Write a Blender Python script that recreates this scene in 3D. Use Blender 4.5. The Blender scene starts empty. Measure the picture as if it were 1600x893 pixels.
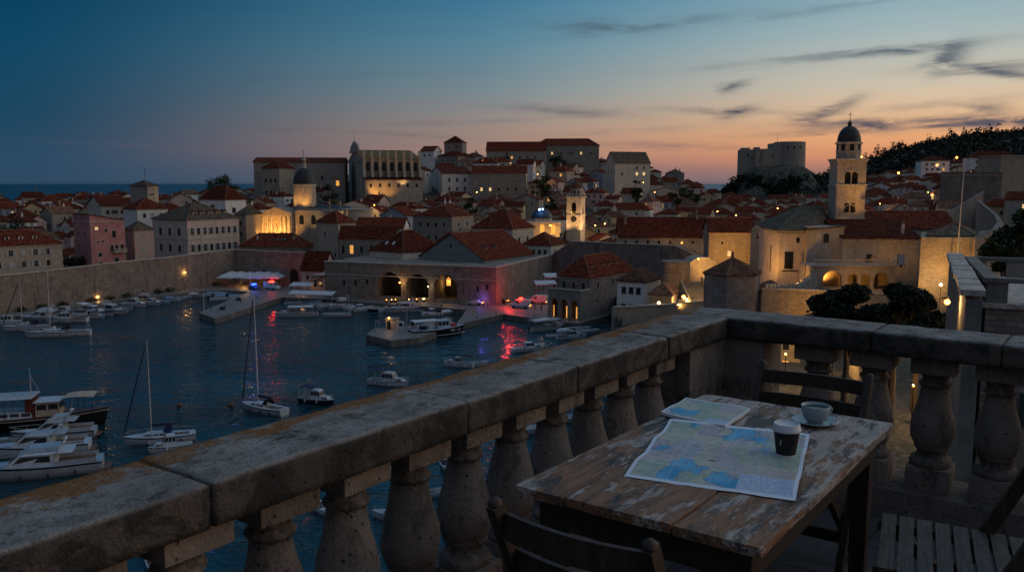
import bpy, bmesh, math, random
from mathutils import Vector, Matrix, noise
R = math.radians
sc = bpy.context.scene
COL = sc.collection
# ---------------------------------------------------------------- camera
F, PITCH, CAMZ = 1340.0, math.atan(160/1340.0), 36.0
cam = bpy.data.cameras.new('camera'); camo = bpy.data.objects.new('camera', cam); COL.objects.link(camo)
cam.sensor_width = 36; cam.lens = 36*F/1600; cam.clip_start = 0.05; cam.clip_end = 60000
camo.location = (0, 0, CAMZ); camo.rotation_euler = (R(90)-PITCH, 0, 0)
sc.camera = camo
sc.view_settings.view_transform = 'Standard'; sc.view_settings.look = 'None'
sc.view_settings.exposure = 0.0; sc.view_settings.gamma = 1.0
sc.cycles.use_denoising = True
sc.cycles.max_bounces = 5; sc.cycles.diffuse_bounces = 2; sc.cycles.glossy_bounces = 3
sc.cycles.transparent_max_bounces = 6; sc.cycles.sample_clamp_indirect = 4.0
cp_, sp_ = math.cos(PITCH), math.sin(PITCH)

def fd(y):
    v = y-446.5
    return F*cp_-v*sp_, F*sp_+v*cp_
def at(x, y, Y):            # point of the photograph's pixel at a known distance
    f, d = fd(y); return Vector(((x-800)/f*Y, Y, CAMZ-d/f*Y))
def onz(x, y, z):           # point of the pixel on a level plane
    f, d = fd(y); Y = (CAMZ-z)*f/d
    return Vector(((x-800)/f*Y, Y, z))

# ---------------------------------------------------------------- node helpers
class NT:
    def __init__(s, tree): s.t = tree; s.n = tree.nodes; s.l = tree.links
    def new(s, typ, **kw):
        nd = s.n.new(typ)
        for k, v in kw.items(): setattr(nd, k, v)
        return nd
    def put(s, sock, v):
        if isinstance(v, bpy.types.NodeSocket): s.l.new(v, sock)
        elif v is not None:
            if hasattr(sock.default_value, '__len__'):
                v = tuple(v)
                if len(sock.default_value) == 4 and len(v) == 3: v = v+(1,)
            sock.default_value = v
    def math(s, op, a, b=None, c=None, clamp=False):
        nd = s.new('ShaderNodeMath', operation=op, use_clamp=clamp)
        s.put(nd.inputs[0], a); s.put(nd.inputs[1], b)
        if c is not None: s.put(nd.inputs[2], c)
        return nd.outputs[0]
    def mix(s, f, a, b, blend='MIX'):
        nd = s.new('ShaderNodeMix', data_type='RGBA', blend_type=blend)
        s.put(nd.inputs[0], f); s.put(nd.inputs[6], a); s.put(nd.inputs[7], b)
        return nd.outputs[2]
    def ramp(s, f, pts, interp='LINEAR'):
        nd = s.new('ShaderNodeValToRGB'); cr = nd.color_ramp; cr.interpolation = interp
        while len(cr.elements) < len(pts): cr.elements.new(0.5)
        for e, (p, c) in zip(cr.elements, pts):
            e.position = p
            if not hasattr(c, '__len__'): c = (c, c, c)
            e.color = tuple(c)+(1,) if len(c) == 3 else c
        s.put(nd.inputs[0], f); return nd.outputs[0]
    def smooth(s, f, a, b):
        nd = s.new('ShaderNodeMapRange', interpolation_type='SMOOTHSTEP')
        s.put(nd.inputs[0], f); nd.inputs[1].default_value = a; nd.inputs[2].default_value = b
        return nd.outputs[0]
    def noise(s, vec, scale, detail=4, rough=.55, dist=0):
        nd = s.new('ShaderNodeTexNoise'); s.put(nd.inputs['Vector'], vec)
        nd.inputs['Scale'].default_value = scale; nd.inputs['Detail'].default_value = detail
        nd.inputs['Roughness'].default_value = rough; nd.inputs['Distortion'].default_value = dist
        return nd.outputs[0]
    def vor(s, vec, scale, out='Distance', feature='F1'):
        nd = s.new('ShaderNodeTexVoronoi', feature=feature); s.put(nd.inputs['Vector'], vec)
        nd.inputs['Scale'].default_value = scale; return nd.outputs[out]
    def mapv(s, vec, scale=(1, 1, 1), rot=(0, 0, 0), loc=(0, 0, 0)):
        nd = s.new('ShaderNodeMapping'); s.put(nd.inputs['Vector'], vec)
        nd.inputs['Scale'].default_value = scale; nd.inputs['Rotation'].default_value = rot
        nd.inputs['Location'].default_value = loc; return nd.outputs[0]
    def comb(s, x, y, z):
        nd = s.new('ShaderNodeCombineXYZ')
        for i, v in enumerate((x, y, z)): s.put(nd.inputs[i], v)
        return nd.outputs[0]
    def sep(s, v):
        nd = s.new('ShaderNodeSeparateXYZ'); s.put(nd.inputs[0], v); return nd.outputs
    def bump(s, h, strength=.5, dist=.05, normal=None):
        nd = s.new('ShaderNodeBump'); nd.inputs['Strength'].default_value = strength
        nd.inputs['Distance'].default_value = dist; s.put(nd.inputs['Height'], h)
        if normal is not None: s.put(nd.inputs['Normal'], normal)
        return nd.outputs[0]

def srgb(*c):
    return tuple((x/255/12.92 if x/255 <= .04045 else ((x/255+.055)/1.055)**2.4) for x in c)

def material(name):
    m = bpy.data.materials.new(name); m.use_nodes = True
    g = NT(m.node_tree); g.n.clear()
    out = g.new('ShaderNodeOutputMaterial'); b = g.new('ShaderNodeBsdfPrincipled')
    g.l.new(b.outputs[0], out.inputs[0]); g.b = b; g.out = out
    return m, g
def setp(g, **kw):
    names = dict(color='Base Color', rough='Roughness', metal='Metallic', normal='Normal', spec='Specular IOR Level',
                 emit='Emission Color', estr='Emission Strength', ior='IOR', alpha='Alpha', trans='Transmission Weight', coat='Coat Weight')
    for k, v in kw.items(): g.put(g.b.inputs[names[k]], v)
def coords(g):
    tc = g.new('ShaderNodeTexCoord'); return tc.outputs
def position(g): return g.new('ShaderNodeNewGeometry').outputs['Position']
def rnd(g): return g.new('ShaderNodeObjectInfo').outputs['Random']

# ---------------------------------------------------------------- world: dusk sky
w = bpy.data.worlds.new('World'); sc.world = w; w.use_nodes = True
g = NT(w.node_tree); g.n.clear()
wo = g.new('ShaderNodeOutputWorld'); bg = g.new('ShaderNodeBackground'); g.l.new(bg.outputs[0], wo.inputs[0])
gen = g.new('ShaderNodeTexCoord').outputs['Generated']
dx, dy, dz = g.sep(gen)
hor = g.math('SQRT', g.math('ADD', g.math('MULTIPLY', dx, dx), g.math('MULTIPLY', dy, dy)))
elev = g.math('MULTIPLY', g.math('ARCTAN2', dz, hor), 180/math.pi)      # degrees
az = g.math('MULTIPLY', g.math('ARCTAN2', dx, dy), 180/math.pi)         # degrees, 0 ahead, + right
e01 = g.math('DIVIDE', elev, 90.0, clamp=True)
def col_ramp(pts): return g.ramp(e01, [(e/90, srgb(*c)) for e, c in pts])
skyL = col_ramp([(0, (46, 74, 98)), (1.5, (42, 74, 100)), (4, (28, 70, 96)), (8, (15, 70, 100)), (11.5, (6, 62, 92)), (18, (12, 72, 110)), (32, (38, 86, 122)), (58, (88, 118, 150)), (90, (116, 140, 170))])
skyC = col_ramp([(0, (106, 104, 114)), (.8, (128, 110, 114)), (2, (168, 132, 118)), (3.4, (162, 140, 128)), (6, (126, 142, 148)), (9, (92, 136, 156)), (12, (62, 120, 152)), (19, (58, 114, 148)), (32, (64, 108, 144)), (58, (98, 126, 156)), (90, (116, 140, 170))])
skyR = col_ramp([(0, (132, 110, 112)), (.8, (166, 118, 106)), (1.6, (216, 142, 104)), (2.8, (234, 168, 116)), (4.2, (226, 188, 148)), (6, (206, 194, 174)), (9, (164, 182, 184)), (12, (126, 166, 182)), (20, (100, 142, 164)), (34, (92, 124, 150)), (58, (110, 132, 156)), (90, (116, 140, 170))])
skyG = col_ramp([(0, (190, 140, 112)), (2, (240, 186, 138)), (6, (250, 214, 176)), (14, (224, 206, 188)), (28, (166, 174, 180)), (58, (124, 142, 164)), (90, (116, 140, 170))])
skyB = col_ramp([(0, (84, 76, 78)), (8, (92, 86, 90)), (18, (94, 96, 106)), (40, (102, 122, 148)), (90, (116, 140, 170))])
def sstep(x, a, b):
    return g.smooth(x, a, b)
aL = g.math('SUBTRACT', az, 0.0)
c1 = g.mix(sstep(aL, -31, 7), skyL, skyC)
c1 = g.mix(sstep(aL, -4, 27), c1, skyR)
gs = g.new('ShaderNodeVectorMath', operation='SCALE'); g.put(gs.inputs[0], skyG); gs.inputs['Scale'].default_value = 1.65
c1 = g.mix(sstep(aL, 33, 66), c1, gs.outputs[0])                       # the afterglow is strongest just right of the picture
c1 = g.mix(sstep(aL, 92, 150), c1, skyB)
c1 = g.mix(sstep(aL, -55, -125), c1, skyB)
# thin dusk clouds: streaks placed by azimuth and elevation
def pxang(x, y):
    f, d = fd(y); X, Y, Z = (x-800), f, -d
    return math.degrees(math.atan2(X, Y)), math.degrees(math.atan2(Z, math.hypot(X, Y)))
wob = g.noise(g.comb(g.math('MULTIPLY', az, .35), g.math('MULTIPLY', elev, 1.6), 3.1), 1.0, 5, .6, .4)
fib = g.noise(g.comb(g.math('MULTIPLY', az, .22), g.math('ADD', g.math('MULTIPLY', elev, 4.5), g.math('MULTIPLY', az, -.25)), 9.7), 1.0, 4, .6, .3)
wv = g.math('SUBTRACT', wob, .5)
az_w = g.math('ADD', az, g.math('MULTIPLY', wv, 2.4))
el_w = g.math('ADD', elev, g.math('MULTIPLY', g.math('SUBTRACT', fib, .5), .55))
total = None
CLOUDS = [(930, 41, 75, 9, 3, .55), (1040, 38, 130, 6, -6, .38), (1300, 12, 150, 6, -6, .28), (1310, 88, 190, 5, -3, .45), (1420, 78, 70, 5, 0, .45), (1485, 92, 28, 13, -30, .75),
          (1570, 104, 110, 6, 0, .5), (1590, 116, 60, 5, 10, .7), (1146, 136, 22, 7, -14, .75), (885, 174, 95, 6, 4, .5), (1100, 173, 110, 4, 2, .5), (1152, 177, 28, 7, -10, .65),
          (1312, 168, 34, 7, -22, .7), (1540, 170, 30, 8, 3, .75), (1440, 193, 170, 7, 0, .55), (1580, 192, 140, 7, 2, .6), (1335, 195, 55, 9, 12, .42), (1262, 187, 26, 6, 6, .5),
          (1060, 229, 110, 5, 2, .45), (1320, 205, 150, 4, -2, .4), (625, 210, 85, 3.5, 3, .4), (437, 203, 38, 5, 0, .4), (1450, 165, 110, 5, -4, .25), (250, 228, 150, 3, 2, .22), (700, 192, 160, 3, -2, .22), (520, 120, 220, 5, -3, .12), (980, 205, 120, 4, -3, .2)]
for (x, y, wx, wy, tilt, st) in CLOUDS:
    a0, e0 = pxang(x, y); k = 1/23.4
    ra, re = wx*k, wy*k*1.15; ct, st_ = math.cos(R(-tilt)), math.sin(R(-tilt))
    da = g.math('SUBTRACT', az_w, a0); de = g.math('SUBTRACT', el_w, e0)
    p = g.math('ADD', g.math('MULTIPLY', da, ct/ra), g.math('MULTIPLY', de, st_/ra))
    q = g.math('ADD', g.math('MULTIPLY', da, -st_/re), g.math('MULTIPLY', de, ct/re))
    r2 = g.math('ADD', g.math('MULTIPLY', p, p), g.math('MULTIPLY', q, q))
    bl = g.math('MULTIPLY', g.math('POWER', 2.718, g.math('MULTIPLY', r2, -1.0)), min(.85, st*1.12))
    total = bl if total is None else g.math('ADD', total, bl)
dens = g.math('MULTIPLY', total, sstep(wob, .22, .62), clamp=True)
ccol = g.mix(sstep(elev, 1.5, 8), srgb(96, 86, 96), srgb(70, 86, 100))
c1 = g.mix(dens, c1, ccol)
c1 = g.mix(sstep(elev, .3, -.6), c1, srgb(34, 44, 56))
g.l.new(c1, bg.inputs[0]); bg.inputs[1].default_value = 1.0
# the sun is under the horizon behind the hill: only its broad warm afterglow is left
sl = bpy.data.lights.new('sun', 'SUN'); sl.energy = .12; sl.angle = R(40); sl.color = (1, .66, .45)
slo = bpy.data.objects.new('sun', sl); COL.objects.link(slo)
slo.rotation_euler = (R(80), 0, R(-62)+math.pi)

# ---------------------------------------------------------------- mesh helpers
class MB:
    def __init__(s): s.v = []; s.f = []; s.mi = []; s.sm = []; s.M = Matrix.Identity(4)
    def add(s, vs, fs, mi=0, smooth=False):
        o = len(s.v); M = s.M
        s.v += [tuple(M @ Vector(p)) for p in vs]
        s.f += [tuple(o+i for i in f) for f in fs]; s.mi += [mi]*len(fs); s.sm += [smooth]*len(fs)
        return s
    def box(s, a, b, mi=0):
        (x0, y0, z0), (x1, y1, z1) = a, b
        return s.add([(x0, y0, z0), (x1, y0, z0), (x1, y1, z0), (x0, y1, z0), (x0, y0, z1), (x1, y0, z1), (x1, y1, z1), (x0, y1, z1)],
                     [(0, 3, 2, 1), (4, 5, 6, 7), (0, 1, 5, 4), (1, 2, 6, 5), (2, 3, 7, 6), (3, 0, 4, 7)], mi)
    def cbox(s, c, d, mi=0):
        return s.box([c[i]-d[i]/2 for i in range(3)], [c[i]+d[i]/2 for i in range(3)], mi)
    def prism(s, pts, z0, z1, mi=0, cap=True, mi_top=None):
        n = len(pts)
        area = sum(pts[i][0]*pts[(i+1) % n][1]-pts[(i+1) % n][0]*pts[i][1] for i in range(n))
        if area < 0: pts = pts[::-1]
        z0s = z0 if hasattr(z0, '__len__') else [z0]*n; z1s = z1 if hasattr(z1, '__len__') else [z1]*n
        if area < 0: z0s = z0s[::-1]; z1s = z1s[::-1]
        vs = [(p[0], p[1], z) for p, z in zip(pts, z0s)]+[(p[0], p[1], z) for p, z in zip(pts, z1s)]
        s.add(vs, [(i, (i+1) % n, n+(i+1) % n, n+i) for i in range(n)]+[tuple(range(n-1, -1, -1))], mi)
        s.add(vs[n:], [tuple(range(n))], mi if mi_top is None else mi_top); return s
    def lathe(s, prof, n=16, mi=0, c=(0, 0, 0), smooth=True, a0=0, sq=1.0, caps=True):
        vs = []; fs = []
        for r, z in prof:
            for i in range(n):
                a = a0+2*math.pi*i/n; vs.append((c[0]+r*math.cos(a), c[1]+r*sq*math.sin(a), c[2]+z))
        for k in range(len(prof)-1):
            for i in range(n):
                j = (i+1) % n; fs.append((k*n+i, k*n+j, (k+1)*n+j, (k+1)*n+i))
        s.add(vs, fs, mi, smooth)
        if caps:
            m = len(prof)-1
            if prof[0][0] > 1e-4: s.add(vs[:n], [tuple(range(n-1, -1, -1))], mi)
            if prof[m][0] > 1e-4: s.add(vs[m*n:], [tuple(range(n))], mi)
        return s
    def tube(s, a, b, r0, r1=None, n=6, mi=0, smooth=True):
        a, b = Vector(a), Vector(b); r1 = r0 if r1 is None else r1; d = (b-a)
        if d.length < 1e-6: return s
        q = d.to_track_quat('Z', 'Y').to_matrix()
        vs = []
        for p, r in ((a, r0), (b, r1)):
            for i in range(n):
                t = 2*math.pi*i/n; vs.append(tuple(p+q @ Vector((r*math.cos(t), r*math.sin(t), 0))))
        s.add(vs, [(i, (i+1) % n, n+(i+1) % n, n+i) for i in range(n)], mi, smooth)
        s.add(vs, [tuple(range(n-1, -1, -1)), tuple(range(n, 2*n))], mi); return s
    def path(s, pts, r, n=6, mi=0):
        for a, b in zip(pts[:-1], pts[1:]): s.tube(a, b, r, r, n, mi)
        return s
    def bar(s, a, b, w, h, mi=0, up=(0, 0, 1)):        # rectangular bar from a to b
        a, b = Vector(a), Vector(b); d = (b-a).normalized(); up = Vector(up)
        x = d.cross(up); x = x.normalized() if x.length > 1e-5 else Vector((1, 0, 0)); u = x.cross(d)
        vs = []
        for p in (a, b):
            for sx, su in ((-1, -1), (1, -1), (1, 1), (-1, 1)): vs.append(tuple(p+x*sx*w/2+u*su*h/2))
        return s.add(vs, [(0, 1, 2, 3), (7, 6, 5, 4), (0, 4, 5, 1), (1, 5, 6, 2), (2, 6, 7, 3), (3, 7, 4, 0)], mi)
    def sphere(s, c, r, n=8, m=6, mi=0, sq=1.0):
        prof = [(max(1e-5, r*math.sin(math.pi*k/m)), -r*sq*math.cos(math.pi*k/m)) for k in range(m+1)]
        return s.lathe(prof, n, mi, c, True, caps=False)
    def mesh(s, name, mats):
        me = bpy.data.meshes.new(name); me.from_pydata(s.v, [], s.f)
        for m in (mats if isinstance(mats, (list, tuple)) else [mats]): me.materials.append(m)
        me.polygons.foreach_set('material_index', s.mi); me.polygons.foreach_set('use_smooth', s.sm)
        me.update(); return me
    def build(s, name, mats, parent=None, loc=None, rz=0):
        return link(name, s.mesh(name, mats), parent, loc, rz)

def link(name, me, parent=None, loc=None, rz=0):
    o = bpy.data.objects.new(name, me); COL.objects.link(o)
    if parent is not None: o.parent = parent
    if loc is not None: o.location = loc
    if rz: o.rotation_euler = (0, 0, rz)
    return o
def tag(o, label=None, cat=None, group=None, kind=None):
    if label: o['label'] = label
    if cat: o['category'] = cat
    if group: o['group'] = group
    if kind: o['kind'] = kind
    return o
def thing(name, label, cat, loc=(0, 0, 0), rz=0, group=None):
    o = link(name, None, None, loc, rz); o.empty_display_size = .2
    return tag(o, label, cat, group)
def struct(name, mb, mats): return tag(mb.build(name, mats), kind='structure')
KIDS = {}
def copy_tree(o, parent=None):
    c = o.copy(); COL.objects.link(c)
    if parent is not None: c.parent = parent
    for ch in [x for x in o.children]: copy_tree(ch, c)
    return c
def lamp(name, kind, loc, power, color, parent=None, size=.1, target=None, spot=60, blend=.6):
    l = bpy.data.lights.new(name, kind); l.energy = power; l.color = color
    if kind == 'SPOT': l.spot_size = R(spot); l.spot_blend = blend
    l.shadow_soft_size = size
    o = bpy.data.objects.new(name, l); COL.objects.link(o); o.location = loc
    if target is not None:
        o.rotation_euler = (Vector(target)-Vector(loc)).to_track_quat('-Z', 'Y').to_euler()
    if parent is not None: o.parent = parent
    return o
# ---------------------------------------------------------------- materials
def tint(g, col, lo=.8, hi=1.15):
    mr = g.new('ShaderNodeMapRange'); g.put(mr.inputs[0], rnd(g)); mr.inputs[3].default_value = lo; mr.inputs[4].default_value = hi
    hs = g.new('ShaderNodeHueSaturation'); g.put(hs.inputs['Value'], mr.outputs[0]); g.put(hs.inputs['Color'], col)
    return hs.outputs[0]
def stone(name, c1, c2, bw=.9, bh=.42, mortar=.03, contrast=.35, stain=.5, rough=.9, lo=.85, hi=1.12, bump=.6):
    m, g = material(name); c = coords(g)['Object']
    x, y, z = g.sep(c)
    v = g.comb(g.math('ADD', x, y), z, 0)
    br = g.new('ShaderNodeTexBrick'); g.put(br.inputs['Vector'], v); br.inputs['Scale'].default_value = 1
    br.inputs['Brick Width'].default_value = bw; br.inputs['Row Height'].default_value = bh; br.inputs['Mortar Size'].default_value = mortar
    br.inputs['Mortar Smooth'].default_value = .4; br.inputs['Bias'].default_value = -.1
    br.inputs['Color1'].default_value = (.55, .55, .55, 1); br.inputs['Color2'].default_value = (1, 1, 1, 1); br.inputs['Mortar'].default_value = (.42, .42, .42, 1)
    n1 = g.noise(c, .35, 6, .65); n2 = g.noise(c, 3.1, 4, .6)
    col = g.mix(g.smooth(n1, .3, .7), c1, c2)
    col = g.mix(contrast, col, g.mix(1.0, col, br.outputs[0], 'MULTIPLY'))
    st = g.noise(g.mapv(c, (1.1, 1.1, .14)), .9, 5, .65)
    col = g.mix(g.math('MULTIPLY', g.smooth(st, .5, .72), stain), col, tuple(k*.32 for k in c1))
    col = g.mix(g.math('MULTIPLY', g.smooth(n2, .52, .75), .35), col, tuple(k*.5 for k in c2))
    col = tint(g, col, lo, hi)
    h = g.math('ADD', g.math('MULTIPLY', br.outputs[0], .6), n2)
    setp(g, color=col, rough=rough, spec=.2, normal=g.bump(h, bump, .06)); return m
def plaster(name, c1, c2, stain=.45, lo=.8, hi=1.15):
    m, g = material(name); c = coords(g)['Object']
    n1 = g.noise(c, .5, 6, .68); n2 = g.noise(c, 6, 4, .6)
    col = g.mix(g.smooth(n1, .35, .66), c1, c2)
    st = g.noise(g.mapv(c, (1.6, 1.6, .16)), .8, 5, .7)
    col = g.mix(g.math('MULTIPLY', g.smooth(st, .5, .75), stain), col, tuple(k*.3 for k in c2))
    col = g.mix(g.math('MULTIPLY', g.smooth(n2, .55, .72), .3), col, tuple(k*.55 for k in c1))
    setp(g, color=tint(g, col, lo, hi), rough=.92, spec=.15, normal=g.bump(n2, .3, .04)); return m
def roofmat(name, c1, c2, c3, lo=.65, hi=1.3):
    m, g = material(name); c = coords(g)['Object']
    n1 = g.noise(c, .3, 6, .7); cell = g.vor(g.mapv(c, (2.4, 2.4, 3.2)), 1.0, 'Color')
    cr = g.sep(cell)[0]; big = g.sep(g.vor(g.mapv(c, (.9, .9, 1.2)), 1.0, 'Color'))[1]
    n3 = g.noise(c, 1.1, 6, .75)
    col = g.mix(g.smooth(n1, .35, .65), c1, c2)
    col = g.mix(g.math('MULTIPLY', g.smooth(cr, .35, 1.0), .7), col, c3)
    col = g.mix(g.math('MULTIPLY', g.smooth(big, .6, 1.0), .5), col, tuple(k*1.5 for k in c2))
    col = g.mix(g.math('MULTIPLY', g.smooth(n3, .46, .64), .8), col, tuple(k*.28 for k in c1))
    x, y, z = g.sep(c); tc = coords(g)['Normal']; ax, ay, az_ = g.sep(tc)
    along = g.math('LESS_THAN', g.math('ABSOLUTE', ax), g.math('ABSOLUTE', ay))       # rows of barrel tiles run down the slope
    u = g.mix(along, g.comb(y, y, y), g.comb(x, x, x)); us = g.sep(u)[0]
    row = g.math('ABSOLUTE', g.math('SINE', g.math('MULTIPLY', us, 9.0)))
    col = g.mix(g.math('MULTIPLY', g.math('SUBTRACT', 1.0, row), .45), col, tuple(k*.3 for k in c1))
    h = g.math('ADD', g.math('MULTIPLY', cr, .5), row)
    setp(g, color=tint(g, col, lo, hi), rough=.9, spec=.06, normal=g.bump(h, .7, .08)); return m
def plain(name, col, rough=.6, metal=0, var=.25, scale=6, rand=False, spec=.4, bump=.15):
    m, g = material(name); c = coords(g)['Object']
    n = g.noise(c, scale, 5, .6)
    cc = g.mix(g.smooth(n, .35, .7), tuple(k*(1-var) for k in col), tuple(min(1, k*(1+var*.6)) for k in col))
    if rand: cc = tint(g, cc, .7, 1.15)
    setp(g, color=cc, rough=rough, metal=metal, spec=spec, normal=g.bump(n, bump, .02)); return m
def glow(name, col, strength):
    m, g = material(name); c = coords(g)['Object']
    n = g.noise(c, 2.2, 3, .5)
    k = g.math('MULTIPLY', g.math('ADD', .55, g.math('MULTIPLY', n, .9)), strength)
    setp(g, color=tuple(x*.3 for x in col), emit=col, estr=k, rough=.5); return m

M = {}
M['stone'] = stone('limestone', (.37, .31, .24), (.46, .395, .32))
M['stone_pink'] = stone('pinkish_limestone', (.50, .40, .34), (.60, .50, .43), .8, .36)
M['stone_grey'] = stone('grey_limestone', (.27, .242, .205), (.36, .325, .275))
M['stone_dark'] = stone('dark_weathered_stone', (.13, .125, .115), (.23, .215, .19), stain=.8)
M['stone_wall'] = stone('city_wall_stone', (.25, .205, .17), (.35, .29, .24), 1.1, .5, .05, .75, .75, bump=1.0)
M['rubble'] = stone('rubble_stone', (.40, .33, .24), (.52, .44, .33), .55, .3, .06, .85, .3, bump=1.0)
M['brickish'] = stone('small_block_stone', (.30, .25, .22), (.42, .36, .32), .6, .32, .05, .8, .3, bump=1.0)
M['cream'] = plaster('cream_plaster', (.47, .42, .34), (.58, .53, .44))
M['white'] = plaster('white_plaster', (.62, .60, .57), (.74, .73, .70))
M['pink'] = plaster('faded_pink_plaster', (.36, .15, .15), (.45, .23, .21))
M['palepink'] = plaster('pale_pink_plaster', (.46, .33, .29), (.54, .41, .36))
M['bluegrey'] = plaster('blue_grey_plaster', (.22, .27, .33), (.32, .37, .42))
M['greengrey'] = plaster('green_grey_plaster', (.17, .21, .20), (.24, .28, .265), .2)
M['ochre'] = plaster('ochre_plaster', (.42, .32, .18), (.52, .41, .25))
M['roof'] = roofmat('red_clay_tiles', (.088, .017, .009), (.13, .027, .013), (.22, .072, .038))
M['roof_dark'] = roofmat('dark_old_tiles', (.09, .072, .05), (.135, .105, .075), (.2, .16, .12), .85, 1.1)
M['roof_brown'] = roofmat('brown_old_tiles', (.13, .065, .04), (.18, .09, .055), (.26, .15, .10))
M['lead'] = plain('lead_sheet', (.022, .024, .026), .6, 0, .5, 1.2)
M['bluelit_lead'] = plain('bluelit_dome_sheet', (.02, .035, .07), .5, 0, .4, 1.0)  # lead dome tinted blue: the bluish spotlight is put into its colour
M['dark'] = plain('dark_interior', (.012, .012, .013), .9)  # near-black; on openings it puts the shade inside them into the colour
M['glass'] = plain('dark_window_glass', (.015, .018, .022), .12, 0, .3, 3, spec=.5)
M['trim'] = plain('pale_stone_trim', (.46, .41, .35), .9, 0, .35, 2)
M['shutter'] = plain('green_shutter', (.035, .06, .045), .7, 0, .3, 8, True)
M['shutter_white'] = plain('grey_white_shutter', (.42, .44, .46), .7, 0, .3, 8, True)
M['iron'] = plain('dark_iron', (.02, .02, .021), .6, .3)
M['steel'] = plain('galvanised_steel', (.32, .33, .34), .45, .6)
M['lit'] = glow('warm_lit_window', (1, .42, .08), .95)
M['litpale'] = glow('pale_lit_window', (1, .66, .28), .85)
M['bulb'] = glow('warm_lamp_bulb', (1, .36, .06), 8)
M['bulbpale'] = glow('pale_lamp_bulb', (1, .60, .22), 6)
M['bulbblue'] = glow('blue_flood_lamp', (.25, .55, 1), 25)
M['redlight'] = glow('red_beacon', (1, .006, .003), 45)
M['bluelight'] = glow('blue_beacon', (.01, .04, 1), 14)
M['tail'] = glow('amber_tail_lamp', (1, .35, .05), 10)
M['gel'] = plain('white_gelcoat', (.47, .51, .55), .3, 0, .15, 1.5, True)
M['gelblue'] = plain('pale_blue_gelcoat', (.38, .48, .58), .35, 0, .2, 1.5, True)
M['hullblue'] = plain('navy_hull_paint', (.012, .02, .035), .3, 0, .3, 1.5)
M['hullblack'] = plain('black_hull_paint', (.012, .012, .014), .35, 0, .3, 1.5)
M['navy'] = plain('navy_canvas', (.012, .02, .075), .85, 0, .3, 3)
M['black'] = plain('black_canvas', (.012, .013, .016), .8, 0, .3, 3)
M['canvas'] = plain('pale_canvas', (.55, .56, .57), .85, 0, .2, 2)
M['tan'] = plain('tan_canvas', (.42, .33, .25), .85, 0, .2, 2)
M['bluecover'] = plain('blue_boat_cover', (.13, .25, .40), .75, 0, .3, 2)
M['varnish'] = plain('varnished_planks', (.16, .07, .03), .35, 0, .4, 4)
M['deck'] = plain('grey_deck', (.30, .29, .27), .7, 0, .25, 3)
M['rubber'] = plain('black_rubber', (.01, .01, .01), .7)
M['alu'] = plain('pale_aluminium_mast', (.62, .60, .56), .4, .2)
M['red'] = plain('red_paint', (.5, .03, .025), .45)
M['orange'] = plain('orange_float', (.16, .06, .025), .6)
M['paintwhite'] = plain('white_car_paint', (.6, .62, .65), .25, 0, .08, 2, spec=.5)
M['paintblue'] = plain('blue_car_paint', (.02, .08, .25), .25, 0, .1, 2, spec=.5)
M['paintdark'] = plain('dark_car_paint', (.02, .022, .026), .25, 0, .1, 2, spec=.5)
M['skin'] = plain('skin', (.42, .25, .18), .6)
for k, c in (('clothdark', (.03, .03, .04)), ('clothblue', (.03, .06, .16)), ('clothgrey', (.2, .2, .21)), ('clothredlit', (.25, .03, .03))):
    M[k] = plain(k.replace('cloth', '')+'_clothes', c, .9, 0, .3, 5)

# paving of the quays
m, g = material('quay_paving'); c = position(g)
br = g.new('ShaderNodeTexBrick'); g.put(br.inputs['Vector'], g.mapv(c, (1, 1, 1), (0, 0, .5))); br.inputs['Scale'].default_value = 1
br.inputs['Brick Width'].default_value = 1.4; br.inputs['Row Height'].default_value = .8; br.inputs['Mortar Size'].default_value = .03
br.inputs['Color1'].default_value = (.14, .13, .12, 1); br.inputs['Color2'].default_value = (.215, .198, .182, 1); br.inputs['Mortar'].default_value = (.11, .1, .095, 1)
n = g.noise(c, .22, 6, .65)
col = g.mix(g.math('MULTIPLY', g.smooth(n, .45, .7), .6), br.outputs[0], (.11, .105, .1))
setp(g, color=col, rough=g.math('SUBTRACT', .75, g.math('MULTIPLY', n, .4)), spec=.4, normal=g.bump(g.noise(c, 2.5, 4), .2, .04)); M['quay'] = m
# bare ground between the houses, scrub on the slopes
m, g = material('town_ground'); c = position(g)
n = g.noise(c, .06, 7, .65); n2 = g.noise(c, 1.1, 5, .65)
col = g.mix(g.smooth(n, .4, .6), (.10, .085, .07), (.05, .05, .035)); col = g.mix(g.smooth(n2, .45, .7), col, (.16, .14, .115))
setp(g, color=col, rough=.95, spec=.1, normal=g.bump(n2, .6, .3)); M['ground'] = m
m, g = material('dark_rock'); c = position(g)
n = g.noise(c, .09, 8, .7); n2 = g.noise(g.mapv(c, (1, 1, .4)), .35, 6, .65)
col = g.mix(g.smooth(n2, .4, .62), (.035, .045, .03), (.12, .115, .10)); col = g.mix(g.smooth(n, .5, .7), col, (.05, .055, .04))
setp(g, color=col, rough=.95, spec=.1, normal=g.bump(n2, 1.0, 1.5)); M['rock'] = m
def leafmat(name, a, b):
    m, g = material(name); c = position(g)
    n = g.noise(c, .7, 4, .6)
    col = g.mix(g.smooth(n, .35, .65), a, b); col = tint(g, col, .8, 1.15)
    setp(g, color=col, rough=.7, spec=.2); return m
M['leaf'] = leafmat('dark_leaves', (.018, .032, .012), (.04, .06, .022))
M['pine'] = leafmat('pine_needles', (.008, .014, .007), (.018, .027, .012))
M['wood_leaf'] = leafmat('hill_wood_leaves', (.009, .014, .009), (.016, .022, .013))
M['bark'] = plain('bark', (.07, .05, .035), .9, 0, .5, 4, bump=.6)
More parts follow.
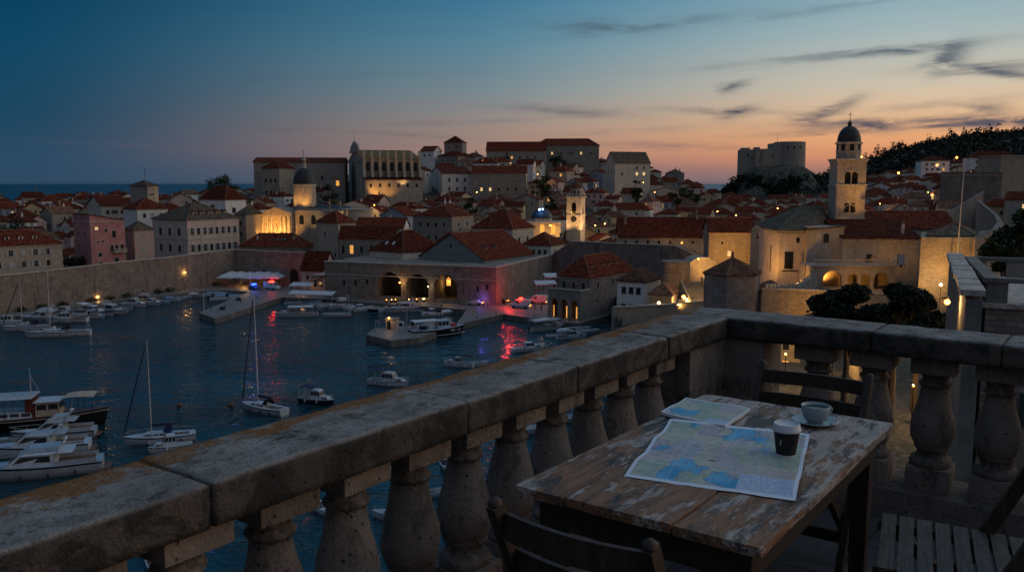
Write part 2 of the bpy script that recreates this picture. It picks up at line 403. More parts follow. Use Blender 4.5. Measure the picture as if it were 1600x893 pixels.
# water
m, g = material('harbour_water'); c = position(g)
w1 = g.noise(g.mapv(c, (.21, .34, 1), (0, 0, .25)), 1.0, 2.5, .5, .5)
w2 = g.noise(g.mapv(c, (.75, 1.25, 1), (0, 0, -.2)), 1.0, 1.5, .5, .4)
w3 = g.noise(g.mapv(c, (.018, .03, 1)), 1.0, 3, .5)
amp = g.math('ADD', .28, g.math('MULTIPLY', g.smooth(w3, .38, .62), .95))
h = g.math('MULTIPLY', g.math('ADD', w1, g.math('MULTIPLY', w2, .36)), amp)
dist = g.new('ShaderNodeVectorMath', operation='LENGTH'); g.put(dist.inputs[0], c)
far = g.smooth(dist.outputs['Value'], 250, 1400)      # far out: rougher for unresolved waves, blue sky sheen put into the base colour
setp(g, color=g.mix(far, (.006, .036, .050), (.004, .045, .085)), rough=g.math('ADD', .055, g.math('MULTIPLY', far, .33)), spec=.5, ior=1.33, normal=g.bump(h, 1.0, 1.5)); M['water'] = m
# ---------------------------------------------------------------- terrace in the foreground
FLOOR = CAMZ-1.65; RZ = -math.atan2(.592, .806)
U1 = Vector((.592, .806, 0)).normalized(); U2 = Vector((.806, -.592, 0)).normalized()
def W(t, s, z=0.0): return U2*t+U1*s+Vector((0, 0, FLOOR+z))
RAILH = .92; COPT = .115

# --- materials of the terrace
m, g = material('old_coping_stone'); c = coords(g)['Object']; nrm = g.new('ShaderNodeNewGeometry').outputs['Normal']
nz = g.sep(nrm)[2]; x, y, z = g.sep(c)
n1 = g.noise(c, 3.2, 8, .68); n2 = g.noise(c, 16, 6, .65); n3 = g.noise(g.mapv(c, (1, 1, 1), loc=(7, 3, 1)), 6.5, 8, .72, .6); n4 = g.noise(c, 90, 3, .6)
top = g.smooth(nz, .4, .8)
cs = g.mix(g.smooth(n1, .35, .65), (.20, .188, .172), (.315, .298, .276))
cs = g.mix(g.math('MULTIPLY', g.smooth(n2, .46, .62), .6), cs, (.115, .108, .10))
side = g.mix(g.smooth(n1, .38, .62), (.115, .093, .075), (.068, .059, .051))  # side faces: brown stain, plus shade put into the darker colour
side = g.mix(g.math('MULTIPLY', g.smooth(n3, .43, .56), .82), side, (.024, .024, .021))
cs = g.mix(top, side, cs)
# black crust lichen in ragged blots, orange lichen creeping in from the outer edge
blot = g.math('MULTIPLY', g.smooth(g.noise(g.mapv(c, (1, .7, 1)), 8.5, 9, .82, .15), .515, .62), .85)
cs = g.mix(blot, cs, (.04, .039, .037))
edge = g.smooth(x, -1.90, -2.10)
li = g.noise(g.mapv(c, (1.2, .7, 1), loc=(2, 9, 4)), 7.0, 9, .78, .2)
om = g.math('MULTIPLY', g.smooth(g.math('ADD', li, g.math('MULTIPLY', edge, .22)), .61, .71), .9)
cs = g.mix(om, cs, g.mix(n4, (.17, .062, .012), (.26, .115, .025)))
cs = g.mix(g.math('MULTIPLY', g.math('MULTIPLY', g.smooth(n4, .55, .75), .3), top), cs, (.50, .48, .45))
pits = g.math('SUBTRACT', 1.0, g.smooth(g.vor(g.mapv(c, (1, .8, 1)), 34, 'Distance'), .10, .26)); patchy = g.smooth(n1, .42, .58)
cs = g.mix(g.math('MULTIPLY', g.math('MULTIPLY', pits, patchy), .7), cs, (.06, .057, .053))
h = g.math('ADD', g.math('MULTIPLY', n2, .7), g.math('MULTIPLY', n4, .35))
pit = g.smooth(g.vor(c, 22, 'Distance'), .05, .2)
h = g.math('ADD', h, g.math('MULTIPLY', pit, .25))
grain = g.noise(c, 150, 3, .7); cs = g.mix(g.math('MULTIPLY', g.smooth(grain, .5, .66), .45), cs, (.05, .048, .044))
h = g.math('ADD', h, g.math('MULTIPLY', grain, .4))
setp(g, color=cs, rough=.92, spec=.15, normal=g.bump(h, 1.0, .016)); M['coping'] = m

m, g = material('baluster_stone'); c = coords(g)['Object']
ob = g.math('MULTIPLY', rnd(g), 37.0); c = g.mapv(c, (1, 1, 1)); va = g.new('ShaderNodeVectorMath', operation='ADD'); g.put(va.inputs[0], c); g.put(va.inputs[1], g.comb(ob, ob, 0)); cc = va.outputs[0]
n1 = g.noise(cc, 6, 8, .7); n2 = g.noise(g.mapv(cc, (1, 1, .4)), 11, 8, .74, .3); n4 = g.noise(cc, 70, 4, .6)
pz = g.sep(c)[2]; n5 = g.noise(cc, 22, 6, .7); hole = g.math('SUBTRACT', 1.0, g.smooth(g.vor(cc, 26), .06, .2))
cs = g.mix(g.smooth(n1, .35, .65), (.265, .208, .17), (.19, .157, .135))
cs = g.mix(g.math('MULTIPLY', g.smooth(n2, .5, .68), .7), cs, (.045, .038, .033))
cs = g.mix(g.math('MULTIPLY', g.smooth(n4, .55, .7), .35), cs, (.27, .215, .17))
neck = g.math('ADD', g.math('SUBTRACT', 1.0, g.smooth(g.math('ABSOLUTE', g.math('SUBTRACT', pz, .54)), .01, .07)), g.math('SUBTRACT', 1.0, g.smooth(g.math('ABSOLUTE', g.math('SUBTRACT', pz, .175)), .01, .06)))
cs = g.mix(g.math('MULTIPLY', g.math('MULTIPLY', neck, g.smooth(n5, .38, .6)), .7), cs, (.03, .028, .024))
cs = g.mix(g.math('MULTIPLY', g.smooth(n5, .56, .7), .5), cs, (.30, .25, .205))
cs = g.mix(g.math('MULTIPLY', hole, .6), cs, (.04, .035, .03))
cs = tint(g, cs, .72, 1.15)
hh_ = g.math('SUBTRACT', g.math('ADD', g.math('ADD', n4, g.math('MULTIPLY', n2, 1.5)), n5), hole)
setp(g, color=cs, rough=.9, spec=.2, normal=g.bump(hh_, .9, .010)); M['bal'] = m

m, g = material('terrace_paving'); c = position(g); c2 = g.mapv(c, (1, 1, 1), (0, 0, -RZ))
br = g.new('ShaderNodeTexBrick'); g.put(br.inputs['Vector'], c2); br.inputs['Scale'].default_value = 1
br.inputs['Brick Width'].default_value = .62; br.inputs['Row Height'].default_value = .40; br.inputs['Mortar Size'].default_value = .008
br.inputs['Color1'].default_value = (.055, .052, .05, 1); br.inputs['Color2'].default_value = (.09, .085, .08, 1); br.inputs['Mortar'].default_value = (.03, .028, .026, 1)
n = g.noise(c, 5, 8, .7); n2 = g.noise(c, 40, 4, .6)
col = g.mix(g.smooth(n, .4, .65), br.outputs[0], (.05, .047, .043))
setp(g, color=col, rough=.8, spec=.3, normal=g.bump(g.math('ADD', br.outputs[1], n2), .4, -.01)); M['paving'] = m

m, g = material('peeling_table_paint'); c = coords(g)['Object']
gr = g.mapv(c, (9, 1.1, 9)); grain = g.noise(gr, 6, 7, .68, .4); fine = g.noise(g.mapv(c, (60, 3, 60)), 3, 4, .6)
x, y, z = g.sep(c)
patch = g.noise(g.mapv(c, (3.2, 1.9, 3), loc=(1.3, .4, 0)), 1.6, 9, .70, .7)
patch2 = g.noise(g.mapv(c, (4.6, 1.5, 3), loc=(6.1, 2.2, 0)), 1.9, 9, .72, .5)
wood = g.mix(g.smooth(grain, .36, .64), (.10, .083, .068), (.028, .024, .021))
wood = g.mix(g.math('MULTIPLY', fine, .5), wood, (.05, .04, .032))
bare = g.mix(g.smooth(grain, .36, .66), (.25, .12, .058), (.13, .064, .034))
col = g.mix(g.smooth(g.math('ADD', patch, g.math('MULTIPLY', g.smooth(y, .60, -.60), .17)), .525, .59), wood, bare)
pale = g.mix(g.smooth(fine, .3, .7), (.40, .325, .275), (.28, .225, .195))
pm = g.math('ADD', g.math('ADD', patch2, g.math('MULTIPLY', g.math('SUBTRACT', grain, .5), .55)), g.math('MULTIPLY', g.smooth(y, -.6, .7), .11))
pm = g.math('ADD', pm, g.math('MULTIPLY', g.smooth(x, .05, .36), .05))
col = g.mix(g.smooth(pm, .575, .61), col, pale)
grey = g.math('MULTIPLY', g.smooth(g.noise(g.mapv(c, (7, 1.6, 5), loc=(3, 8, 0)), 2.6, 8, .72), .56, .64), .8)
col = g.mix(grey, col, (.24, .225, .21))
blk = g.smooth(g.noise(g.mapv(c, (5, 1.8, 5), loc=(11, 5, 0)), 2.0, 9, .76, .3), .505, .61)
col = g.mix(g.math('MULTIPLY', blk, .85), col, (.026, .025, .025))
crack = g.smooth(g.noise(g.mapv(c, (26, .9, 26)), 2.2, 5, .6), .62, .66)
col = g.mix(g.math('MULTIPLY', crack, .75), col, (.018, .015, .013))
chips = g.smooth(g.vor(g.mapv(c, (30, 14, 30)), 1.0), .12, .2)
col = g.mix(g.math('MULTIPLY', g.math('SUBTRACT', 1.0, chips), .6), col, (.05, .04, .035))
h = g.math('ADD', g.math('MULTIPLY', g.smooth(pm, .555, .595), .5), g.math('MULTIPLY', grain, .6)); h = g.math('ADD', h, g.math('MULTIPLY', fine, .25))
setp(g, color=col, rough=.62, spec=.35, normal=g.bump(h, .55, .006)); M['tabletop'] = m
m, g = material('dark_old_wood'); c = coords(g)['Object']
n = g.noise(g.mapv(c, (14, 14, 1.6)), 4, 6, .65, .3); n2 = g.noise(c, 9, 6, .7)
col = g.mix(g.smooth(n, .35, .68), (.026, .017, .012), (.05, .032, .021)); col = g.mix(g.math('MULTIPLY', g.smooth(n2, .5, .7), .6), col, (.018, .014, .012))
setp(g, color=col, rough=.6, spec=.35, normal=g.bump(n, .4, .006)); M['wood'] = m
m, g = material('grey_weathered_slats'); c = coords(g)['Object']
n = g.noise(g.mapv(c, (3, 22, 10)), 4, 6, .65, .3); n2 = g.noise(c, 11, 6, .7)
col = g.mix(g.smooth(n, .35, .66), (.068, .058, .05), (.030, .026, .022)); col = g.mix(g.math('MULTIPLY', g.smooth(n2, .5, .7), .5), col, (.10, .09, .08))
setp(g, color=col, rough=.6, spec=.35, normal=g.bump(n, .5, .006)); M['slat'] = m

# --- balustrade
def worn_block(lo, hi, res=.022, r=.012, chip=.03, seed=0):
    """a stone slab whose arrises are rounded and chipped"""
    c = [(a+b)/2 for a, b in zip(lo, hi)]; hd = [(b-a)/2 for a, b in zip(lo, hi)]
    vs = []; fs = []; idx = {}
    def vid(p):
        k = tuple(round(q, 5) for q in p)
        if k not in idx: idx[k] = len(vs); vs.append(p)
        return idx[k]
    for ax in range(3):
        u, v = (ax+1) % 3, (ax+2) % 3
        nu, nv = max(2, int(2*hd[u]/res)), max(2, int(2*hd[v]/res))
        for sg in (-1, 1):
            for i in range(nu):
                for j in range(nv):
                    q = []
                    for a, b in ((i, j), (i+1, j), (i+1, j+1), (i, j+1)):
                        p = [0, 0, 0]; p[ax] = sg*hd[ax]; p[u] = -hd[u]+2*hd[u]*a/nu; p[v] = -hd[v]+2*hd[v]*b/nv
                        q.append(vid(tuple(p)))
                    fs.append(tuple(q if sg > 0 else q[::-1]))
    out = []
    for p in vs:
        P = Vector(p)+Vector(c)
        k = noise.noise(P*5.5+Vector((seed, 0, 0))); k2 = noise.noise(P*17+Vector((0, seed, 0)))
        rr = r+chip*max(0, k*.9+k2*.5-.12)
        rr = min(rr, min(hd)*.9)
        q = Vector([max(-(h-rr), min(h-rr, a)) for a, h in zip(p, hd)]); d = Vector(p)-q
        L = d.length
        P2 = q+(d/L*rr if L > 1e-9 else d)
        P2 += Vector((k2*.0025, k*.002, noise.noise(P*9)*.003))
        out.append(tuple(P2+Vector(c)))
    b = MB(); b.add(out, fs, 0, True); return b
bal = thing('stone_balustrade', 'weathered stone balustrade with lichen stained coping turning a corner round the terrace', 'balustrade', (0, 0, FLOOR), RZ)
cuts = [-.9, .12, 1.20, 2.19, 2.895, 3.72, 4.445]
for i, (a, b) in enumerate(zip(cuts[:-1], cuts[1:])):
    dz = random.Random(i).uniform(-.003, .003)
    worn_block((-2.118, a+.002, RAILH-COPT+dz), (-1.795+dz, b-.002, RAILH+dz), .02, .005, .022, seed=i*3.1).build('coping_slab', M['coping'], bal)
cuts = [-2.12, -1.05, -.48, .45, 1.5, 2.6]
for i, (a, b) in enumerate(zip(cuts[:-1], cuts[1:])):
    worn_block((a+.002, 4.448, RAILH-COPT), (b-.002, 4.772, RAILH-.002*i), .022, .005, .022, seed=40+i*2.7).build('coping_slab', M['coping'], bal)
b = MB(); b.box((-2.125, -1.0, 0), (-1.785, 4.44, .135)).build('plinth', M['bal'], bal)
b = MB(); b.box((-2.125, 4.44, -.003), (2.6, 4.78, .135)).build('plinth', M['bal'], bal)
b = MB(); b.box((-2.09, 4.02, .135), (-1.82, 4.47, RAILH-COPT)); b.box((-2.09, 4.47, .135), (-1.60, 4.75, RAILH-COPT)).build('corner_pier', M['bal'], bal)
H0, H1 = .135, RAILH-COPT; HH = H1-H0
prof = [(.088, .17), (.096, .185), (.100, .205), (.094, .228), (.078, .236), (.070, .255), (.070, .285), (.078, .30), (.084, .315), (.080, .33), (.088, .345), (.098, .39), (.102, .44), (.102, .48), (.098, .53),
        (.089, .59), (.077, .66), (.067, .73), (.061, .78), (.060, .80), (.070, .806), (.074, .82), (.070, .835), (.060, .842), (.060, .865), (.066, .885), (.078, .905), (.092, .915)]
def baluster_mesh(seed):
    b = MB(); rr = random.Random(seed)
    pr = [(r, (z if z < .3 else .3+(z-.3)*.945)*HH) for r, z in prof]
    b.lathe(pr, 36, 0)
    b.v = [tuple(Vector(p)*1.0+Vector((noise.noise(Vector(p)*13+Vector((seed, 0, 0)))*.0055+noise.noise(Vector(p)*40+Vector((seed, 3, 0)))*.002, noise.noise(Vector(p)*13+Vector((0, seed, 5)))*.0055+noise.noise(Vector(p)*40+Vector((2, seed, 0)))*.002, 0))) for p in b.v]
    for blk in (worn_block((-.102, -.102, 0), (.102, .102, .17*HH+.004), .03, .006, .012, seed), worn_block((-.102, -.102, .88*HH-.002), (.102, .102, HH), .025, .005, .014, seed+5)):
        b.add(blk.v, blk.f, 0, False)
    return b.mesh('baluster', M['bal'])
bmeshes = [baluster_mesh(i*7.3) for i in range(4)]
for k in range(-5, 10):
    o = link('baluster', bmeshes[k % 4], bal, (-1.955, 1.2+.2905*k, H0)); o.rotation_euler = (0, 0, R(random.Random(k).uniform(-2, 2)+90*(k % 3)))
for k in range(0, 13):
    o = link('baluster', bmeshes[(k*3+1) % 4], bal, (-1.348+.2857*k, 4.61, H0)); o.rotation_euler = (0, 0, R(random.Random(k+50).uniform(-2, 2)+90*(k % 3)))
b = MB(); b.box((-2.13, -4.0, -.5), (2.9, 4.785, -.0035)); b.box((-1.9, -3.9, -26), (2.7, 4.6, -.5))
fl = b.build('terrace_floor', M['paving'], None, (0, 0, FLOOR), RZ); tag(fl, kind='structure')

# --- table
TZ = .75; TC = (-1.09, 2.715)
tb = thing('wooden_table', 'old wooden plank table with worn peeling paint, carrying maps and cups', 'table', W(*TC), RZ)
b = MB(); w2, l2 = .382, .70
xs = [-w2, -.205, .135, w2]
for i, (a, c_) in enumerate(zip(xs[:-1], xs[1:])):
    dz = (.0, .0015, -.001)[i]
    wb = worn_block((a+.0018, -l2, TZ-.03+dz), (c_-.0018, l2, TZ+dz), .03, .004, .008, 60+i); b.add(wb.v, wb.f, 0, False)
b.build('tabletop', M['tabletop'], tb)
b = MB(); y0, x0 = .62, .32
b.box((-x0, -y0-.012, TZ-.135), (x0, -y0+.012, TZ-.034)); b.box((-x0, y0-.012, TZ-.135), (x0, y0+.012, TZ-.034))
b.box((-x0-.012, -y0, TZ-.134), (-x0+.012, y0, TZ-.035)); b.box((x0-.012, -y0, TZ-.134), (x0+.012, y0, TZ-.035)); b.build('apron', M['wood'], tb)
for sx in (-1, 1):
    for sy in (-1, 1):
        b = MB(); x, y = sx*(x0-.02), sy*(y0-.02)
        b.add([(x-.034, y-.034, TZ-.032), (x+.034, y-.034, TZ-.032), (x+.034, y+.034, TZ-.032), (x-.034, y+.034, TZ-.032), (x-.026, y-.026, 0), (x+.026, y-.026, 0), (x+.026, y+.026, 0), (x-.026, y+.026, 0)],
              [(0, 1, 2, 3), (7, 6, 5, 4), (0, 4, 5, 1), (1, 5, 6, 2), (2, 6, 7, 3), (3, 7, 4, 0)]); b.build('leg', M['wood'], tb)

# --- folding chairs: local y is the way the sitter faces
def chair(label, t, s, rz, nslats=2, wd=.43, lean=.26, top=.85, mat='wood', seatm='slat'):
    ch = thing('folding_chair', label, 'chair', W(t, s), RZ+rz, 'slatted wooden chairs round the table')
    h = wd/2
    yb = lambda z: .13-(lean+.13)*z/top
    for sx in (-1, 1):
        b = MB(); pts = [(sx*h, yb(0), 0), (sx*h, yb(top-.012), top-.012)]
        b.bar(pts[0], pts[1], .028, .044); b.lathe([(.019, 0), (.017, .012), (.008, .019), (.001, .021)], 10, 0, (sx*h, yb(top-.014), top-.014)); b.build('back_post', M[mat], ch)
        b = MB(); b.bar((sx*(h-.032), -.27, 0), (sx*(h-.032), .20, .43), .026, .04); b.build('leg', M[mat], ch)
    zs = ([top-.06, top-.155, top-.25] if nslats == 3 else [top-.075, top-.19])
    for z in zs:
        b = MB(); n = 10; ring = []
        for i in range(n+1):
            u = -1+2*i/n; ring.append((u*(h-.012), yb(z)-.03*(1-u*u), z))
        for i in range(n):
            b.bar(ring[i], ring[i+1], .016, .06 if nslats == 3 else .072)
        b.build('back_slat', M[mat], ch)
    b = MB(); n = 8
    for i in range(n):
        y = -.205+i*.0565; z = .438+.02*i/n
        b.box((-h+.005, y, z), (h-.005, y+.046, z+.016))
    b.build('seat', M[seatm], ch)
    b = MB()
    for sx in (-1, 1): b.bar((sx*(h-.05), -.205, .424), (sx*(h-.05), .25, .442), .022, .03)
    b.build('seat_rail', M[mat], ch)
    b = MB(); b.bar((-h, yb(.2), .2), (h, yb(.2), .2), .018, .03); b.bar((-h+.03, -.16, .1), (h-.03, -.16, .1), .018, .03); b.build('stretcher', M[mat], ch)
    return ch
chair('dark wooden folding chair pushed in between the table and the far balustrade', -1.14, 3.60, math.pi, 3, .47, .25, .83)
chair('dark wooden folding chair with curved top slat at the near end of the table', -1.065, 1.93, 0, 2, .44)
chair('wooden folding chair with pale slatted seat turned sideways by the long side of the table', -.405, 3.0, R(101), 2, .50, .30, .88)

# --- maps
def map_material(name, seed, zoom):
    m, g = material(name); uv = coords(g)['UV']; u, v, _ = g.sep(uv)
    p = g.mapv(uv, (zoom, zoom*.8, 1), loc=(seed, seed*.7, 0))
    land = g.noise(p, 1.7, 9, .58, .35)
    land = g.math('ADD', land, g.math('MULTIPLY', g.math('SUBTRACT', .5, g.math('ABSOLUTE', g.math('SUBTRACT', v, .55))), .16))
    wx = g.noise(p, 5, 4, .6); wy = g.noise(g.mapv(p, (1, 1, 1), loc=(5, 1, 2)), 5, 4, .6); px_, py_, pz_ = g.sep(p)
    p2 = g.comb(g.math('ADD', px_, g.math('MULTIPLY', wx, .5)), g.math('ADD', py_, g.math('MULTIPLY', wy, .5)), 0)
    sea = g.mix(g.smooth(g.noise(p, 3, 3), .4, .6), (.06, .28, .47), (.13, .38, .56))
    cells = g.vor(p2, 2.6, 'Color'); cr, cg, cb = g.sep(cells)
    lc = g.ramp(cr, [(0, (.38, .45, .32)), (.3, (.24, .40, .32)), (.5, (.44, .33, .44)), (.68, (.46, .45, .36)), (.85, (.33, .36, .52))], 'CONSTANT')
    lc = g.mix(.58, lc, g.mix(g.smooth(g.noise(p, 9, 9, .80), .34, .66), (.17, .26, .20), (.56, .53, .46)))
    col = g.mix(g.smooth(land, .45, .46), sea, lc)
    coast = g.math('LESS_THAN', g.math('ABSOLUTE', g.math('SUBTRACT', land, .455)), .006)
    col = g.mix(g.math('MULTIPLY', coast, .7), col, (.10, .16, .30))
    bd = g.vor(p2, 2.6, 'Distance', 'DISTANCE_TO_EDGE')
    road = g.vor(g.mapv(p2, (1.3, 1.1, 1), loc=(4, 2, 0)), 9.0, 'Distance', 'DISTANCE_TO_EDGE')
    onland = g.smooth(land, .44, .45)
    col = g.mix(g.math('MULTIPLY', g.math('MULTIPLY', g.math('LESS_THAN', bd, .012), onland), .45), col, (.40, .14, .24))
    col = g.mix(g.math('MULTIPLY', g.math('MULTIPLY', g.math('LESS_THAN', road, .02), onland), .4), col, (.40, .24, .18))
    towns = g.math('LESS_THAN', g.vor(p, 22), .16)
    col = g.mix(g.math('MULTIPLY', g.math('MULTIPLY', towns, onland), .75), col, (.12, .10, .16))
    # inset panel and white margin
    du = g.math('MINIMUM', u, g.math('SUBTRACT', 1.0, u)); dv = g.math('MINIMUM', v, g.math('SUBTRACT', 1.0, v))
    inset = g.math('MULTIPLY', g.math('GREATER_THAN', u, .66), g.math('LESS_THAN', v, .20))
    pc = g.noise(p, 26, 2); col = g.mix(inset, col, g.mix(g.smooth(pc, .5, .6), (.42, .50, .62), (.28, .36, .48)))
    marg = g.math('LESS_THAN', g.math('MINIMUM', g.math('MULTIPLY', du, 1.3), dv), .03)
    col = g.mix(marg, col, (.62, .66, .72))
    # worn fold lines
    fl = None
    for k in (.25, .5, .75):
        a = g.math('LESS_THAN', g.math('ABSOLUTE', g.math('SUBTRACT', u, k)), .0022)
        fl = a if fl is None else g.math('MAXIMUM', fl, a)
    for k in (.2, .4, .6, .8):
        fl = g.math('MAXIMUM', fl, g.math('LESS_THAN', g.math('ABSOLUTE', g.math('SUBTRACT', v, k)), .0028))
    col = g.mix(g.math('MULTIPLY', fl, .45), col, (.6, .6, .6))
    setp(g, color=col, rough=.55, spec=.3); return m
M['map'] = map_material('open_map_print', 2.6, 2.3); M['map2'] = map_material('folded_map_print', 9.4, 1.2)
M['paper'] = plain('white_paper', (.6, .62, .66), .7, 0, .06, 4)
ZT = FLOOR+TZ
def sheet(name, corners, nx, ny, zf, mats, label, cat, thick=.0006):
    """paper sheet from four corners (near left, near right, far right, far left) with a height function"""
    A, B, C, D = corners
    o0 = (A+B+C+D)/4; o0.z = ZT
    vs = []; uv = []
    for j in range(ny+1):
        for i in range(nx+1):
            u, v = i/nx, j/ny
            p = (A*(1-u)+B*u)*(1-v)+(D*(1-u)+C*u)*v
            vs.append((p.x-o0.x, p.y-o0.y, zf(u, v))); uv.append((u, v))
    n = len(vs); vs2 = vs+[(x, y, z-thick) for x, y, z in vs]
    fs = []; W1 = nx+1
    for j in range(ny):
        for i in range(nx): fs.append((j*W1+i, j*W1+i+1, (j+1)*W1+i+1, (j+1)*W1+i))
    nf = len(fs)
    fs += [tuple(n+q for q in f[::-1]) for f in fs]
    rim = [i for i in range(nx+1)]+[j*W1+nx for j in range(1, ny+1)]+[ny*W1+i for i in range(nx-1, -1, -1)]+[j*W1 for j in range(ny-1, 0, -1)]
    for a, b in zip(rim, rim[1:]+rim[:1]): fs.append((b, a, n+a, n+b))
    b = MB(); b.add(vs2, fs, 0, False); b.mi = [0]*nf+[1]*(len(fs)-nf)
    me = b.mesh(name, mats); ul = me.uv_layers.new(name='UVMap')
    for lp in me.loops: ul.data[lp.index].uv = uv[lp.vertex_index % n]
    o = link(name, me, None, o0); tag(o, label, cat); return o
def zz(u, n):  # zigzag folds
    f = (u*n) % 2.0; return f if f < 1 else 2-f
cor = [onz(975, 745, ZT), onz(1243, 783, ZT), onz(1265, 684, ZT), onz(1047, 660, ZT)]
sheet('open_map', cor, 64, 60, lambda u, v: (.0022+.013*zz(v, 5))*1.0+0*zz(v, 5)*(.35+.65*abs(2*u-1))+.0028*zz(u, 4)*(.3+v*.7)+.0018*noise.noise(Vector((u*5, v*5, 0)))+.0015*noise.noise(Vector((u*14, v*11, 3)))+.004*max(0, abs(2*u-1)-.8),
      [M['map'], M['paper']], 'large unfolded paper map with blue sea spread across the table', 'map')
cor = [onz(1033, 650, ZT), onz(1133, 673, ZT), onz(1172, 646, ZT), onz(1072, 629, ZT)]
sheet('folded_map', cor, 24, 24, lambda u, v: .016+.010*abs(u-.45)*(1-v*.4)+.006*noise.noise(Vector((u*2.2, v*2.2, 7)))+.004*v,
      [M['map2'], M['paper']], 'folded paper map lying by the far edge of the table behind the open map', 'map', .012)
# lift the lower layers onto the table
# --- cups
p = onz(1227.5, 716, ZT); p.z = ZT+.0065
cupo = thing('takeaway_cup', 'black takeaway coffee cup with white lid standing on the open map', 'cup', p, .4)
M['cupblack'] = plain('black_paper_sleeve', (.010, .009, .009), .6); M['lid'] = plain('white_plastic_lid', (.5, .5, .52), .35, 0, .05, 3)
M['ceramic'] = plain('grey_blue_glazed_ceramic', (.27, .33, .35), .25, 0, .08, 3, spec=.5, bump=.03); M['coffee'] = plain('black_coffee', (.008, .004, .003), .06)
b = MB(); b.lathe([(.0305, 0), (.0312, .013)], 40, 0); b.build('cup_base', M['lid'], cupo)
b = MB(); b.lathe([(.0316, .013), (.0414, .091)], 40, 0); b.build('sleeve', M['cupblack'], cupo)
b = MB(); b.lathe([(.0414, .089), (.0462, .0895), (.0465, .0935), (.0452, .0955), (.0446, .1005), (.0430, .102), (.0418, .1125), (.0400, .1145), (.0385, .1132), (.0372, .1105), (.0001, .1105)], 40, 0); b.build('lid', M['lid'], cupo)
b = MB()
for i in range(3):
    a = R(222+i*2.5); z = .046+i*.007
    b.M = Matrix.Rotation(a-.4, 4, 'Z'); b.box((.0364+.001*i, -.0022, z), (.0368+.001*i, .0022, z+.0045))
b.M = Matrix.Identity(4); b.build('printed_mark', M['lid'], cupo)
p = onz(1273.5, 662, ZT); p.z = ZT+.0015
sau = tag(MB().lathe([(.0001, .0), (.045, .0), (.05, .002), (.083, .014), (.085, .0165), (.082, .0165), (.052, .0075), (.030, .0065), (.0001, .0065)], 48, 0).build('saucer', M['ceramic'], None, p), 'grey blue saucer with a spoon on it near the far corner of the table', 'saucer')
tc = thing('coffee_cup', 'grey blue ceramic cup of black coffee standing on the saucer', 'cup', p+Vector((0, 0, .0068)), R(20))
b = MB(); b.lathe([(.028, 0), (.029, .004), (.036, .009), (.0455, .022), (.0505, .042), (.0525, .064), (.0515, .0652), (.0498, .064), (.0476, .042), (.042, .024), (.030, .012), (.0001, .010)], 48, 0); b.build('cup_body', M['ceramic'], tc)
b = MB(); b.lathe([(.0001, .0545), (.0487, .0545)], 40, 0, caps=False); b.build('coffee', M['coffee'], tc)
b = MB(); b.path([(.048, 0, .052), (.066, 0, .053), (.074, 0, .044), (.071, 0, .031), (.059, 0, .022), (.044, 0, .021)], .0042, 10); b.build('handle', M['ceramic'], tc)
sp = thing('teaspoon', 'small steel teaspoon resting on the right of the saucer', 'spoon', p+Vector((.062, -.028, .0165)), R(62))
b = MB(); b.bar((-.035, 0, .001), (.045, 0, .003), .006, .0018); b.build('handle', M['steel'], sp)
b = MB(); b.sphere((0, 0, 0), 1, 14, 8); b.v = [(-.045+x*.016, y*.0105, .002+z*.003) for x, y, z in b.v]; b.build('bowl', M['steel'], sp)
# ---------------------------------------------------------------- sea, land, quays, walls
S = 30000
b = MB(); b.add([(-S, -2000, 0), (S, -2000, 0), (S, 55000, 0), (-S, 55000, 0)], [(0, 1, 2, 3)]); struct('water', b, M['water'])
PXC = [-300, 0, 200, 367, 500, 650, 800, 900, 1000, 1060, 1120, 1200, 1300, 1400, 1500, 1600, 1900]
GZ = {25: [9]*17, 172: [9]*17,
      186: [2]*9+[2, 9, 11, 12, 12, 12, 12, 12], 260: [2]*9+[2, 8, 11, 12, 14, 17, 20, 24],
      300: [4, 4, 4, 4, 4, 4, 4, 4, 4, 4, 8, 10, 12, 14, 18, 21, 26], 350: [8, 9, 10, 10, 9, 8, 7, 6, 6, 6, 7, 9, 11, 14, 18, 23, 28],
      420: [12, 14, 15, 17, 20, 20, 16, 12, 10, 9, 9, 10, 12, 17, 22, 27, 32], 500: [15, 18, 19, 21, 24, 35, 38, 30, 24, 18, 13, 12, 14, 20, 25, 32, 38],
      600: [-4, 2, 4, 8, 14, 38, 50, 42, 40, 32, 17, 14, 17, 26, 34, 42, 48], 800: [-6, -6, -5, -5, -4, 4, 20, 16, 12, 8, 6, 12, 26, 40, 50, 56, 60],
      1000: [-6, -6, -6, -6, -6, -6, -6, -6, -6, -6, -5, 18, 40, 66, 82, 88, 92], 1260: [-6]*10+[-6, 14, 50, 82, 101, 105, 112], 1900: [-6]*11+[0, 20, 40, 50, 60, 60]}
ROWS = sorted(GZ)
def ground(px, Y):
    def col(row):
        v = GZ[row]
        if px <= PXC[0]: return v[0]
        if px >= PXC[-1]: return v[-1]
        for i in range(len(PXC)-1):
            if px <= PXC[i+1]:
                t = (px-PXC[i])/(PXC[i+1]-PXC[i]); return v[i]*(1-t)+v[i+1]*t
    if Y <= ROWS[0]: return col(ROWS[0])
    if Y >= ROWS[-1]: return col(ROWS[-1])
    for a, c in zip(ROWS[:-1], ROWS[1:]):
        if Y <= c:
            t = (Y-a)/(c-a); return col(a)*(1-t)+col(c)*t
def pxof(X, Y): return 800+X/Y*1335
SHORE = [(-400, 180), (-200, 203), (0, 230), (367, 301), (495, 287), (507, 264), (775, 246), (862, 289), (962, 276), (966, 172), (985, 60), (1010, 25), (2000, 25)]
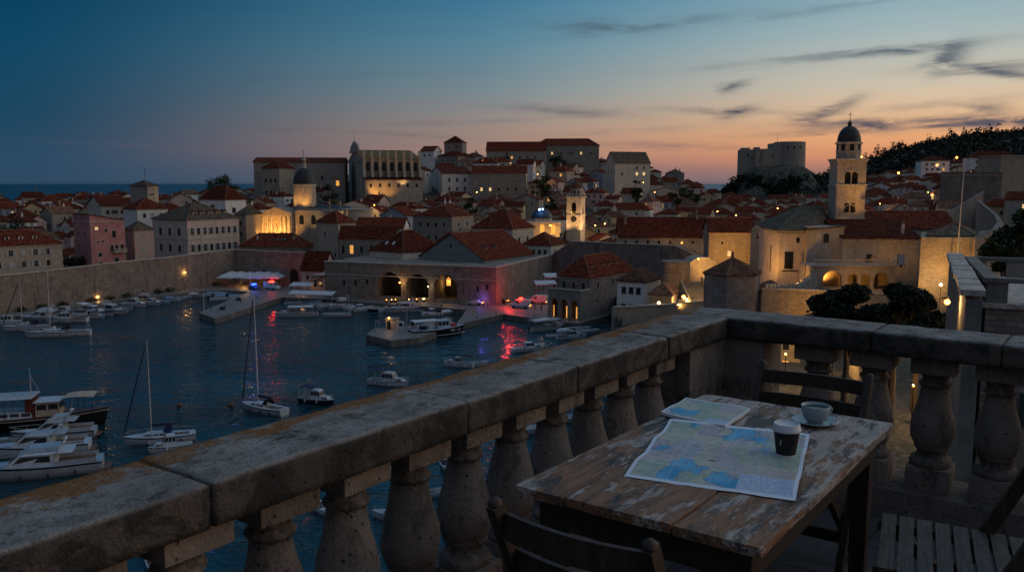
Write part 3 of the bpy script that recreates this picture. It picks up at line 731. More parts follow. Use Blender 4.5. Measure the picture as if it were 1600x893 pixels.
def shore(px):
    if px <= SHORE[0][0]: return SHORE[0][1]
    for (a, ya), (c, yc) in zip(SHORE[:-1], SHORE[1:]):
        if px <= c: return ya+(yc-ya)*(px-a)/(c-a)
    return SHORE[-1][1]
cols = list(range(-400, 960, 18))+[962, 966, 974, 985, 998, 1010]+list(range(1024, 1960, 18))
offs = [0, 3, 7, 12, 18, 26, 36, 48, 62, 78, 96, 116, 138, 162, 190, 220, 255, 290, 330, 380, 440, 510, 600, 700, 820, 950, 1100, 1300, 1600]
b = MB(); vs = []; fs = []
for px in cols:
    s0 = shore(px); k = (px-800)/1335
    vs.append((k*s0, s0, -4))
    for o in offs:
        Y = s0+o; z = ground(px, Y)
        X = k*Y
        if Y > 320: z += 2.2*noise.noise(Vector((X*.02, Y*.02, 0)))+.8*noise.noise(Vector((X*.07, Y*.07, 3)))
        if Y > 900: z += 7*noise.noise(Vector((X*.008, Y*.008, 5)))
        vs.append((X, Y, z))
n = len(offs)+1
for i in range(len(cols)-1):
    for j in range(n-1): fs.append((i*n+j, (i+1)*n+j, (i+1)*n+j+1, i*n+j+1))
b.add(vs, fs, 0, True); struct('ground', b, M['ground'])

# quays and piers
def q(x, y): p = onz(x, y, 1.5); return (p.x, p.y)
def yq(px, Y): return ((px-800)/1335*Y, Y)
b = MB()
outl = [q(-200, 540), q(-60, 507), q(0, 497), q(60, 488), q(130, 477.5), q(210, 466), q(300, 456), q(345, 453), q(388, 455.5)]
outl += [q(440, 464), q(520, 467.5), q(570, 472), q(640, 477), q(690, 480.5), q(729, 483.5), q(712, 507), q(787, 490), q(850, 500), q(905, 505), q(961, 489), q(985, 482)]
outl += [yq(1040, 225), yq(1060, 268), yq(960, 282), yq(863, 292), yq(775, 250), yq(508, 267), yq(495, 291), yq(367, 304), yq(0, 234), yq(-200, 206)]
b.prism(outl, -4, 1.5, 0, True, 1)
b.prism([q(388, 455.5), q(440, 464), q(336, 497.5), q(311, 488)], -4, 1.494, 0, True, 1)
b.prism([q(700, 494), q(712, 507), q(655, 527), q(609, 531.5), q(572, 522), q(585, 512.5), q(655, 507)], -4, 1.488, 0, True, 1)
struct('quay', b, [M['stone_dark'], M['quay']])

def wall_run(name, label, pts, tops, thick, mat, base=-2, group=None, merl=None, cmat=None):
    """stone wall along plan points with individual top heights; coping strip on top"""
    c = pts[len(pts)//2]; root = thing(name, label, 'wall', (c[0], c[1], 0), 0, group)
    b = MB(); cp = MB(); P = [Vector((p[0]-c[0], p[1]-c[1])) for p in pts]
    off = []
    for i, p in enumerate(P):
        d = (P[min(i+1, len(P)-1)]-P[max(i-1, 0)]).normalized(); off.append(Vector((-d.y, d.x)))
    for i in range(len(P)-1):
        a0, a1 = P[i], P[i+1]; b0, b1 = P[i]+off[i]*thick, P[i+1]+off[i+1]*thick
        t0, t1 = tops[i], tops[i+1]
        b.prism([a0, a1, b1, b0], base, [t0, t1, t1, t0])
        e0, e1 = P[i]-off[i]*.18, P[i+1]-off[i+1]*.18; f0, f1 = P[i]+off[i]*.5, P[i+1]+off[i+1]*.5
        cp.prism([e0, e1, f1, f0], [t0+.002, t1+.002, t1+.002, t0+.002], [t0+.3, t1+.3, t1+.3, t0+.3])
        if merl:
            L = (a1-a0).length; k = int(L/merl)
            for j in range(k):
                m0 = a0.lerp(a1, (j+.2)/k); m1 = a0.lerp(a1, (j+.7)/k); zt = t0+(t1-t0)*(j+.5)/k
                n0 = off[i]*.6; cp.prism([m0, m1, m1+n0, m0+n0], zt+.3, zt+1.25)
    b.build('wall', mat, root); cp.build('coping', cmat or M['trim'], root); return root
def pl(px, Y): return ((px-800)/1335*Y, Y)
def linepx(A, B, px):
    """point of the plan line A-B seen at photograph column px"""
    k = (px-800)/1335; A, B = Vector(A), Vector(B); d = B-A
    t = (k*A.y-A.x)/(d.x-k*d.y); return A+d*t, t*d.length
A0, A1 = pl(0, 227), pl(367, 298); dA = Vector(A1)-Vector(A0)
Am = tuple(Vector(A0)-dA*.8)
NA = 10
ptsA = [tuple(Vector(Am).lerp(Vector(A1), i/NA)) for i in range(NA+1)]
wall_run('city_wall', 'long weathered city wall along the left quay, behind the moored yachts', ptsA, [10.4+2.6*i/NA+.12*math.sin(i*2.1) for i in range(NA+1)], 3, M['stone_wall'])
B1 = pl(495, 285)
wall_run('city_wall', 'city wall behind the white cafe parasols with a dark arched gate', [A1, tuple(Vector(A1).lerp(Vector(B1), .5)), B1], [13, 12.9, 12.8], 3, M['stone_wall'])
wall_run('city_wall', 'tall plain city wall behind the red roofed harbour office', [pl(864, 287), pl(893, 283), pl(975, 274), pl(1055, 265), pl(1112, 258)], [12.4, 16.9, 16.8, 16.7, 12.5], 3, M['stone_dark'])

def arched_front(b, L, z0, z1, ops, depth, mi=0, n=10, y0=0.0):
    """front skin of length L (x from 0) with round headed openings (centre, half width, spring height, sill)"""
    ops = sorted(ops); x = 0.0
    def quad(xa, za, xb, zb):
        if xb-xa > 1e-4 and zb-za > 1e-4: b.add([(xa, y0, za), (xb, y0, za), (xb, y0, zb), (xa, y0, zb)], [(0, 1, 2, 3)], mi)
    for o in ops:
        c, hw, sp = o[:3]; sill = o[3] if len(o) > 3 else z0
        quad(x, z0, c-hw, z1)
        if sill > z0: quad(c-hw, z0, c+hw, sill)
        arc = [(c-hw*math.cos(math.pi*i/n), sp+hw*math.sin(math.pi*i/n)) for i in range(n+1)]
        for (xa, za), (xb, zb) in zip(arc[:-1], arc[1:]):
            b.add([(xa, y0, za), (xb, y0, zb), (xb, y0, z1), (xa, y0, z1)], [(0, 1, 2, 3)], mi)
        loop = [(c-hw, sill)]+arc+[(c+hw, sill)]
        for (xa, za), (xb, zb) in zip(loop[:-1], loop[1:]):
            b.add([(xa, y0, za), (xa, y0+depth, za), (xb, y0+depth, zb), (xb, y0, zb)], [(0, 1, 2, 3)], mi)
        b.add([(c-hw, y0, sill), (c+hw, y0, sill), (c+hw, y0+depth, sill), (c-hw, y0+depth, sill)], [(0, 1, 2, 3)], mi)
        x = c+hw
    quad(x, z0, L, z1)

# arsenal bastion with its three great arches
BA, BB, BC = Vector(pl(507, 261)), Vector(pl(775, 242)), Vector(pl(864, 287))
d = BB-BA; L = d.length; ang = math.atan2(d.y, d.x)
bas = thing('arsenal_bastion', 'harbour bastion with three great dark arches above the quay', 'bastion', (BA.x, BA.y, 0), ang)
b = MB(); zt = 12.2
ops = []
for (pa, pb, spy, ) in ((589, 626, 0), (634, 669, 0), (677, 714, 0)):
    _, ta = linepx(BA, BB, pa); _, tb_ = linepx(BA, BB, pb)
    ops.append(((ta+tb_)/2, (tb_-ta)/2, 6.0, 1.4))
arched_front(b, L, -2, zt, ops, 2.6)
def tolocal(p): v = Vector((p.x-BA.x, p.y-BA.y)); c_, s_ = math.cos(-ang), math.sin(-ang); return (v.x*c_-v.y*s_, v.x*s_+v.y*c_)
cl = tolocal(BC)
b.add([(L, 0, -2), (cl[0], cl[1], -2), (cl[0], cl[1], zt), (L, 0, zt)], [(0, 1, 2, 3)])
b.add([(0, 0, zt), (L, 0, zt), (cl[0], cl[1], zt), (0, cl[1], zt)], [(0, 1, 2, 3)])
b.add([(0, 30, -2), (0, 0, -2), (0, 0, zt), (0, 30, zt)], [(0, 1, 2, 3)])
b.build('wall', M['stone_wall'], bas)
b = MB(); b.box((-.2, -.2, zt), (L+.1, .5, zt+.35)); 
e = Vector((cl[0]-L, cl[1])).normalized(); nn = Vector((-e.y, e.x))
b.prism([(L-e.x*0+.25, -.05), (cl[0]+.2, cl[1]), (cl[0]-.5, cl[1]), (L-.5, .0)], zt+.003, zt+.38)
b.box((0, -.1, 8.5), (L, .02, 8.75)); b.build('coping', M['trim'], bas)
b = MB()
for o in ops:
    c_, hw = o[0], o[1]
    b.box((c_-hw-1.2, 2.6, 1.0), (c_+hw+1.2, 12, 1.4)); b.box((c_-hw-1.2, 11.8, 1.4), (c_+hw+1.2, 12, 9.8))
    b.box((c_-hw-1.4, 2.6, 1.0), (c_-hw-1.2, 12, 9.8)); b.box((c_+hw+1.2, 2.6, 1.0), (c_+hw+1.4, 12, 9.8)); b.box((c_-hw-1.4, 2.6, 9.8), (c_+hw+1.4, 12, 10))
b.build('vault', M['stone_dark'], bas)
for k, o in enumerate(ops):
    b = MB(); b.box((o[0]-o[1], .5, 1.5), (o[0]+o[1], 1.0, 2.6+.0*k)); b.build('low_wall', M['stone_wall'], bas)
for t in (.12, .19, .26, .90, .95):
    b = MB(); b.box((-.35, -.02, 0), (.35, .05, 1.6)); b.build('slit_window', M['dark'], bas, (L*t, 0, 5.2+3*(t*10 % .3)))

# the little gate beside the parasols
dB = Vector(B1)-Vector(A1); angB = math.atan2(dB.y, dB.x)
pg, tg = linepx(A1, B1, 459)
b = MB(); arc = [(-1.7, 1.5), (-1.7, 5.6)]+[(-1.7*math.cos(math.pi*i/8), 5.6+1.7*math.sin(math.pi*i/8)) for i in range(1, 8)]+[(1.7, 5.6), (1.7, 1.5)]
vs = [(x, -.12, z) for x, z in arc]; n = len(vs); vs += [(x, .2, z) for x, z in arc]
b.add(vs, [tuple(range(n)), tuple(range(2*n-1, n-1, -1))]+[(i, n+i, n+(i+1) % n, (i+1) % n) for i in range(n)])
tag(b.build('arched_gate', M['dark'], None, (pg.x, pg.y, 0), angB), 'dark arched gateway in the city wall right of the white parasols', 'gate')

# ---------------------------------------------------------------- fort on its rock and the wooded hill, right
def rock(name, cx, cy, prof, n=40, seed=0, sx=1.0, sy=1.0):
    vs = []; fs = []
    for (r, z) in prof:
        for i in range(n):
            a = 2*math.pi*i/n; v = Vector((math.cos(a)*2, math.sin(a)*2, z*.03+seed))
            k = 1+.28*noise.noise(v)+.12*noise.noise(v*3)
            vs.append((cx+r*k*math.cos(a)*sx, cy+r*k*math.sin(a)*sy, z+(2.5*noise.noise(v*2.3) if 0 < r else 0)))
    for j in range(len(prof)-1):
        for i in range(n): fs.append((j*n+i, j*n+(i+1) % n, (j+1)*n+(i+1) % n, (j+1)*n+i))
    b = MB(); b.add(vs, fs, 0, True); return b
fx = at(1212, 240, 900)
b = rock('sea_rock', fx.x, 905, [(72, -8), (66, 8), (58, 24), (48, 36), (40, 47), (30, 53), (.5, 55)], seed=2.2, sx=.95); struct('sea_rock', b, M['rock'])
fort = thing('sea_fort', 'grey stone fort with a tall round right end on the dark rock against the sunset', 'fort', (fx.x, 900, 50))
b = MB(); zt1 = at(0, 233, 900).z-50; zt2 = at(0, 221.5, 900).z-50; k = 900/1335
pts = [(-56*k, 0), (-20*k, -6), (2*k, -4), (2*k, 20), (-50*k, 22)]
b.prism(pts, -16, [zt1-1, zt1, zt1+1.5, zt1+1.5, zt1]); b.box((-6*k, -5, -14), (14*k, 16, zt1+6))
b.lathe([(25*k, -18), (24.2*k, -6), (23.4*k, zt2)], 20, 0, (24*k, 6, 0), smooth=False); b.box((-34*k, -6.4, -16), (-27*k, 2, zt1+1.8)); b.box((-52*k, -1, zt1-1.2), (-40*k, 8, zt1+1.4)); b.build('wall', M['stone_grey'], fort)
for i in range(7):
    MB().box((-.7, -.3, 0), (.7, .3, 1.6)).build('embrasure', M['dark'], fort, (-44*k+i*6.2*k, -3.6-2.4*(i/6 if i < 5 else .5), zt1-7-3*(i % 2)))
for i in range(3): MB().box((-.8, -.4, 0), (.8, .4, 2)).build('embrasure', M['dark'], fort, (24*k+(i-1)*9*k, 6-23.6*k*math.cos((i-1)*.42), zt2-7))
b = MB(); b.tube((4*k, 4, zt1), (4*k, 4, zt1+18), .22, .12); b.build('flagpole', M['iron'], fort)
# ---------------------------------------------------------------- building kit
OCC = []                       # occupied plan rectangles: (centre, half width, half depth, angle)
WIN = {}
def win_mesh(w, h, style):
    key = (round(w, 2), round(h, 2), style)
    if key in WIN: return WIN[key]
    b = MB(); hw, hh = w/2, h/2
    pane = {'lit': M['lit'], 'litp': M['litpale']}.get(style, M['glass'])
    side = M['shutter_white'] if style in ('shutw', 'closed') else M['shutter']
    f = .12
    for (a, c) in (((-hw-f, -.09, -hh-f*1.4), (hw+f, .02, -hh)), ((-hw-f, -.08, hh), (hw+f, .02, hh+f)), ((-hw-f, -.07, -hh), (-hw, .02, hh)), ((hw, -.07, -hh), (hw+f, .02, hh))): b.box(a, c, 0)
    b.box((-hw, -.025, -hh), (hw, .01, hh), 1)
    if style == 'closed': b.box((-hw+.02, -.06, -hh+.02), (hw-.02, -.028, hh-.02), 2)
    elif style not in ('hole', 'slit'):
        b.box((-.035, -.05, -hh), (.035, -.027, hh), 0 if style != 'dark' else 2); b.box((-hw, -.048, hh*.2), (hw, -.029, hh*.2+.06), 0 if style != 'dark' else 2)
    if style in ('shut', 'shutw'):
        for sx in (-1, 1): b.box((sx*(hw+f+.03) if sx > 0 else -hw-f-.03-hw*.95, -.13, -hh), ((hw+f+.03+hw*.95) if sx > 0 else -hw-f-.03, -.092, hh), 2)
    WIN[key] = b.mesh('window', [M['trim'], pane, side]); return WIN[key]
def put_win(root, x, y, z, rz, w, h, style, label=None):
    o = link('window', win_mesh(w, h, style), root, (x, y, z), rz)
    if label: o['label'] = label
    return o
def roof_mesh(kind, w, d, rh, over=.4, ridge=True):
    """roof over a w x d plan centred on x, y from 0 (front) to d; eave at z 0"""
    b = MB(); x0, x1, y0, y1 = -w/2-over, w/2+over, -over, d+over; t = .2
    W_, D_ = x1-x0, y1-y0
    base = [(x0, y0), (x1, y0), (x1, y1), (x0, y1)]
    if kind == 'hip':
        if W_ >= D_: r0, r1 = (x0+D_/2, (y0+y1)/2), (x1-D_/2, (y0+y1)/2)
        else: r0, r1 = ((x0+x1)/2, y0+W_/2), ((x0+x1)/2, y1-W_/2)
    elif kind == 'gx': r0, r1 = (x0, (y0+y1)/2), (x1, (y0+y1)/2)
    elif kind == 'gy': r0, r1 = ((x0+x1)/2, y0), ((x0+x1)/2, y1)
    elif kind == 'pyr': r0 = r1 = ((x0+x1)/2, (y0+y1)/2)
    if kind == 'flat':
        b.box((x0+over*.5, y0+over*.5, 0), (x1-over*.5, y1-over*.5, .25)); return b
    if kind == 'shed':
        b.add([(x0, y0, rh+.02), (x1, y0, .02), (x1, y1, .02), (x0, y1, rh+.02), (x0, y0, rh+t), (x1, y0, t), (x1, y1, t), (x0, y1, rh+t)],
              [(0, 3, 2, 1), (4, 5, 6, 7), (0, 1, 5, 4), (1, 2, 6, 5), (2, 3, 7, 6), (3, 0, 4, 7)]); return b
    if kind in ('gx', 'gy'):           # two slabs, open at the gable ends
        def Pz(i, top): return (base[i][0], base[i][1], t if top else .01)
        R0 = [(r0[0], r0[1], rh+t), (r0[0], r0[1], rh+.01)]; R1 = [(r1[0], r1[1], rh+t), (r1[0], r1[1], rh+.01)]
        for (i, j, ra, rb_) in (((0, 1, R0, R1), (2, 3, R1, R0)) if kind == 'gx' else ((1, 2, R0, R1), (3, 0, R1, R0))):
            vv = [Pz(i, 1), Pz(j, 1), rb_[0], ra[0], Pz(i, 0), Pz(j, 0), rb_[1], ra[1]]
            b.add(vv, [(0, 1, 2, 3), (7, 6, 5, 4), (4, 5, 1, 0), (5, 6, 2, 1), (7, 4, 0, 3)], 0)
        if ridge: b.tube((r0[0], r0[1], rh+t), (r1[0], r1[1], rh+t), .12, .12, 5, 1, False)
        return b
    vs = [(x, y, .01) for x, y in base]+[(x, y, t) for x, y in base]+[(r0[0], r0[1], rh+t), (r1[0], r1[1], rh+t)]
    fs = [(0, 1, 5, 4), (1, 2, 6, 5), (2, 3, 7, 6), (3, 0, 4, 7), (3, 2, 1, 0)]
    if kind == 'pyr': fs += [(4, 5, 8), (5, 6, 8), (6, 7, 8), (7, 4, 8)]
    elif kind == 'gx' or (kind == 'hip' and W_ >= D_):
        fs += [(4, 5, 9, 8), (6, 7, 8, 9), (5, 6, 9), (7, 4, 8)]
    else: fs += [(4, 5, 8), (5, 6, 9, 8), (6, 7, 9), (7, 4, 8, 9)]
    b.add(vs, fs, 0)
    if ridge:
        rr = .11
        if (Vector(r1)-Vector(r0)).length > .2: b.tube((r0[0], r0[1], rh+t), (r1[0], r1[1], rh+t), rr, rr, 5, 1, False)
        if kind in ('hip', 'pyr'):
            ends = {4: 8, 5: 8, 6: 9, 7: 9} if (kind == 'hip' and W_ < D_) else {4: 8, 7: 8, 5: 9, 6: 9}
            for a, c in ends.items(): b.tube(vs[a], vs[c], rr, rr, 5, 1, False)
    return b
M['ridge'] = plain('ridge_tiles', (.23, .11, .07), .9, 0, .3, 3, True)
def dormer(roof, x, y, z, rz=0, mat='white', s=1.0, lit=False):
    b = MB(); b.box((-.6*s, -.1, -.6*s), (.6*s, 2.4*s, .75*s), 0); b.add([(-.75*s, -.25, .75*s), (.75*s, -.25, .75*s), (0, -.25, 1.25*s), (-.75*s, 2.4*s, .75*s), (.75*s, 2.4*s, .75*s), (0, 2.4*s, 1.25*s)], [(0, 1, 2), (1, 4, 5, 2), (4, 3, 5), (3, 0, 2, 5)], 1)
    b.box((-.35*s, -.14, -.35*s), (.35*s, -.101, .6*s), 2)
    return b.build('dormer', [M[mat], M['roof'], M['lit'] if lit else M['glass']], roof, (x, y, z), rz)
CHIM = {}
def chimney(roof, x, y, z, h=1.5, s=.7, mat='cream'):
    k = (round(h, 1), s, mat)
    if k not in CHIM:
        b = MB(); b.cbox((0, 0, h/2-.6), (s, s*.8, h+1.2), 0); b.cbox((0, 0, h+.06), (s+.2, s*.8+.2, .14), 1)
        for sx in (-.5, .5): b.cbox((sx*s*.6, 0, h+.3), (.16, s*.6, .34), 0)
        b.cbox((0, 0, h+.52), (s+.1, s*.8+.1, .12), 1); CHIM[k] = b.mesh('chimney', [M[mat], M['roof']])
    return link('chimney', CHIM[k], roof, (x, y, z))
def roof_z(kind, w, d, rh, x, y, over=.4):
    """height of the roof surface above the eave at local x, y"""
    W_, D_ = w+2*over, d+2*over
    ex = min(x+W_/2, W_/2-x); ey = min(y+over, d+over-y)
    if kind == 'gx': f = ey/(D_/2)
    elif kind == 'gy': f = ex/(W_/2)
    elif kind == 'hip': f = min(ex, ey)/(min(W_, D_)/2)
    elif kind == 'pyr': f = min(ex/(W_/2), ey/(D_/2))
    elif kind == 'shed': f = (W_/2-x)/W_
    else: f = 0
    return .2+rh*min(1, max(0, f))
def body(name, label, cat, loc, rz, w, d, h, mat, roof='hip', rh=4, rmat='roof', front=None, left=None, right=None, cornice=True, over=.4, group=None, extra=None, sidemat=None):
    """house: loc = middle of the front's foot; local x along the front, y into the depth. front/left/right: list of (u 0..1, metres below the eave, w, h, style)"""
    root = thing(name, label, cat, loc, rz, group)
    b = MB(); b.box((-w/2, 0, 0), (w/2, d, h), 0)
    if roof == 'gx':
        for sx in (-1, 1): b.add([(sx*w/2, 0, h), (sx*w/2, d, h), (sx*w/2, d/2, h+rh)], [(0, 1, 2) if sx > 0 else (0, 2, 1)], 0)
    if roof == 'gy':
        for y in (0, d): b.add([(-w/2, y, h), (w/2, y, h), (0, y, h+rh)], [(0, 1, 2) if y == 0 else (0, 2, 1)], 0)
    if roof == 'shed':
        b.add([(-w/2, 0, h), (w/2, 0, h), (-w/2, 0, h+rh), (-w/2, d, h), (w/2, d, h), (-w/2, d, h+rh)], [(0, 1, 2), (3, 5, 4), (0, 2, 5, 3)], 0)
    if cornice and roof != 'gy': b.box((-w/2-.15, -.15, h-.3), (w/2+.15, d+.15, h-.004), 1)
    if roof == 'flat':
        for a, c in (((-w/2, 0, h), (w/2, .35, h+.9)), ((-w/2, d-.35, h), (w/2, d, h+.9)), ((-w/2, .35, h), (-w/2+.35, d-.35, h+.9)), ((w/2-.35, .35, h), (w/2, d-.35, h+.9))): b.box(a, c, 0)
    b.build('wall', [M[mat], M['trim']], root)
    r = roof_mesh(roof, w, d, rh, over).build('roof', [M[rmat], M['ridge']], root, (0, 0, h))
    for face, lst in (('f', front), ('l', left), ('r', right)):
        for (u, dz, ww, hh, st) in (lst or ()):
            if face == 'f': put_win(root, (u-.5)*w, 0, h-dz, 0, ww, hh, st)
            elif face == 'l': put_win(root, -w/2, (1-u)*d, h-dz, -math.pi/2, ww, hh, st)
            else: put_win(root, w/2, u*d, h-dz, math.pi/2, ww, hh, st)
    c_, s_ = math.cos(rz), math.sin(rz)
    OCC.append((loc[0]-s_*d/2, loc[1]+c_*d/2, w/2, d/2, rz))
    return root, r
def grid(rows, n, w, h, styles='dark', lo=.1, hi=.9, skip=()):
    out = []; k = 0
    for dz in rows:
        for i in range(n):
            st = styles if isinstance(styles, str) else styles[k % len(styles)]
            if k not in skip: out.append((lo+(hi-lo)*(i+.5)/n if n > 1 else .5, dz, w, h, st))
            k += 1
    return out
def cb(name, label, x0, xc, x1, ye, Yc, th, d=None, w=None, base=None, cat='house', **kw):
    """corner building: xc is the photograph column of its nearest upright edge, ye the eave row there"""
    th = R(th); c_, s_ = math.cos(th), math.sin(th); E = at(xc, ye, Yc); X, Y = E.x, E.y
    f = fd(ye)[0]; r0, r1 = (x0-800)/f, (x1-800)/f
    if th >= 0:
        if w is None: w = (r1*Y-X)/(c_-r1*s_)
        if d is None: d = (X-r0*Y)/(s_+r0*c_)
        d = abs(d); foot = Vector((X+c_*w/2, Y+s_*w/2))
    else:
        if w is None: w = (X-r0*Y)/(c_-r0*s_)
        if d is None: d = (X-r1*Y)/(s_+r1*c_)
        d = abs(d); foot = Vector((X-c_*w/2, Y-s_*w/2))
    if base is None: base = ground(xc, Yc)-2
    return body(name, label, cat, (foot.x, foot.y, base), th, w, min(d, 60), E.z-base, **kw)
# ---------------------------------------------------------------- named buildings of the old town
D2 = ['dark', 'shut', 'dark', 'closed']
def dorm_row(r, kind, w, d, rh, ys, n, s=1.0, mat='white', lo=.2, hi=.8, lit=()):
    for i in range(n):
        x = (lo+(hi-lo)*(i+.5)/n-.5)*w; z = roof_z(kind, w, d, rh, x, ys); dormer(r, x, ys, z+.1, 0, mat, s, i in lit)
def dims(root):
    wl = [c for c in root.children if c.name.startswith('wall')][0]; xs = [v.co for v in wl.data.vertices]
    return max(v.x for v in xs)*2-.3, max(v.y for v in xs)-.15, max(v.z for v in xs)
# left quarter, behind the long wall
t, r = cb('townhouse', 'beige stone townhouse with white dormers, leftmost above the long city wall', -60, -50, 97, 387, 245, 45, d=13, base=4, mat='stone', roof='hip', rh=4.2,
          front=grid([2.2, 5.6], 6, 1.1, 1.7, ['shutw', 'dark', 'shutw', 'closed', 'shutw']))
w_, d_, _ = dims(t); dorm_row(r, 'hip', w_, d_, 4.2, 2.2, 4, 1.0)
t, r = cb('townhouse', 'faded pink house with a small stone balcony above the long wall', 114, 140, 194, 346, 266, 48, base=4, mat='pink', roof='shed', rh=2.2, rmat='roof_dark',
          front=[(.18, 2.2, .9, .9, 'litp'), (.45, 3.0, .8, 1.2, 'dark'), (.68, 4.2, 1.2, 2.2, 'dark'), (.2, 6.5, .7, .6, 'dark'), (.35, 6.3, .7, .6, 'dark'), (.6, 8.6, 1.0, 1.9, 'dark'), (.74, 8.6, 1.1, 2.0, 'dark'), (.9, 8.4, 1.1, 1.9, 'dark'), (.25, 10.4, 1.1, 1.2, 'dark'), (.72, 12.8, 1.3, 2.1, 'dark'), (.25, 13.2, .8, 1.0, 'dark')],
          left=grid([4, 8], 2, .9, 1.4, 'dark'))
w_, d_, h_ = dims(t)
b = MB(); x0, x1 = w_*.5*.25, w_*.5*.98; zb = h_-2.2-9.8
b.box((x0, -1.4, zb-.25), (x1, 0, zb))
for i in range(12): b.cbox((x0+.1+(x1-x0-.2)*i/11, -1.3, zb+.5), (.14, .12, .9))
b.box((x0, -1.38, zb+.95), (x1, -1.22, zb+1.08)); b.build('balcony', M['trim'], t)
cb('townhouse', 'pale pink narrow house with one grey white shutter, right of the faded pink one', 194, 209, 240, 360, 280, 46, base=4, mat='palepink', roof='hip', rh=2.6, rmat='roof_dark',
   front=[(.45, 2.0, .9, 1.0, 'closed'), (.45, 6.2, 1.5, 2.0, 'closed'), (.42, 10.8, .8, .9, 'dark'), (.7, 10.8, .8, .9, 'dark')], left=[(.5, 5, .9, 1.4, 'dark')])
t, r = cb('palace', 'large two storey stone palace with mottled dark hipped roof and rows of shuttered windows', 238, 292, 373, 344, 297, 57, base=4, mat='stone_pink', roof='hip', rh=5.6, rmat='roof_dark', cat='palace',
          front=grid([4.0, 9.8], 8, 1.1, 2.3, ['shutw', 'dark', 'shutw', 'shutw', 'dark'], .03, .97), left=grid([4.2, 10], 3, 1.4, 2.5, 'dark', .1, .9))
w_, d_, h_ = dims(t); dorm_row(r, 'hip', w_, d_, 5.6, 2.4, 5, 1.1, 'cream', .15, .9)
b = MB(); b.box((-w_/2-.12, -.12, h_-6.9), (w_/2+.12, d_+.12, h_-6.6)); b.build('string_course', M['trim'], t)
t, r = cb('house', 'low house with dark red roof and two white dormers, below the floodlit cathedral front', 369, 372, 476, 386, 302, -4, d=11, w=23.5, base=4, mat='stone_grey', roof='hip', rh=4.4, front=grid([1.4], 5, .8, .9, 'dark'))
E = dims(t); t.location.x = at(423, 386, 302).x
dormer(r, 1.0, 2.4, 2.2, 0, 'white', 1.1); dormer(r, 3.6, 2.4, 2.2, 0, 'white', 1.1); chimney(r, -6, 3, 2.0, 1.6); chimney(r, 7.2, 3, 2.0, 1.6)
cb('house', 'square hip roofed stone house, tallest right of the dark red roof with dormers', 494, 528, 556, 349, 297, -42, base=4, mat='stone', roof='pyr', rh=4.2, front=[(.4, 4, 1.0, 1.6, 'dark'), (.5, 11, 1, 1.5, 'dark'), (.85, 11, 1, 1.5, 'dark')], right=[(.5, 11, 1.0, 1.5, 'dark')])
t, r = cb('house', 'long low house with red roof and orange lit doorway, above the bastion parapet', 530, 617, 617, 374, 290, -2, d=9, base=6, mat='stone_grey', roof='gx', rh=4.2,
          front=[(.07, 3.4, 1.0, 2.6, 'dark'), (.22, 3.4, 1.1, 2.8, 'lit'), (.4, 3.4, 1, 2.4, 'dark'), (.58, 3.4, 1.2, 2.8, 'dark'), (.85, 3, .8, 1, 'dark')])
cb('house', 'house with brighter red gabled roof behind the long low house with lit doorway', 556, 630, 645, 357, 312, -8, d=9, base=4, mat='white', roof='gx', rh=3.6, front=[(.1, 1.5, .8, 1, 'dark')])
t, r = cb('house', 'broad hip roofed house with pale skylights beside the grey green gable', 578, 630, 694, 395, 270, -38, base=10, mat='cream', roof='hip', rh=6.4, front=grid([3.0], 5, 1.0, 1.4, 'dark'), right=grid([3.0], 3, 1.0, 1.4, 'dark'))
w_, d_, h_ = dims(t)
for x in (-2.4, .8):
    z = roof_z('hip', w_, d_, 6.4, x, 2.6); b = MB(); b.cbox((0, 0, 0), (.9, 1.3, .12)); o = b.build('skylight', M['canvas'], r, (x, 2.6, z+.1)); o.rotation_euler = (R(45), 0, 0)
t, r = cb('boathouse', 'grey green plastered gable with broad red roof on top of the bastion', 655, 757, 834, 407, 257, -33, base=11, mat='greengrey', roof='gy', rh=7.6, cornice=False,
          front=[(.3, 1.3, .9, 1.3, 'hole'), (.46, 1.3, .9, 1.3, 'hole'), (.62, 1.3, .9, 1.3, 'hole'), (.78, 1.3, .9, 1.3, 'hole'), (.5, -4.0, .9, 1.5, 'hole')], right=[(.12, 1.6, 1, 1.4, 'dark'), (.3, 1.6, 1, 1.4, 'dark')])
w_, d_, h_ = dims(t)
for y in (d_*.25, d_*.42): 
    z = roof_z('gy', w_, d_, 7.6, w_*.3, y); dormer(r, w_*.34, y, z-.2, math.pi/2, 'stone_grey', .8)
cb('townhouse', 'long grey stone house with two rows of dark windows behind the green gable', 645, 706, 740, 339, 325, -26, base=4, mat='stone_grey', roof='hip', rh=4.0, front=grid([3, 8], 4, 1.2, 1.7, 'dark'), right=grid([3, 8], 2, 1.1, 1.6, 'dark'))
t, r = cb('townhouse', 'hip roofed house with one bright white side wall, left of the small lit dome', 738, 801, 834, 358, 296, -32, base=4, mat='cream', roof='hip', rh=6.4, front=[(.35, 4.6, 1.2, 1.8, 'dark'), (.75, 4.6, 1.2, 1.8, 'dark'), (.85, 4.6, 1.2, 1.8, 'dark')], right=[(.3, 4, 1.1, 1.7, 'dark'), (.7, 4, 1.1, 2.2, 'dark'), (.5, 8, 1, 2, 'dark')])
w_, d_, h_ = dims(t); dorm_row(r, 'hip', w_, d_, 6.4, 2.5, 2, .7, 'stone_grey')
cb('house', 'low hip roofed house with a row of small windows under the bell tower', 816, 861, 882, 384, 288, -26, base=4, mat='cream', roof='hip', rh=4.0, front=grid([2.2], 4, 1, 1.4, 'dark'), right=grid([2.2], 2, .9, 1.3, 'dark'))
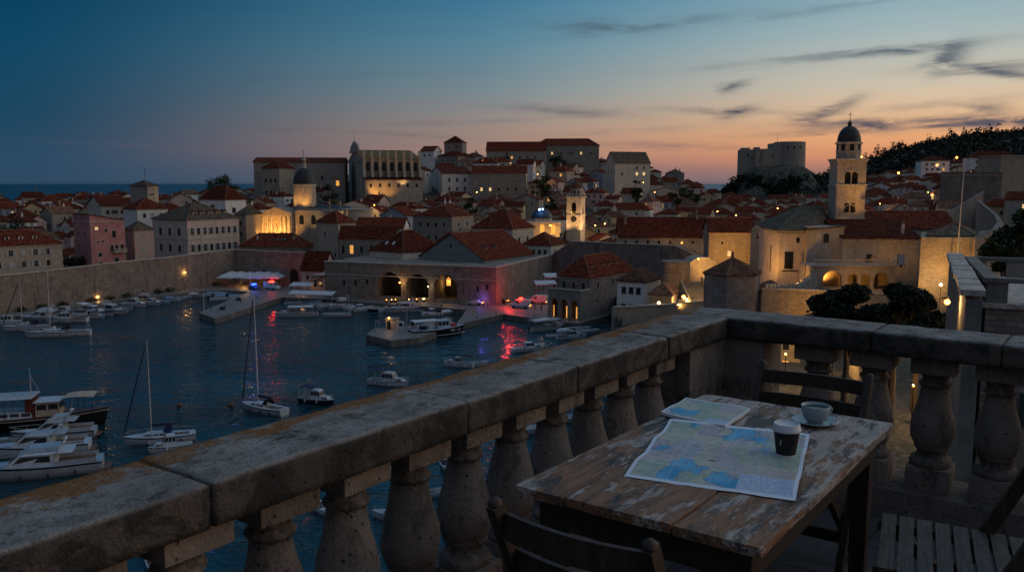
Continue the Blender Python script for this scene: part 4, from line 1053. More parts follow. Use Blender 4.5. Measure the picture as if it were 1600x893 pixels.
# monastery ranges, right of centre
t, r = cb('monastery_wing', 'very long dark red roof over a stone range behind the tall plain wall', 966, 1112, 1112, 372, 284, -5, d=15, base=4, mat='stone', roof='gx', rh=6.4, cat='monastery wing', front=grid([1.4], 8, .8, 1.0, 'hole', .02, .98))
w_, d_, h_ = dims(t); chimney(r, -w_*.42, 5, 5, 1.8, .9, 'stone_grey'); chimney(r, w_*.37, 7, 6, 1.6, .9, 'stone_grey')
t, r = cb('monastery_wing', 'stone range with dark red roof, its wall lit deep yellow from below', 1108, 1178, 1178, 364, 258, -4, d=12, base=4, mat='rubble', roof='gx', rh=4.2, cat='monastery wing', front=[(.46, 6.2, .9, 1.5, 'litp'), (.3, 3, .7, .8, 'hole')])
bg_ = thing('bell_gable', 'small gabled stone belfry wall with one arched opening, between red roof and apse', 'belfry', (at(1185, 372, 240).x-1.8, 240, 6))
b = MB(); arched_front(b, 3.6, 0, 17.2, [(1.8, .55, 15.6, 13.6)], 1.2); zt = 17.2
b.add([(0, 0, zt), (3.6, 0, zt), (1.8, 0, zt+1.8), (0, 1.2, zt), (3.6, 1.2, zt), (1.8, 1.2, zt+1.8)], [(0, 1, 2), (1, 4, 5, 2), (4, 3, 5), (3, 0, 2, 5)])
b.add([(0, 1.2, 0), (0, 0, 0), (0, 0, zt), (0, 1.2, zt), (3.6, 0, 0), (3.6, 1.2, 0), (3.6, 1.2, zt), (3.6, 0, zt)], [(0, 1, 2, 3), (4, 5, 6, 7)]); b.build('wall', M['stone'], bg_)
b = MB(); b.sphere((1.8, .6, 15.0), .38, 8, 6); b.build('bell', M['iron'], bg_)
# hill quarter
cb('townhouse', 'long grey barrack like house with low red roof, highest on the hill', 835, 936, 936, 227, 566, -6, d=14, mat='stone_grey', roof='hip', rh=4.6, front=grid([5], 6, 1.1, 1.6, ['dark', 'litp', 'dark'], .05, .95))
cb('townhouse', 'long house with red roof on the hill, left of and lower than the highest one', 760, 852, 856, 236, 552, -4, d=12, mat='stone_grey', roof='gx', rh=6, front=grid([4], 6, 1.1, 1.6, ['dark', 'dark', 'lit', 'dark']))
cb('townhouse', 'small hip roofed lookout house on the hill skyline, left of the long red roofs', 694, 722, 727, 223, 560, -12, d=11, mat='stone_grey', roof='pyr', rh=4.6, front=grid([3], 2, 1, 1.5, 'dark'))
cb('townhouse', 'long white plastered house with two rows of windows and red roof, mid hill', 673, 691, 737, 271, 468, 14, mat='white', roof='gx', rh=4, front=grid([3.4, 8.2], 3, 1, 1.9, 'dark'), left=grid([3.4], 2, 1, 1.6, 'dark'))
cb('townhouse', 'long bare stone house joined to the white one, red roof, mid hill', 737, 822, 822, 271, 462, -3, d=12, mat='stone_grey', roof='gx', rh=4, front=grid([8.4], 5, 1.2, 1.8, ['litp', 'litp', 'dark', 'dark', 'dark']))
cb('townhouse', 'tall pale house with dark roof and two bright windows, right hill shoulder', 946, 961, 1016, 255, 500, 20, mat='cream', roof='gx', rh=6.6, rmat='roof_dark', front=[(.62, 6, 1.5, 1.8, 'litp'), (.82, 6, 1.5, 1.8, 'litp'), (.2, 6, 1.1, 1.6, 'dark'), (.62, 2.5, 1.1, 1.4, 'dark'), (.82, 2.5, 1.1, 1.4, 'dark'), (.7, 11, 1.1, 1.6, 'dark')], left=grid([5], 2, 1, 1.6, 'dark'))
# left town
t, r = cb('townhouse', 'pale square tower house with small hip roof and aerial against the sea', 203, 230, 247, 291, 340, -34, mat='stone_grey', roof='pyr', rh=2.2, rmat='roof_dark', right=[(.4, 3.2, 2.2, .6, 'dark')])
b = MB(); b.tube((0, 3, 1.2), (0, 3, 7), .06); [b.tube((-.6, 3, z), (.6, 3, z), .05) for z in (5, 5.8, 6.5)]; b.build('aerial', M['iron'], r)
t, r = cb('townhouse', 'house with big red hip roof and white right wall, left of the cathedral', 312, 352, 384, 312, 338, -34, mat='white', roof='hip', rh=5.4, right=[(.4, 4.2, 1.6, 2.0, 'dark')], front=[(.15, 2.6, 1.2, 1.6, 'lit'), (.5, 2.8, 2.2, 1.4, 'dark')])
cb('townhouse', 'narrow stone house squeezed between the mottled palace and the lit cathedral', 368, 384, 397, 336, 318, -20, d=10, mat='stone', roof='pyr', rh=3.4, rmat='roof_dark', front=grid([3, 7], 1, 1, 1.6, 'dark'))
cb('townhouse', 'white house with red hip roof directly in front of the square tower house', 192, 214, 262, 327, 321, 46, mat='white', roof='hip', rh=4, front=grid([2.4], 3, 1, 1.5, ['dark', 'closed']))
cb('townhouse', 'cream house with red gabled roof, left of the square tower house', 136, 158, 200, 322, 345, 40, mat='cream', roof='gx', rh=4, front=grid([2.4, 5.6], 3, 1, 1.5, ['dark', 'shut']))
cb('townhouse', 'grey stone house with red roof crowding the foot of the lookout house', 684, 716, 742, 244, 546, -24, mat='stone_grey', roof='hip', rh=3.6, front=grid([2.6], 3, 1, 1.5, 'dark'))
cb('townhouse', 'small white house left of the lookout house on the hill skyline', 657, 678, 690, 236, 552, -20, mat='white', roof='gx', rh=3.2, front=grid([2.6], 2, 1, 1.5, 'dark'))
# harbour office and its neighbours
t, r = cb('harbour_office', 'stone harbour office with red hip roof, green shutters and an arched ground floor', 872, 922, 1010, 435, 219, -36, d=24, base=1.5, mat='brickish', roof='hip', rh=5.2, cat='harbour building',
          front=[(.2, 2.0, 1.1, 1.9, 'dark'), (.5, 2.0, 1.1, 1.9, 'dark'), (.8, 2.2, 1.1, 2.2, 'dark')], right=[(.17, 2.0, 1.0, 1.7, 'dark'), (.5, 1.8, 1.0, 1.7, 'dark'), (.8, 1.8, .9, 1.5, 'dark'), (.15, 6.2, .8, 1.1, 'dark'), (.45, 6.6, .8, 1.1, 'dark')])
w_, d_, h_ = dims(t)
for y in (4.5, 10, 13.5, 17.5): dormer(r, w_*.3, y, roof_z('hip', w_, d_, 5.2, w_*.3, y)-.1, math.pi/2, 'white', .75)
b = MB(); L = w_+.2; HT = 7.4; dd = 4.6
b.M = Matrix.Translation((-L/2, -dd, 0)); arched_front(b, L, 0, HT, [(L*.2, .95, 4.0, .05), (L*.5, .95, 4.0, .05), (L*.8, .95, 4.0, .05)], .7)
b.add([(0, dd, 0), (0, 0, 0), (0, 0, HT), (0, dd, HT), (L, 0, 0), (L, dd, 0), (L, dd, HT), (L, 0, HT), (0, 0, HT), (L, 0, HT), (L, dd, HT), (0, dd, HT)], [(0, 1, 2, 3), (4, 5, 6, 7), (8, 9, 10, 11)])
b.box((-.2, -.2, HT), (L+.2, .35, HT+.3), 1); b.box((L-.15, .35, HT), (L+.2, dd, HT+.3), 1); b.M = Matrix.Identity(4)
b.build('arcade', [M['brickish'], M['trim']], t)
for k, xx in enumerate((.2, .5, .8)):
    b = MB(); b.cbox((0, 0, 1.6), (.5 if k else .2, .1, 3.0)); b.build('lit_doorway', M['lit'], t, (-L/2+L*xx+(.45 if k else -.6), -dd+.72, .1))
b = MB(); [b.tube((-L/2+L*i/16, -dd+.1, HT+.3), (-L/2+L*i/16, -dd+.1, HT+1.3), .04) for i in range(17)]; b.box((-L/2, -dd+.05, HT+1.3), (L/2, -dd+.15, HT+1.38)); b.build('railing', M['iron'], t)
t, r = cb('house', 'small white house with brown roof and three dark windows, right of the harbour office', 965, 1008, 1032, 441, 205, -30, base=1.5, mat='white', roof='hip', rh=2.6, rmat='roof_brown', front=grid([2.2, 6.4], 3, 1.1, 1.6, 'dark'), right=[(.5, 3, .8, 1.2, 'lit')])
t, r = cb('house', 'low ochre house with brown roof lit from the street, below the rounded wall', 1014, 1050, 1072, 462, 190, -20, d=8, base=4, mat='ochre', roof='hip', rh=2.4, rmat='roof_brown', front=[(.4, 2.4, .9, 1.2, 'dark')], right=[(.4, 2.4, .9, 1.2, 'lit')])
cb('gatehouse', 'small orange lit gatehouse with red roof beside the bastion', 486, 508, 512, 430, 268, -20, d=9, base=1.5, mat='palepink', roof='shed', rh=-3.2, front=grid([2.6], 2, 1.2, 2.2, 'dark'), cornice=False)
cb('house', 'house with steep red roof tucked against the bastion end behind the orange gatehouse', 470, 505, 512, 424, 277, -14, d=10, base=1.5, mat='palepink', roof='gx', rh=6.0, front=grid([2], 2, .9, 1.4, 'dark'))
# slopes far right
cb('townhouse', 'white villa with lit lamps below the wooded hill', 1440, 1484, 1496, 251, 640, -18, mat='white', roof='hip', rh=4, front=grid([2.6, 6.2, 9.8], 4, 1.2, 1.6, ['dark', 'shutw', 'lit', 'dark', 'dark']), right=grid([2.6, 6], 2, 1, 1.5, 'dark'))
cb('townhouse', 'long pale villa with red roof at the foot of the wooded hill, far right', 1516, 1592, 1600, 246, 600, -8, d=13, mat='white', roof='hip', rh=4.4, front=grid([3, 7], 7, 1.1, 1.7, 'shut'))
cb('wall_tower', 'square stone wall tower catching warm light at the right edge, behind the flagpole', 1562, 1564, 1612, 246, 330, 6, d=14, base=10, mat='stone', roof='flat', rh=0, cat='tower')
cb('wall_tower', 'dark square bulwark of the town wall left of the warm lit wall tower', 1488, 1566, 1570, 272, 318, -8, d=12, base=10, mat='stone_dark', roof='flat', rh=0, cat='tower')
wall_run('town_wall', 'dark town wall sloping down from the bulwark behind the flagpole', [pl(1452, 268), pl(1490, 290), pl(1530, 312)], [24.5, 27.5, 33], 1.2, M['stone_dark'], 4, None, None, M['stone_dark'])
# ---------------------------------------------------------------- churches, towers, monastery
def ang_spot(root, loc, power, tgt, spot=70, col=(1, .47, .10), size=.3):
    return lamp('floodlight', 'SPOT', loc, power, col, root, size, tgt, spot, .8)
def arch_pane(hw, sp, mat, n=10, y=0.0):
    b = MB(); pts = [(-hw, 0)]+[(-hw*math.cos(math.pi*i/n), sp+hw*math.sin(math.pi*i/n)) for i in range(n+1)]+[(hw, 0)]
    b.add([(x, y, z) for x, z in pts], [tuple(range(len(pts)))]); return b
def tower_shaft(b, hw, z0, z1, ops_f, ops_r, depth=.7, mi=0):
    """square shaft, front and right faces pierced by arched openings, dark core inside"""
    b.M = Matrix.Translation((-hw, -hw, 0)); arched_front(b, 2*hw, z0, z1, ops_f, depth, mi)
    b.M = Matrix.Translation((hw, -hw, 0)) @ Matrix.Rotation(math.pi/2, 4, 'Z'); arched_front(b, 2*hw, z0, z1, ops_r, depth, mi)
    b.M = Matrix.Translation((hw, hw, 0)) @ Matrix.Rotation(math.pi, 4, 'Z'); arched_front(b, 2*hw, z0, z1, [], depth, mi)
    b.M = Matrix.Translation((-hw, hw, 0)) @ Matrix.Rotation(-math.pi/2, 4, 'Z'); arched_front(b, 2*hw, z0, z1, ops_f and [], depth, mi)
    b.M = Matrix.Identity(4); b.add([(-hw, -hw, z1), (hw, -hw, z1), (hw, hw, z1), (-hw, hw, z1)], [(0, 1, 2, 3)], mi)
def octa(b, r, z0, z1, mi=0, c=(0, 0)): b.prism([(c[0]+r*math.cos(R(22.5+45*i)), c[1]+r*math.sin(R(22.5+45*i))) for i in range(8)], z0, z1, mi)

# --- monastery bell tower
P = at(1320, 365, 206); zb = 8.0
tw = thing('bell_tower', 'tall square stone bell tower with dark domed top and twin arched windows against the sunset', 'bell tower', (P.x, P.y, zb), R(-5))
Z = lambda y, Y=203: at(0, y, Y).z-zb
hw = 3.3
b = MB()
lo_ = [(2.5, .62, Z(321), Z(332)), (3.9, .62, Z(321), Z(332))]; hi_ = [(2.45, .72, Z(273), Z(288)), (4.05, .72, Z(273), Z(288))]
tower_shaft(b, hw, 0, Z(304), lo_, lo_); tower_shaft(b, hw, Z(304), Z(249), hi_, hi_)
b.build('shaft', M['stone'], tw)
b = MB(); b.cbox((0, 0, (Z(340)+Z(255))/2), (2*hw-1.38, 2*hw-1.38, Z(255)-Z(340))); b.build('dark_core', M['dark'], tw)  # added near-black block: painted shade behind the tower openings
for y, e in ((341, .16), (289, .28), (249, .42)):
    b = MB(); b.cbox((0, 0, Z(y)), (2*hw+e*2, 2*hw+e*2, .4)); b.cbox((0, 0, Z(y)-.42), (2*hw+e, 2*hw+e, .42)); b.build('cornice', M['trim'], tw)
b = MB()
for i in range(13): b.cbox((-hw+.2+i*(2*hw-.4)/12, -hw-.12, Z(251.5)), (.28, .3, .5)); b.cbox((hw+.12, -hw+.2+i*(2*hw-.4)/12, Z(251.5)), (.3, .28, .5))
b.build('corbel_frieze', M['trim'], tw)
for zz_ in (Z(262), Z(316)):
    b = MB(); n = 12; c_ = -.05
    for i in range(n):
        a0, a1 = math.pi*i/n, math.pi*(i+1)/n; r_ = 1.8 if zz_ > Z(290) else 1.55
        b.bar((c_-r_*math.cos(a0), -hw-.06, zz_-2.1+r_*math.sin(a0)), (c_-r_*math.cos(a1), -hw-.06, zz_-2.1+r_*math.sin(a1)), .12, .22, 0, (0, 1, 0))
    b.build('window_arch', M['trim'], tw)
r8 = 2.8; z0, z1 = Z(249)+.2, Z(222)
b = MB(); octa(b, r8, z0, z1); octa(b, r8+.3, z1-.35, z1+.1, 1); octa(b, r8+.15, z0+1.6, z0+1.85, 1); b.build('belfry', [M['stone'], M['trim']], tw)
for i in range(8):
    a = R(45*i-90); rr = r8*math.cos(R(22.5))+.02
    arch_pane(.5, 1.7, None).build('belfry_opening', M['dark'], tw, (rr*math.cos(a), rr*math.sin(a), z0+1.9), a+math.pi/2)
b = MB(); hd = Z(196)-z1
b.lathe([(r8*.97*math.cos(t)**.9 if t < 1.55 else .02, z1+.1+hd*math.sin(t)) for t in [k*math.pi/2/9 for k in range(9)]]+[(.5, z1+hd*.985), (.42, z1+hd+.5), (.62, z1+hd+.6), (.3, z1+hd+1.0), (.05, z1+hd+1.5)], 16, 0, (0, 0, 0), True, R(22.5)); b.build('dome', M['lead'], tw)
b = MB(); b.tube((0, 0, z1+hd+1), (0, 0, z1+hd+3.4), .09, .05); b.tube((-.45, 0, z1+hd+2.7), (.45, 0, z1+hd+2.7), .06); b.build('finial', M['iron'], tw)
# --- apse church, block, nave, long wing
ze = at(0, 360, 194).z; g0 = 8
ap = thing('apse_church', 'many sided stone apse with dark conical roof, left of the tall bell tower', 'church', (at(1238, 0, 194).x, 194, g0))
px = lambda p, Y: ((p-800)/1335*Y-ap.location.x, Y-194)
pts = [px(1193, 203), px(1215.5, 193), px(1263, 193), px(1292, 201), px(1300, 222), px(1185, 222)]
b = MB(); b.prism(pts, 0, ze-g0); cx, cy = px(1262, 208)
e = [((x-cx)*1.02+cx, (y-cy)*1.02+cy) for x, y in pts]; b.prism(e, ze-g0-.9, ze-g0-.5, 1); e = [((x-cx)*1.045+cx, (y-cy)*1.045+cy) for x, y in pts]; b.prism(e, ze-g0-.35, ze-g0-.02, 1); b.build('wall', [M['stone_pink'], M['trim']], ap)
b = MB(); zr = at(0, 321, 208).z-g0; e = [((x-cx)*1.06+cx, (y-cy)*1.06+cy) for x, y in pts]; n = len(e)
vs = [(x, y, ze-g0) for x, y in e]+[(x, y, ze-g0+.25) for x, y in e]+[(cx-2.5, cy, zr), (cx+3, cy, zr)]
b.add(vs, [(i, (i+1) % n, n+(i+1) % n, n+i) for i in range(n)]+[tuple(range(n-1, -1, -1))])
ap_i = {0: 0, 1: 0, 2: 1, 3: 1, 4: 1, 5: 0}
for i in range(n):
    j = (i+1) % n; A_, B_ = 2*n+ap_i[i], 2*n+ap_i[j]
    b.add(vs, [(n+i, n+j, A_) if A_ == B_ else (n+i, n+j, B_, A_)])
b.build('roof', M['roof_dark'], ap)
def tall_win(root, p, y0, y1, Y, w, arch=False, mat='glass', rz=0, dx=0):
    A_ = at(p, y0, Y); h = A_.z-at(p, y1, Y).z
    return link('window', win_mesh(w, h, 'hole'), root, (A_.x-root.location.x, Y-root.location.y-.02, A_.z-h/2-root.location.z), rz)
tall_win(ap, 1233, 393, 420, 193, 2.0)
o = tall_win(ap, 1203.5, 383, 423, 198, .9); o.rotation_euler[2] = math.atan2(pts[1][1]-pts[0][1], pts[1][0]-pts[0][0])
o.location = ((pts[0][0]+pts[1][0])/2, (pts[0][1]+pts[1][1])/2-.05, o.location.z)
tall_win(ap, 1247, 371, 379, 193, .8)
sf = MB(); sf.box((px(1222, 193)[0], -1.0, at(0, 422, 193).z-g0-.3), (px(1259, 193)[0], 0, at(0, 422, 193).z-g0)); sf.build('ledge', M['trim'], ap)
t, r = cb('church_block', 'plain stone block with blind arched windows between apse and bell tower', 1262, 1319, 1319, 354, 191, -2, d=14, base=8, mat='stone', roof='shed', rh=-.8, rmat='roof_dark', cat='church annex')
w_, d_, h_ = dims(t)
for u, m_ in ((.13, 'ochre'), (.32, 'stone_pink'), (.52, 'paintdark')):
    b = arch_pane(.62, 1.5, None, 10, -.05); b.build('blind_window', M[m_], t, ((u-.5)*w_, 0, h_-3.6))
cb('church_nave', 'long nave with high dark red roof behind the loggia and right of the tower', 1338, 1494, 1494, 358, 207, -2, d=13, base=8, mat='stone', roof='gx', rh=4.0, cat='church')
t, r = cb('monastery_wing', 'stone wing with lower red roof and blue window above the balustraded loggia', 1316, 1438, 1438, 373, 189, -2, d=12, base=8, mat='stone', roof='shed', rh=0, cat='monastery wing')
w_, d_, h_ = dims(t)
bpy.data.objects.remove(r); b = MB(); b.add([(-w_/2-.2, -.5, 0), (w_/2+.2, -.5, 0), (w_/2+.2, d_, 3.6), (-w_/2-.2, d_, 3.6), (-w_/2-.2, -.5, .25), (w_/2+.2, -.5, .25), (w_/2+.2, d_, 3.85), (-w_/2-.2, d_, 3.85)], [(0, 3, 2, 1), (4, 5, 6, 7), (0, 1, 5, 4), (1, 2, 6, 5), (2, 3, 7, 6), (3, 0, 4, 7)]); b.build('roof', M['roof'], t, (0, 0, h_))
b = MB(); [b.cbox((-w_/2+.3+i*(w_-.6)/34, -.3, h_-.5), (.22, .5, .5)) for i in range(35)]; b.build('corbel_frieze', M['trim'], t)
for u, st, ww in ((.36, 'hole', 1.3), (.76, 'shutw', 1.5)): put_win(t, (u-.5)*w_, 0, h_-4.6, 0, ww, 2.4, st)
M['bluewin'] = plain('blue_painted_door', (.12, .22, .42), .5)
b = MB(); b.cbox((.27*w_, -.06, h_-4.7), (1.5, .08, 2.4)); b.build('blue_door', M['bluewin'], t)
chimney(t, w_*.33, 2.5, h_+1.0, 2.2, .6)
# loggia in front
Yl = 180; fz = at(0, 416, Yl).z; bz = at(0, 453, Yl).z
lo = thing('loggia', 'stone loggia of wide arches carrying a balustraded terrace below the stone wing', 'loggia', (at(1288, 0, Yl).x, Yl, bz-3), 0)
L = (1419-1288)/1335*Yl; H_ = fz-bz+3; u = lambda p: (p-1288)/1335*Yl
b = MB(); arched_front(b, L, 0, H_, [(u(1319), 2.0, 5.1, 3.6), (u(1351), 1.1, 5.4, 3.2), (u(1371), 1.0, 5.4, 3.2), (u(1396), 1.6, 5.2, 3.2)], .8)
b.box((0, .8, 0), (L, 1.2, 3.2)); b.add([(0, 0, H_), (L, 0, H_), (L, 9, H_), (0, 9, H_)], [(0, 1, 2, 3)]); b.add([(0, 9, 0), (0, 0, 0), (0, 0, H_), (0, 9, H_), (L, 0, 0), (L, 9, 0), (L, 9, H_), (L, 0, H_)], [(0, 1, 2, 3), (4, 5, 6, 7)])
b.build('arcade', M['stone'], lo)
b = MB(); b.box((0, 4.6, 0), (L, 5, H_-.01)); b.build('back_wall', M['ochre'], lo)
b = MB(); b.box((-.2, -.3, H_), (L+.2, .35, H_+.25)); b.box((-.1, -.2, H_+1.25), (L+.1, .2, H_+1.45)); b.build('rail', M['trim'], lo)
bm_ = MB().lathe([(.10, 0), (.06, .12), (.12, .4), (.06, .8), (.10, 1.0)], 8, 0).mesh('baluster', M['trim'])
for i in range(40): link('baluster', bm_, lo, (L*(i+.5)/40, 0, H_+.25))
b = MB()
for i in range(6): b.box((-4.6+i*.9, -1.0, 0), (-3.7+i*.9, 1.6, 3.2+.62*i))
b.build('stair', M['trim'], lo)
# lower garden wall with small merlons, six sided tower, round bastion house
wall_run('garden_wall', 'warm lit rubble wall below the loggia with stubby white merlons', [pl(1192, 166), pl(1262, 163), pl(1350, 160), pl(1450, 158)], [15.5, 15.6, 15.4, 15.4], 1.2, M['rubble'], 6, merl=None)
b = MB(); root = [o for o in bpy.data.objects if o.name.startswith('garden_wall')][0]
for i in range(9): b = MB(); b.box((-.28, -.05, 0), (.28, .55, .8)); b.build('merlon', M['trim'], root, (pl(1200+i*6.2, 165.6)[0]-root.location.x, 165.6-root.location.y, 15.85))
Yh = 166; zw = at(0, 431, Yh).z; hx = at(1167, 0, Yh).x
ht = thing('hexagonal_tower', 'squat six sided stone tower with brown tiled pointed roof just beyond the balustrade corner', 'tower', (hx, Yh+4.5, 4), R(6))
rr = 5.75
b = MB(); b.prism([(rr*math.cos(R(60*i)), rr*math.sin(R(60*i))) for i in range(6)], 0, zw-4); b.build('wall', M['brickish'], ht)
b = MB(); n = 6; e = [(1.06*rr*math.cos(R(60*i)), 1.06*rr*math.sin(R(60*i))) for i in range(6)]; za = at(0, 402, Yh+4.5).z-4
b.add([(x, y, zw-4) for x, y in e]+[(x, y, zw-3.75) for x, y in e]+[(0, 0, za)], [(i, (i+1) % 6, 6+(i+1) % 6, 6+i) for i in range(6)]+[(6+i, 6+(i+1) % 6, 12) for i in range(6)]+[(5, 4, 3, 2, 1, 0)])
for i in range(6): b.tube((e[i][0], e[i][1], zw-3.72), (0, 0, za), .15, .12, 5, 1, False)
b.lathe([(.3, 0), (.4, .3), (.2, .6), (.28, .9), (.05, 1.5)], 8, 1, (0, 0, za-.1)); b.build('roof', [M['roof_brown'], M['ridge']], ht)
sh = thing('garden_pavilion', 'small round pavilion with brown conical roof between six sided tower and merlons', 'pavilion', (at(1222, 0, 171).x, 172, 6))
za, zc = at(0, 454, 171).z-6, at(0, 438, 171).z-6
b = MB(); b.lathe([(3.2, 0), (3.2, za)], 10, 0, smooth=False); b.build('wall', M['stone_pink'], sh); b = MB(); b.lathe([(4.1, za), (4.1, za+.2), (.1, zc)], 10, 0, smooth=False); b.build('roof', M['roof_brown'], sh)
rb = thing('round_bastion', 'rounded stone bastion lit warm at its foot, beside the steps to the gate', 'bastion', (at(1066, 0, 207).x, 207, 1.5))
b = MB(); zt_ = at(0, 409, 204).z-1.5; b.lathe([(3.9, 0), (3.5, 5), (3.3, zt_-.4), (3.55, zt_-.3), (3.55, zt_)], 24, 0, smooth=False); b.build('wall', M['stone_wall'], rb)
vg = thing('vaulted_gatehouse', 'broad gatehouse with arched stone gable lit from above, left of the six sided tower', 'gatehouse', (at(1079, 0, 218).x, 218, 2))
L = 9.6; zs = at(0, 430, 218).z-2; zt_ = at(0, 403, 218).z-2
prof_ = [(0, zs), (1.2, zs+2.6), (2.6, zt_-.4), (3.6, zt_), (6.0, zt_), (7.4, zt_-.8), (8.8, zs+2.2), (L, zs)]
b = MB(); vs = [(0, 0, 0)]+[(x, 0, z) for x, z in prof_]+[(L, 0, 0)]; n = len(vs); vs += [(x, 9, z) for x, y, z in vs]
b.add(vs, [tuple(range(n-1, -1, -1)), tuple(range(n, 2*n))]+[(i, i+1, n+i+1, n+i) for i in range(n-1)]); b.build('wall', M['stone'], vg)
b = MB(); 
for (xa, z_a), (xb, z_b) in zip(prof_[:-1], prof_[1:]): b.bar((xa, -.12, z_a), (xb, -.12, z_b), .3, .35)
b.build('coping', M['trim'], vg)
st = thing('gate_stairs', 'stone steps and sloping parapet lit yellow, climbing to the gatehouse', 'steps', (at(1084, 0, 196).x, 190, 1.5))
b = MB()
for i in range(14): b.box((.6, i*1.2, 0), (5.6, i*1.2+1.2, 6+i*.38))
b.build('flight', M['quay'], st); b = MB(); b.prism([(0, -2), (.5, -2), (.5, 17), (0, 17)], 0, [6.6, 6.6, 12.6, 12.6]); b.prism([(5.6, -2), (6.0, -2), (6.0, 17), (5.6, 17)], 0, [6.6, 6.6, 12, 12]); b.build('parapet', M['ochre'], st)
wall_run('stone_wall', 'grey stone wall just beyond the coping, ending where the harbour water begins', [pl(960, 176), pl(1046, 180), pl(1110, 186)], [10.4, 10.4, 10.4], 1.0, M['stone_grey'], -2)
# --- corner bastion, right
cbx = thing('corner_bastion', 'massive corner bastion lit yellow with low dark hipped roof, beside the flagpole', 'bastion', (at(1437, 0, 161).x, 161, 5))
zt_ = at(0, 371, 161).z-5; px = lambda p, Y: ((p-800)/1335*Y-cbx.location.x, Y-161)
pts = [px(1437, 161), px(1521, 161), px(1546, 166), px(1554, 176), px(1546, 186), px(1437, 180)]
b = MB(); b.prism(pts, 0, zt_); b.build('wall', M['rubble'], cbx)
b = MB(); e = [px(1446, 162.5), px(1520, 162.5), px(1527, 176), px(1446, 176)]; A_ = px(1487, 170); za = at(0, 347, 170).z-5
vs = [(x, y, zt_+.02) for x, y in e]+[(x, y, zt_+.3) for x, y in e]+[(A_[0], A_[1], za)]
b.add(vs, [(i, (i+1) % 4, 4+(i+1) % 4, 4+i) for i in range(4)]+[(4+i, 4+(i+1) % 4, 8) for i in range(4)])
for i in range(4): b.tube(vs[4+i], vs[8], .14, .14, 5, 1, False)
b.build('roof', [M['roof_dark'], M['roof_brown']], cbx)
wall_run('rampart', 'curving pale rampart climbing away behind the corner bastion and the flagpole', [pl(1514, 161.5), pl(1548, 167), pl(1556, 178), pl(1549, 194), pl(1532, 220), pl(1520, 250)][::-1],
         [at(0, 314, 250).z, at(0, 323, 220).z, at(0, 337, 194).z, at(0, 348, 178).z, at(0, 360, 167).z, at(0, 374, 161.5).z], .9, M['stone_wall'], 5, None, None, M['stone_dark'])
fp = thing('flagpole', 'tall thin pale flagpole standing on the corner bastion', 'flagpole', (at(1518, 0, 158).x, 158, 5))
A_ = at(1518, 378, 158).z-5; T_ = at(0, 250, 158).z-5
b = MB(); b.tube((0, 0, 0), (.55, 0, T_), .16, .07, 8); b.build('pole', M['alu'], fp); b = MB(); b.lathe([(.12, 0), (.16, .12), (.02, .3)], 8, 0, (.55, 0, T_)); b.build('cap', M['alu'], fp)
# --- cathedral
Yc_ = 326; g0 = 5
ca = thing('cathedral', 'cathedral with floodlit columned front, dark dome on a lit drum and flat roofed nave', 'cathedral', (at(421, 0, Yc_).x, Yc_, g0), R(-16))
ZZ = lambda y, Y=Yc_: at(0, y, Y).z-g0
hw = 6.3; zt_ = ZZ(337)
b = MB(); b.box((-hw, 0, 0), (hw, 9, zt_)); b.build('front_wall', M['stone'], ca)
b = MB(); b.box((-hw-.4, -.7, zt_), (hw+.4, .3, zt_+.9)); b.box((-hw-.2, -.5, ZZ(371)-.5), (hw+.2, .1, ZZ(371)))
b.add([(-hw-.6, -.8, zt_+.9), (hw+.6, -.8, zt_+.9), (0, -.8, ZZ(323)), (-hw-.6, 9, zt_+.9), (hw+.6, 9, zt_+.9), (0, 9, ZZ(323))], [(0, 1, 2), (1, 4, 5, 2), (4, 3, 5), (3, 0, 2, 5)]); b.build('pediment', M['stone'], ca)
zc0 = ZZ(366)
for i in range(7):
    x = -hw+.6+i*(2*hw-1.2)/6
    if i == 3: continue
    b = MB(); b.cbox((0, 0, .3), (1.1, .8, .6)); b.lathe([(.42, .6), (.36, zt_-zc0-1.0), (.55, zt_-zc0-.4)], 10, 0); b.cbox((0, 0, zt_-zc0-.2), (1.1, .8, .4)); b.build('column', M['trim'], ca, (x, -.3, zc0))
b = arch_pane(1.0, 3.6, None, 10, -.06); b.build('niche', M['ochre'], ca, (0, 0, zc0+.6)); b = MB(); b.lathe([(.4, 0), (.5, .8), (.35, 2.0), (.2, 2.4), (.25, 2.7), (.02, 3)], 8, 0); b.build('statue', M['trim'], ca, (0, -.5, zc0+.8))
b = MB(); b.box((hw, 2, 0), (27, 16, ZZ(330))); b.box((hw, 1.8, ZZ(330)), (27.2, 16, ZZ(330)+.3), 1); b.box((hw, 3, ZZ(330)+.3), (26, 16, ZZ(326))); b.box((-5, 8, 0), (22, 20, ZZ(326)-.2))
b.lathe([(7, 0), (7, ZZ(328)), (7.3, ZZ(328)+.01), (7.3, ZZ(328)+.4)], 24, 0, (27, 10, 0), smooth=False); b.build('nave_wall', [M['stone'], M['trim']], ca)
for x in (9.5, 14.5, 19.5): b = arch_pane(.9, 2.6, None, 10, 1.97); b.build('window', M['glass'], ca, (x, 0, ZZ(350)))
b = MB(); b.add([(4, 4, ZZ(326)), (24, 4, ZZ(326)), (24, 18, ZZ(326)), (4, 18, ZZ(326)), (8, 11, ZZ(320)), (20, 11, ZZ(320))], [(0, 1, 5, 4), (1, 2, 5), (2, 3, 4, 5), (3, 0, 4)]); b.build('nave_roof', M['lead'], ca)
dx, dy = 7.4, 8.5; zd0, zd1, zd2 = ZZ(324, 332), ZZ(288, 332), ZZ(262, 332)
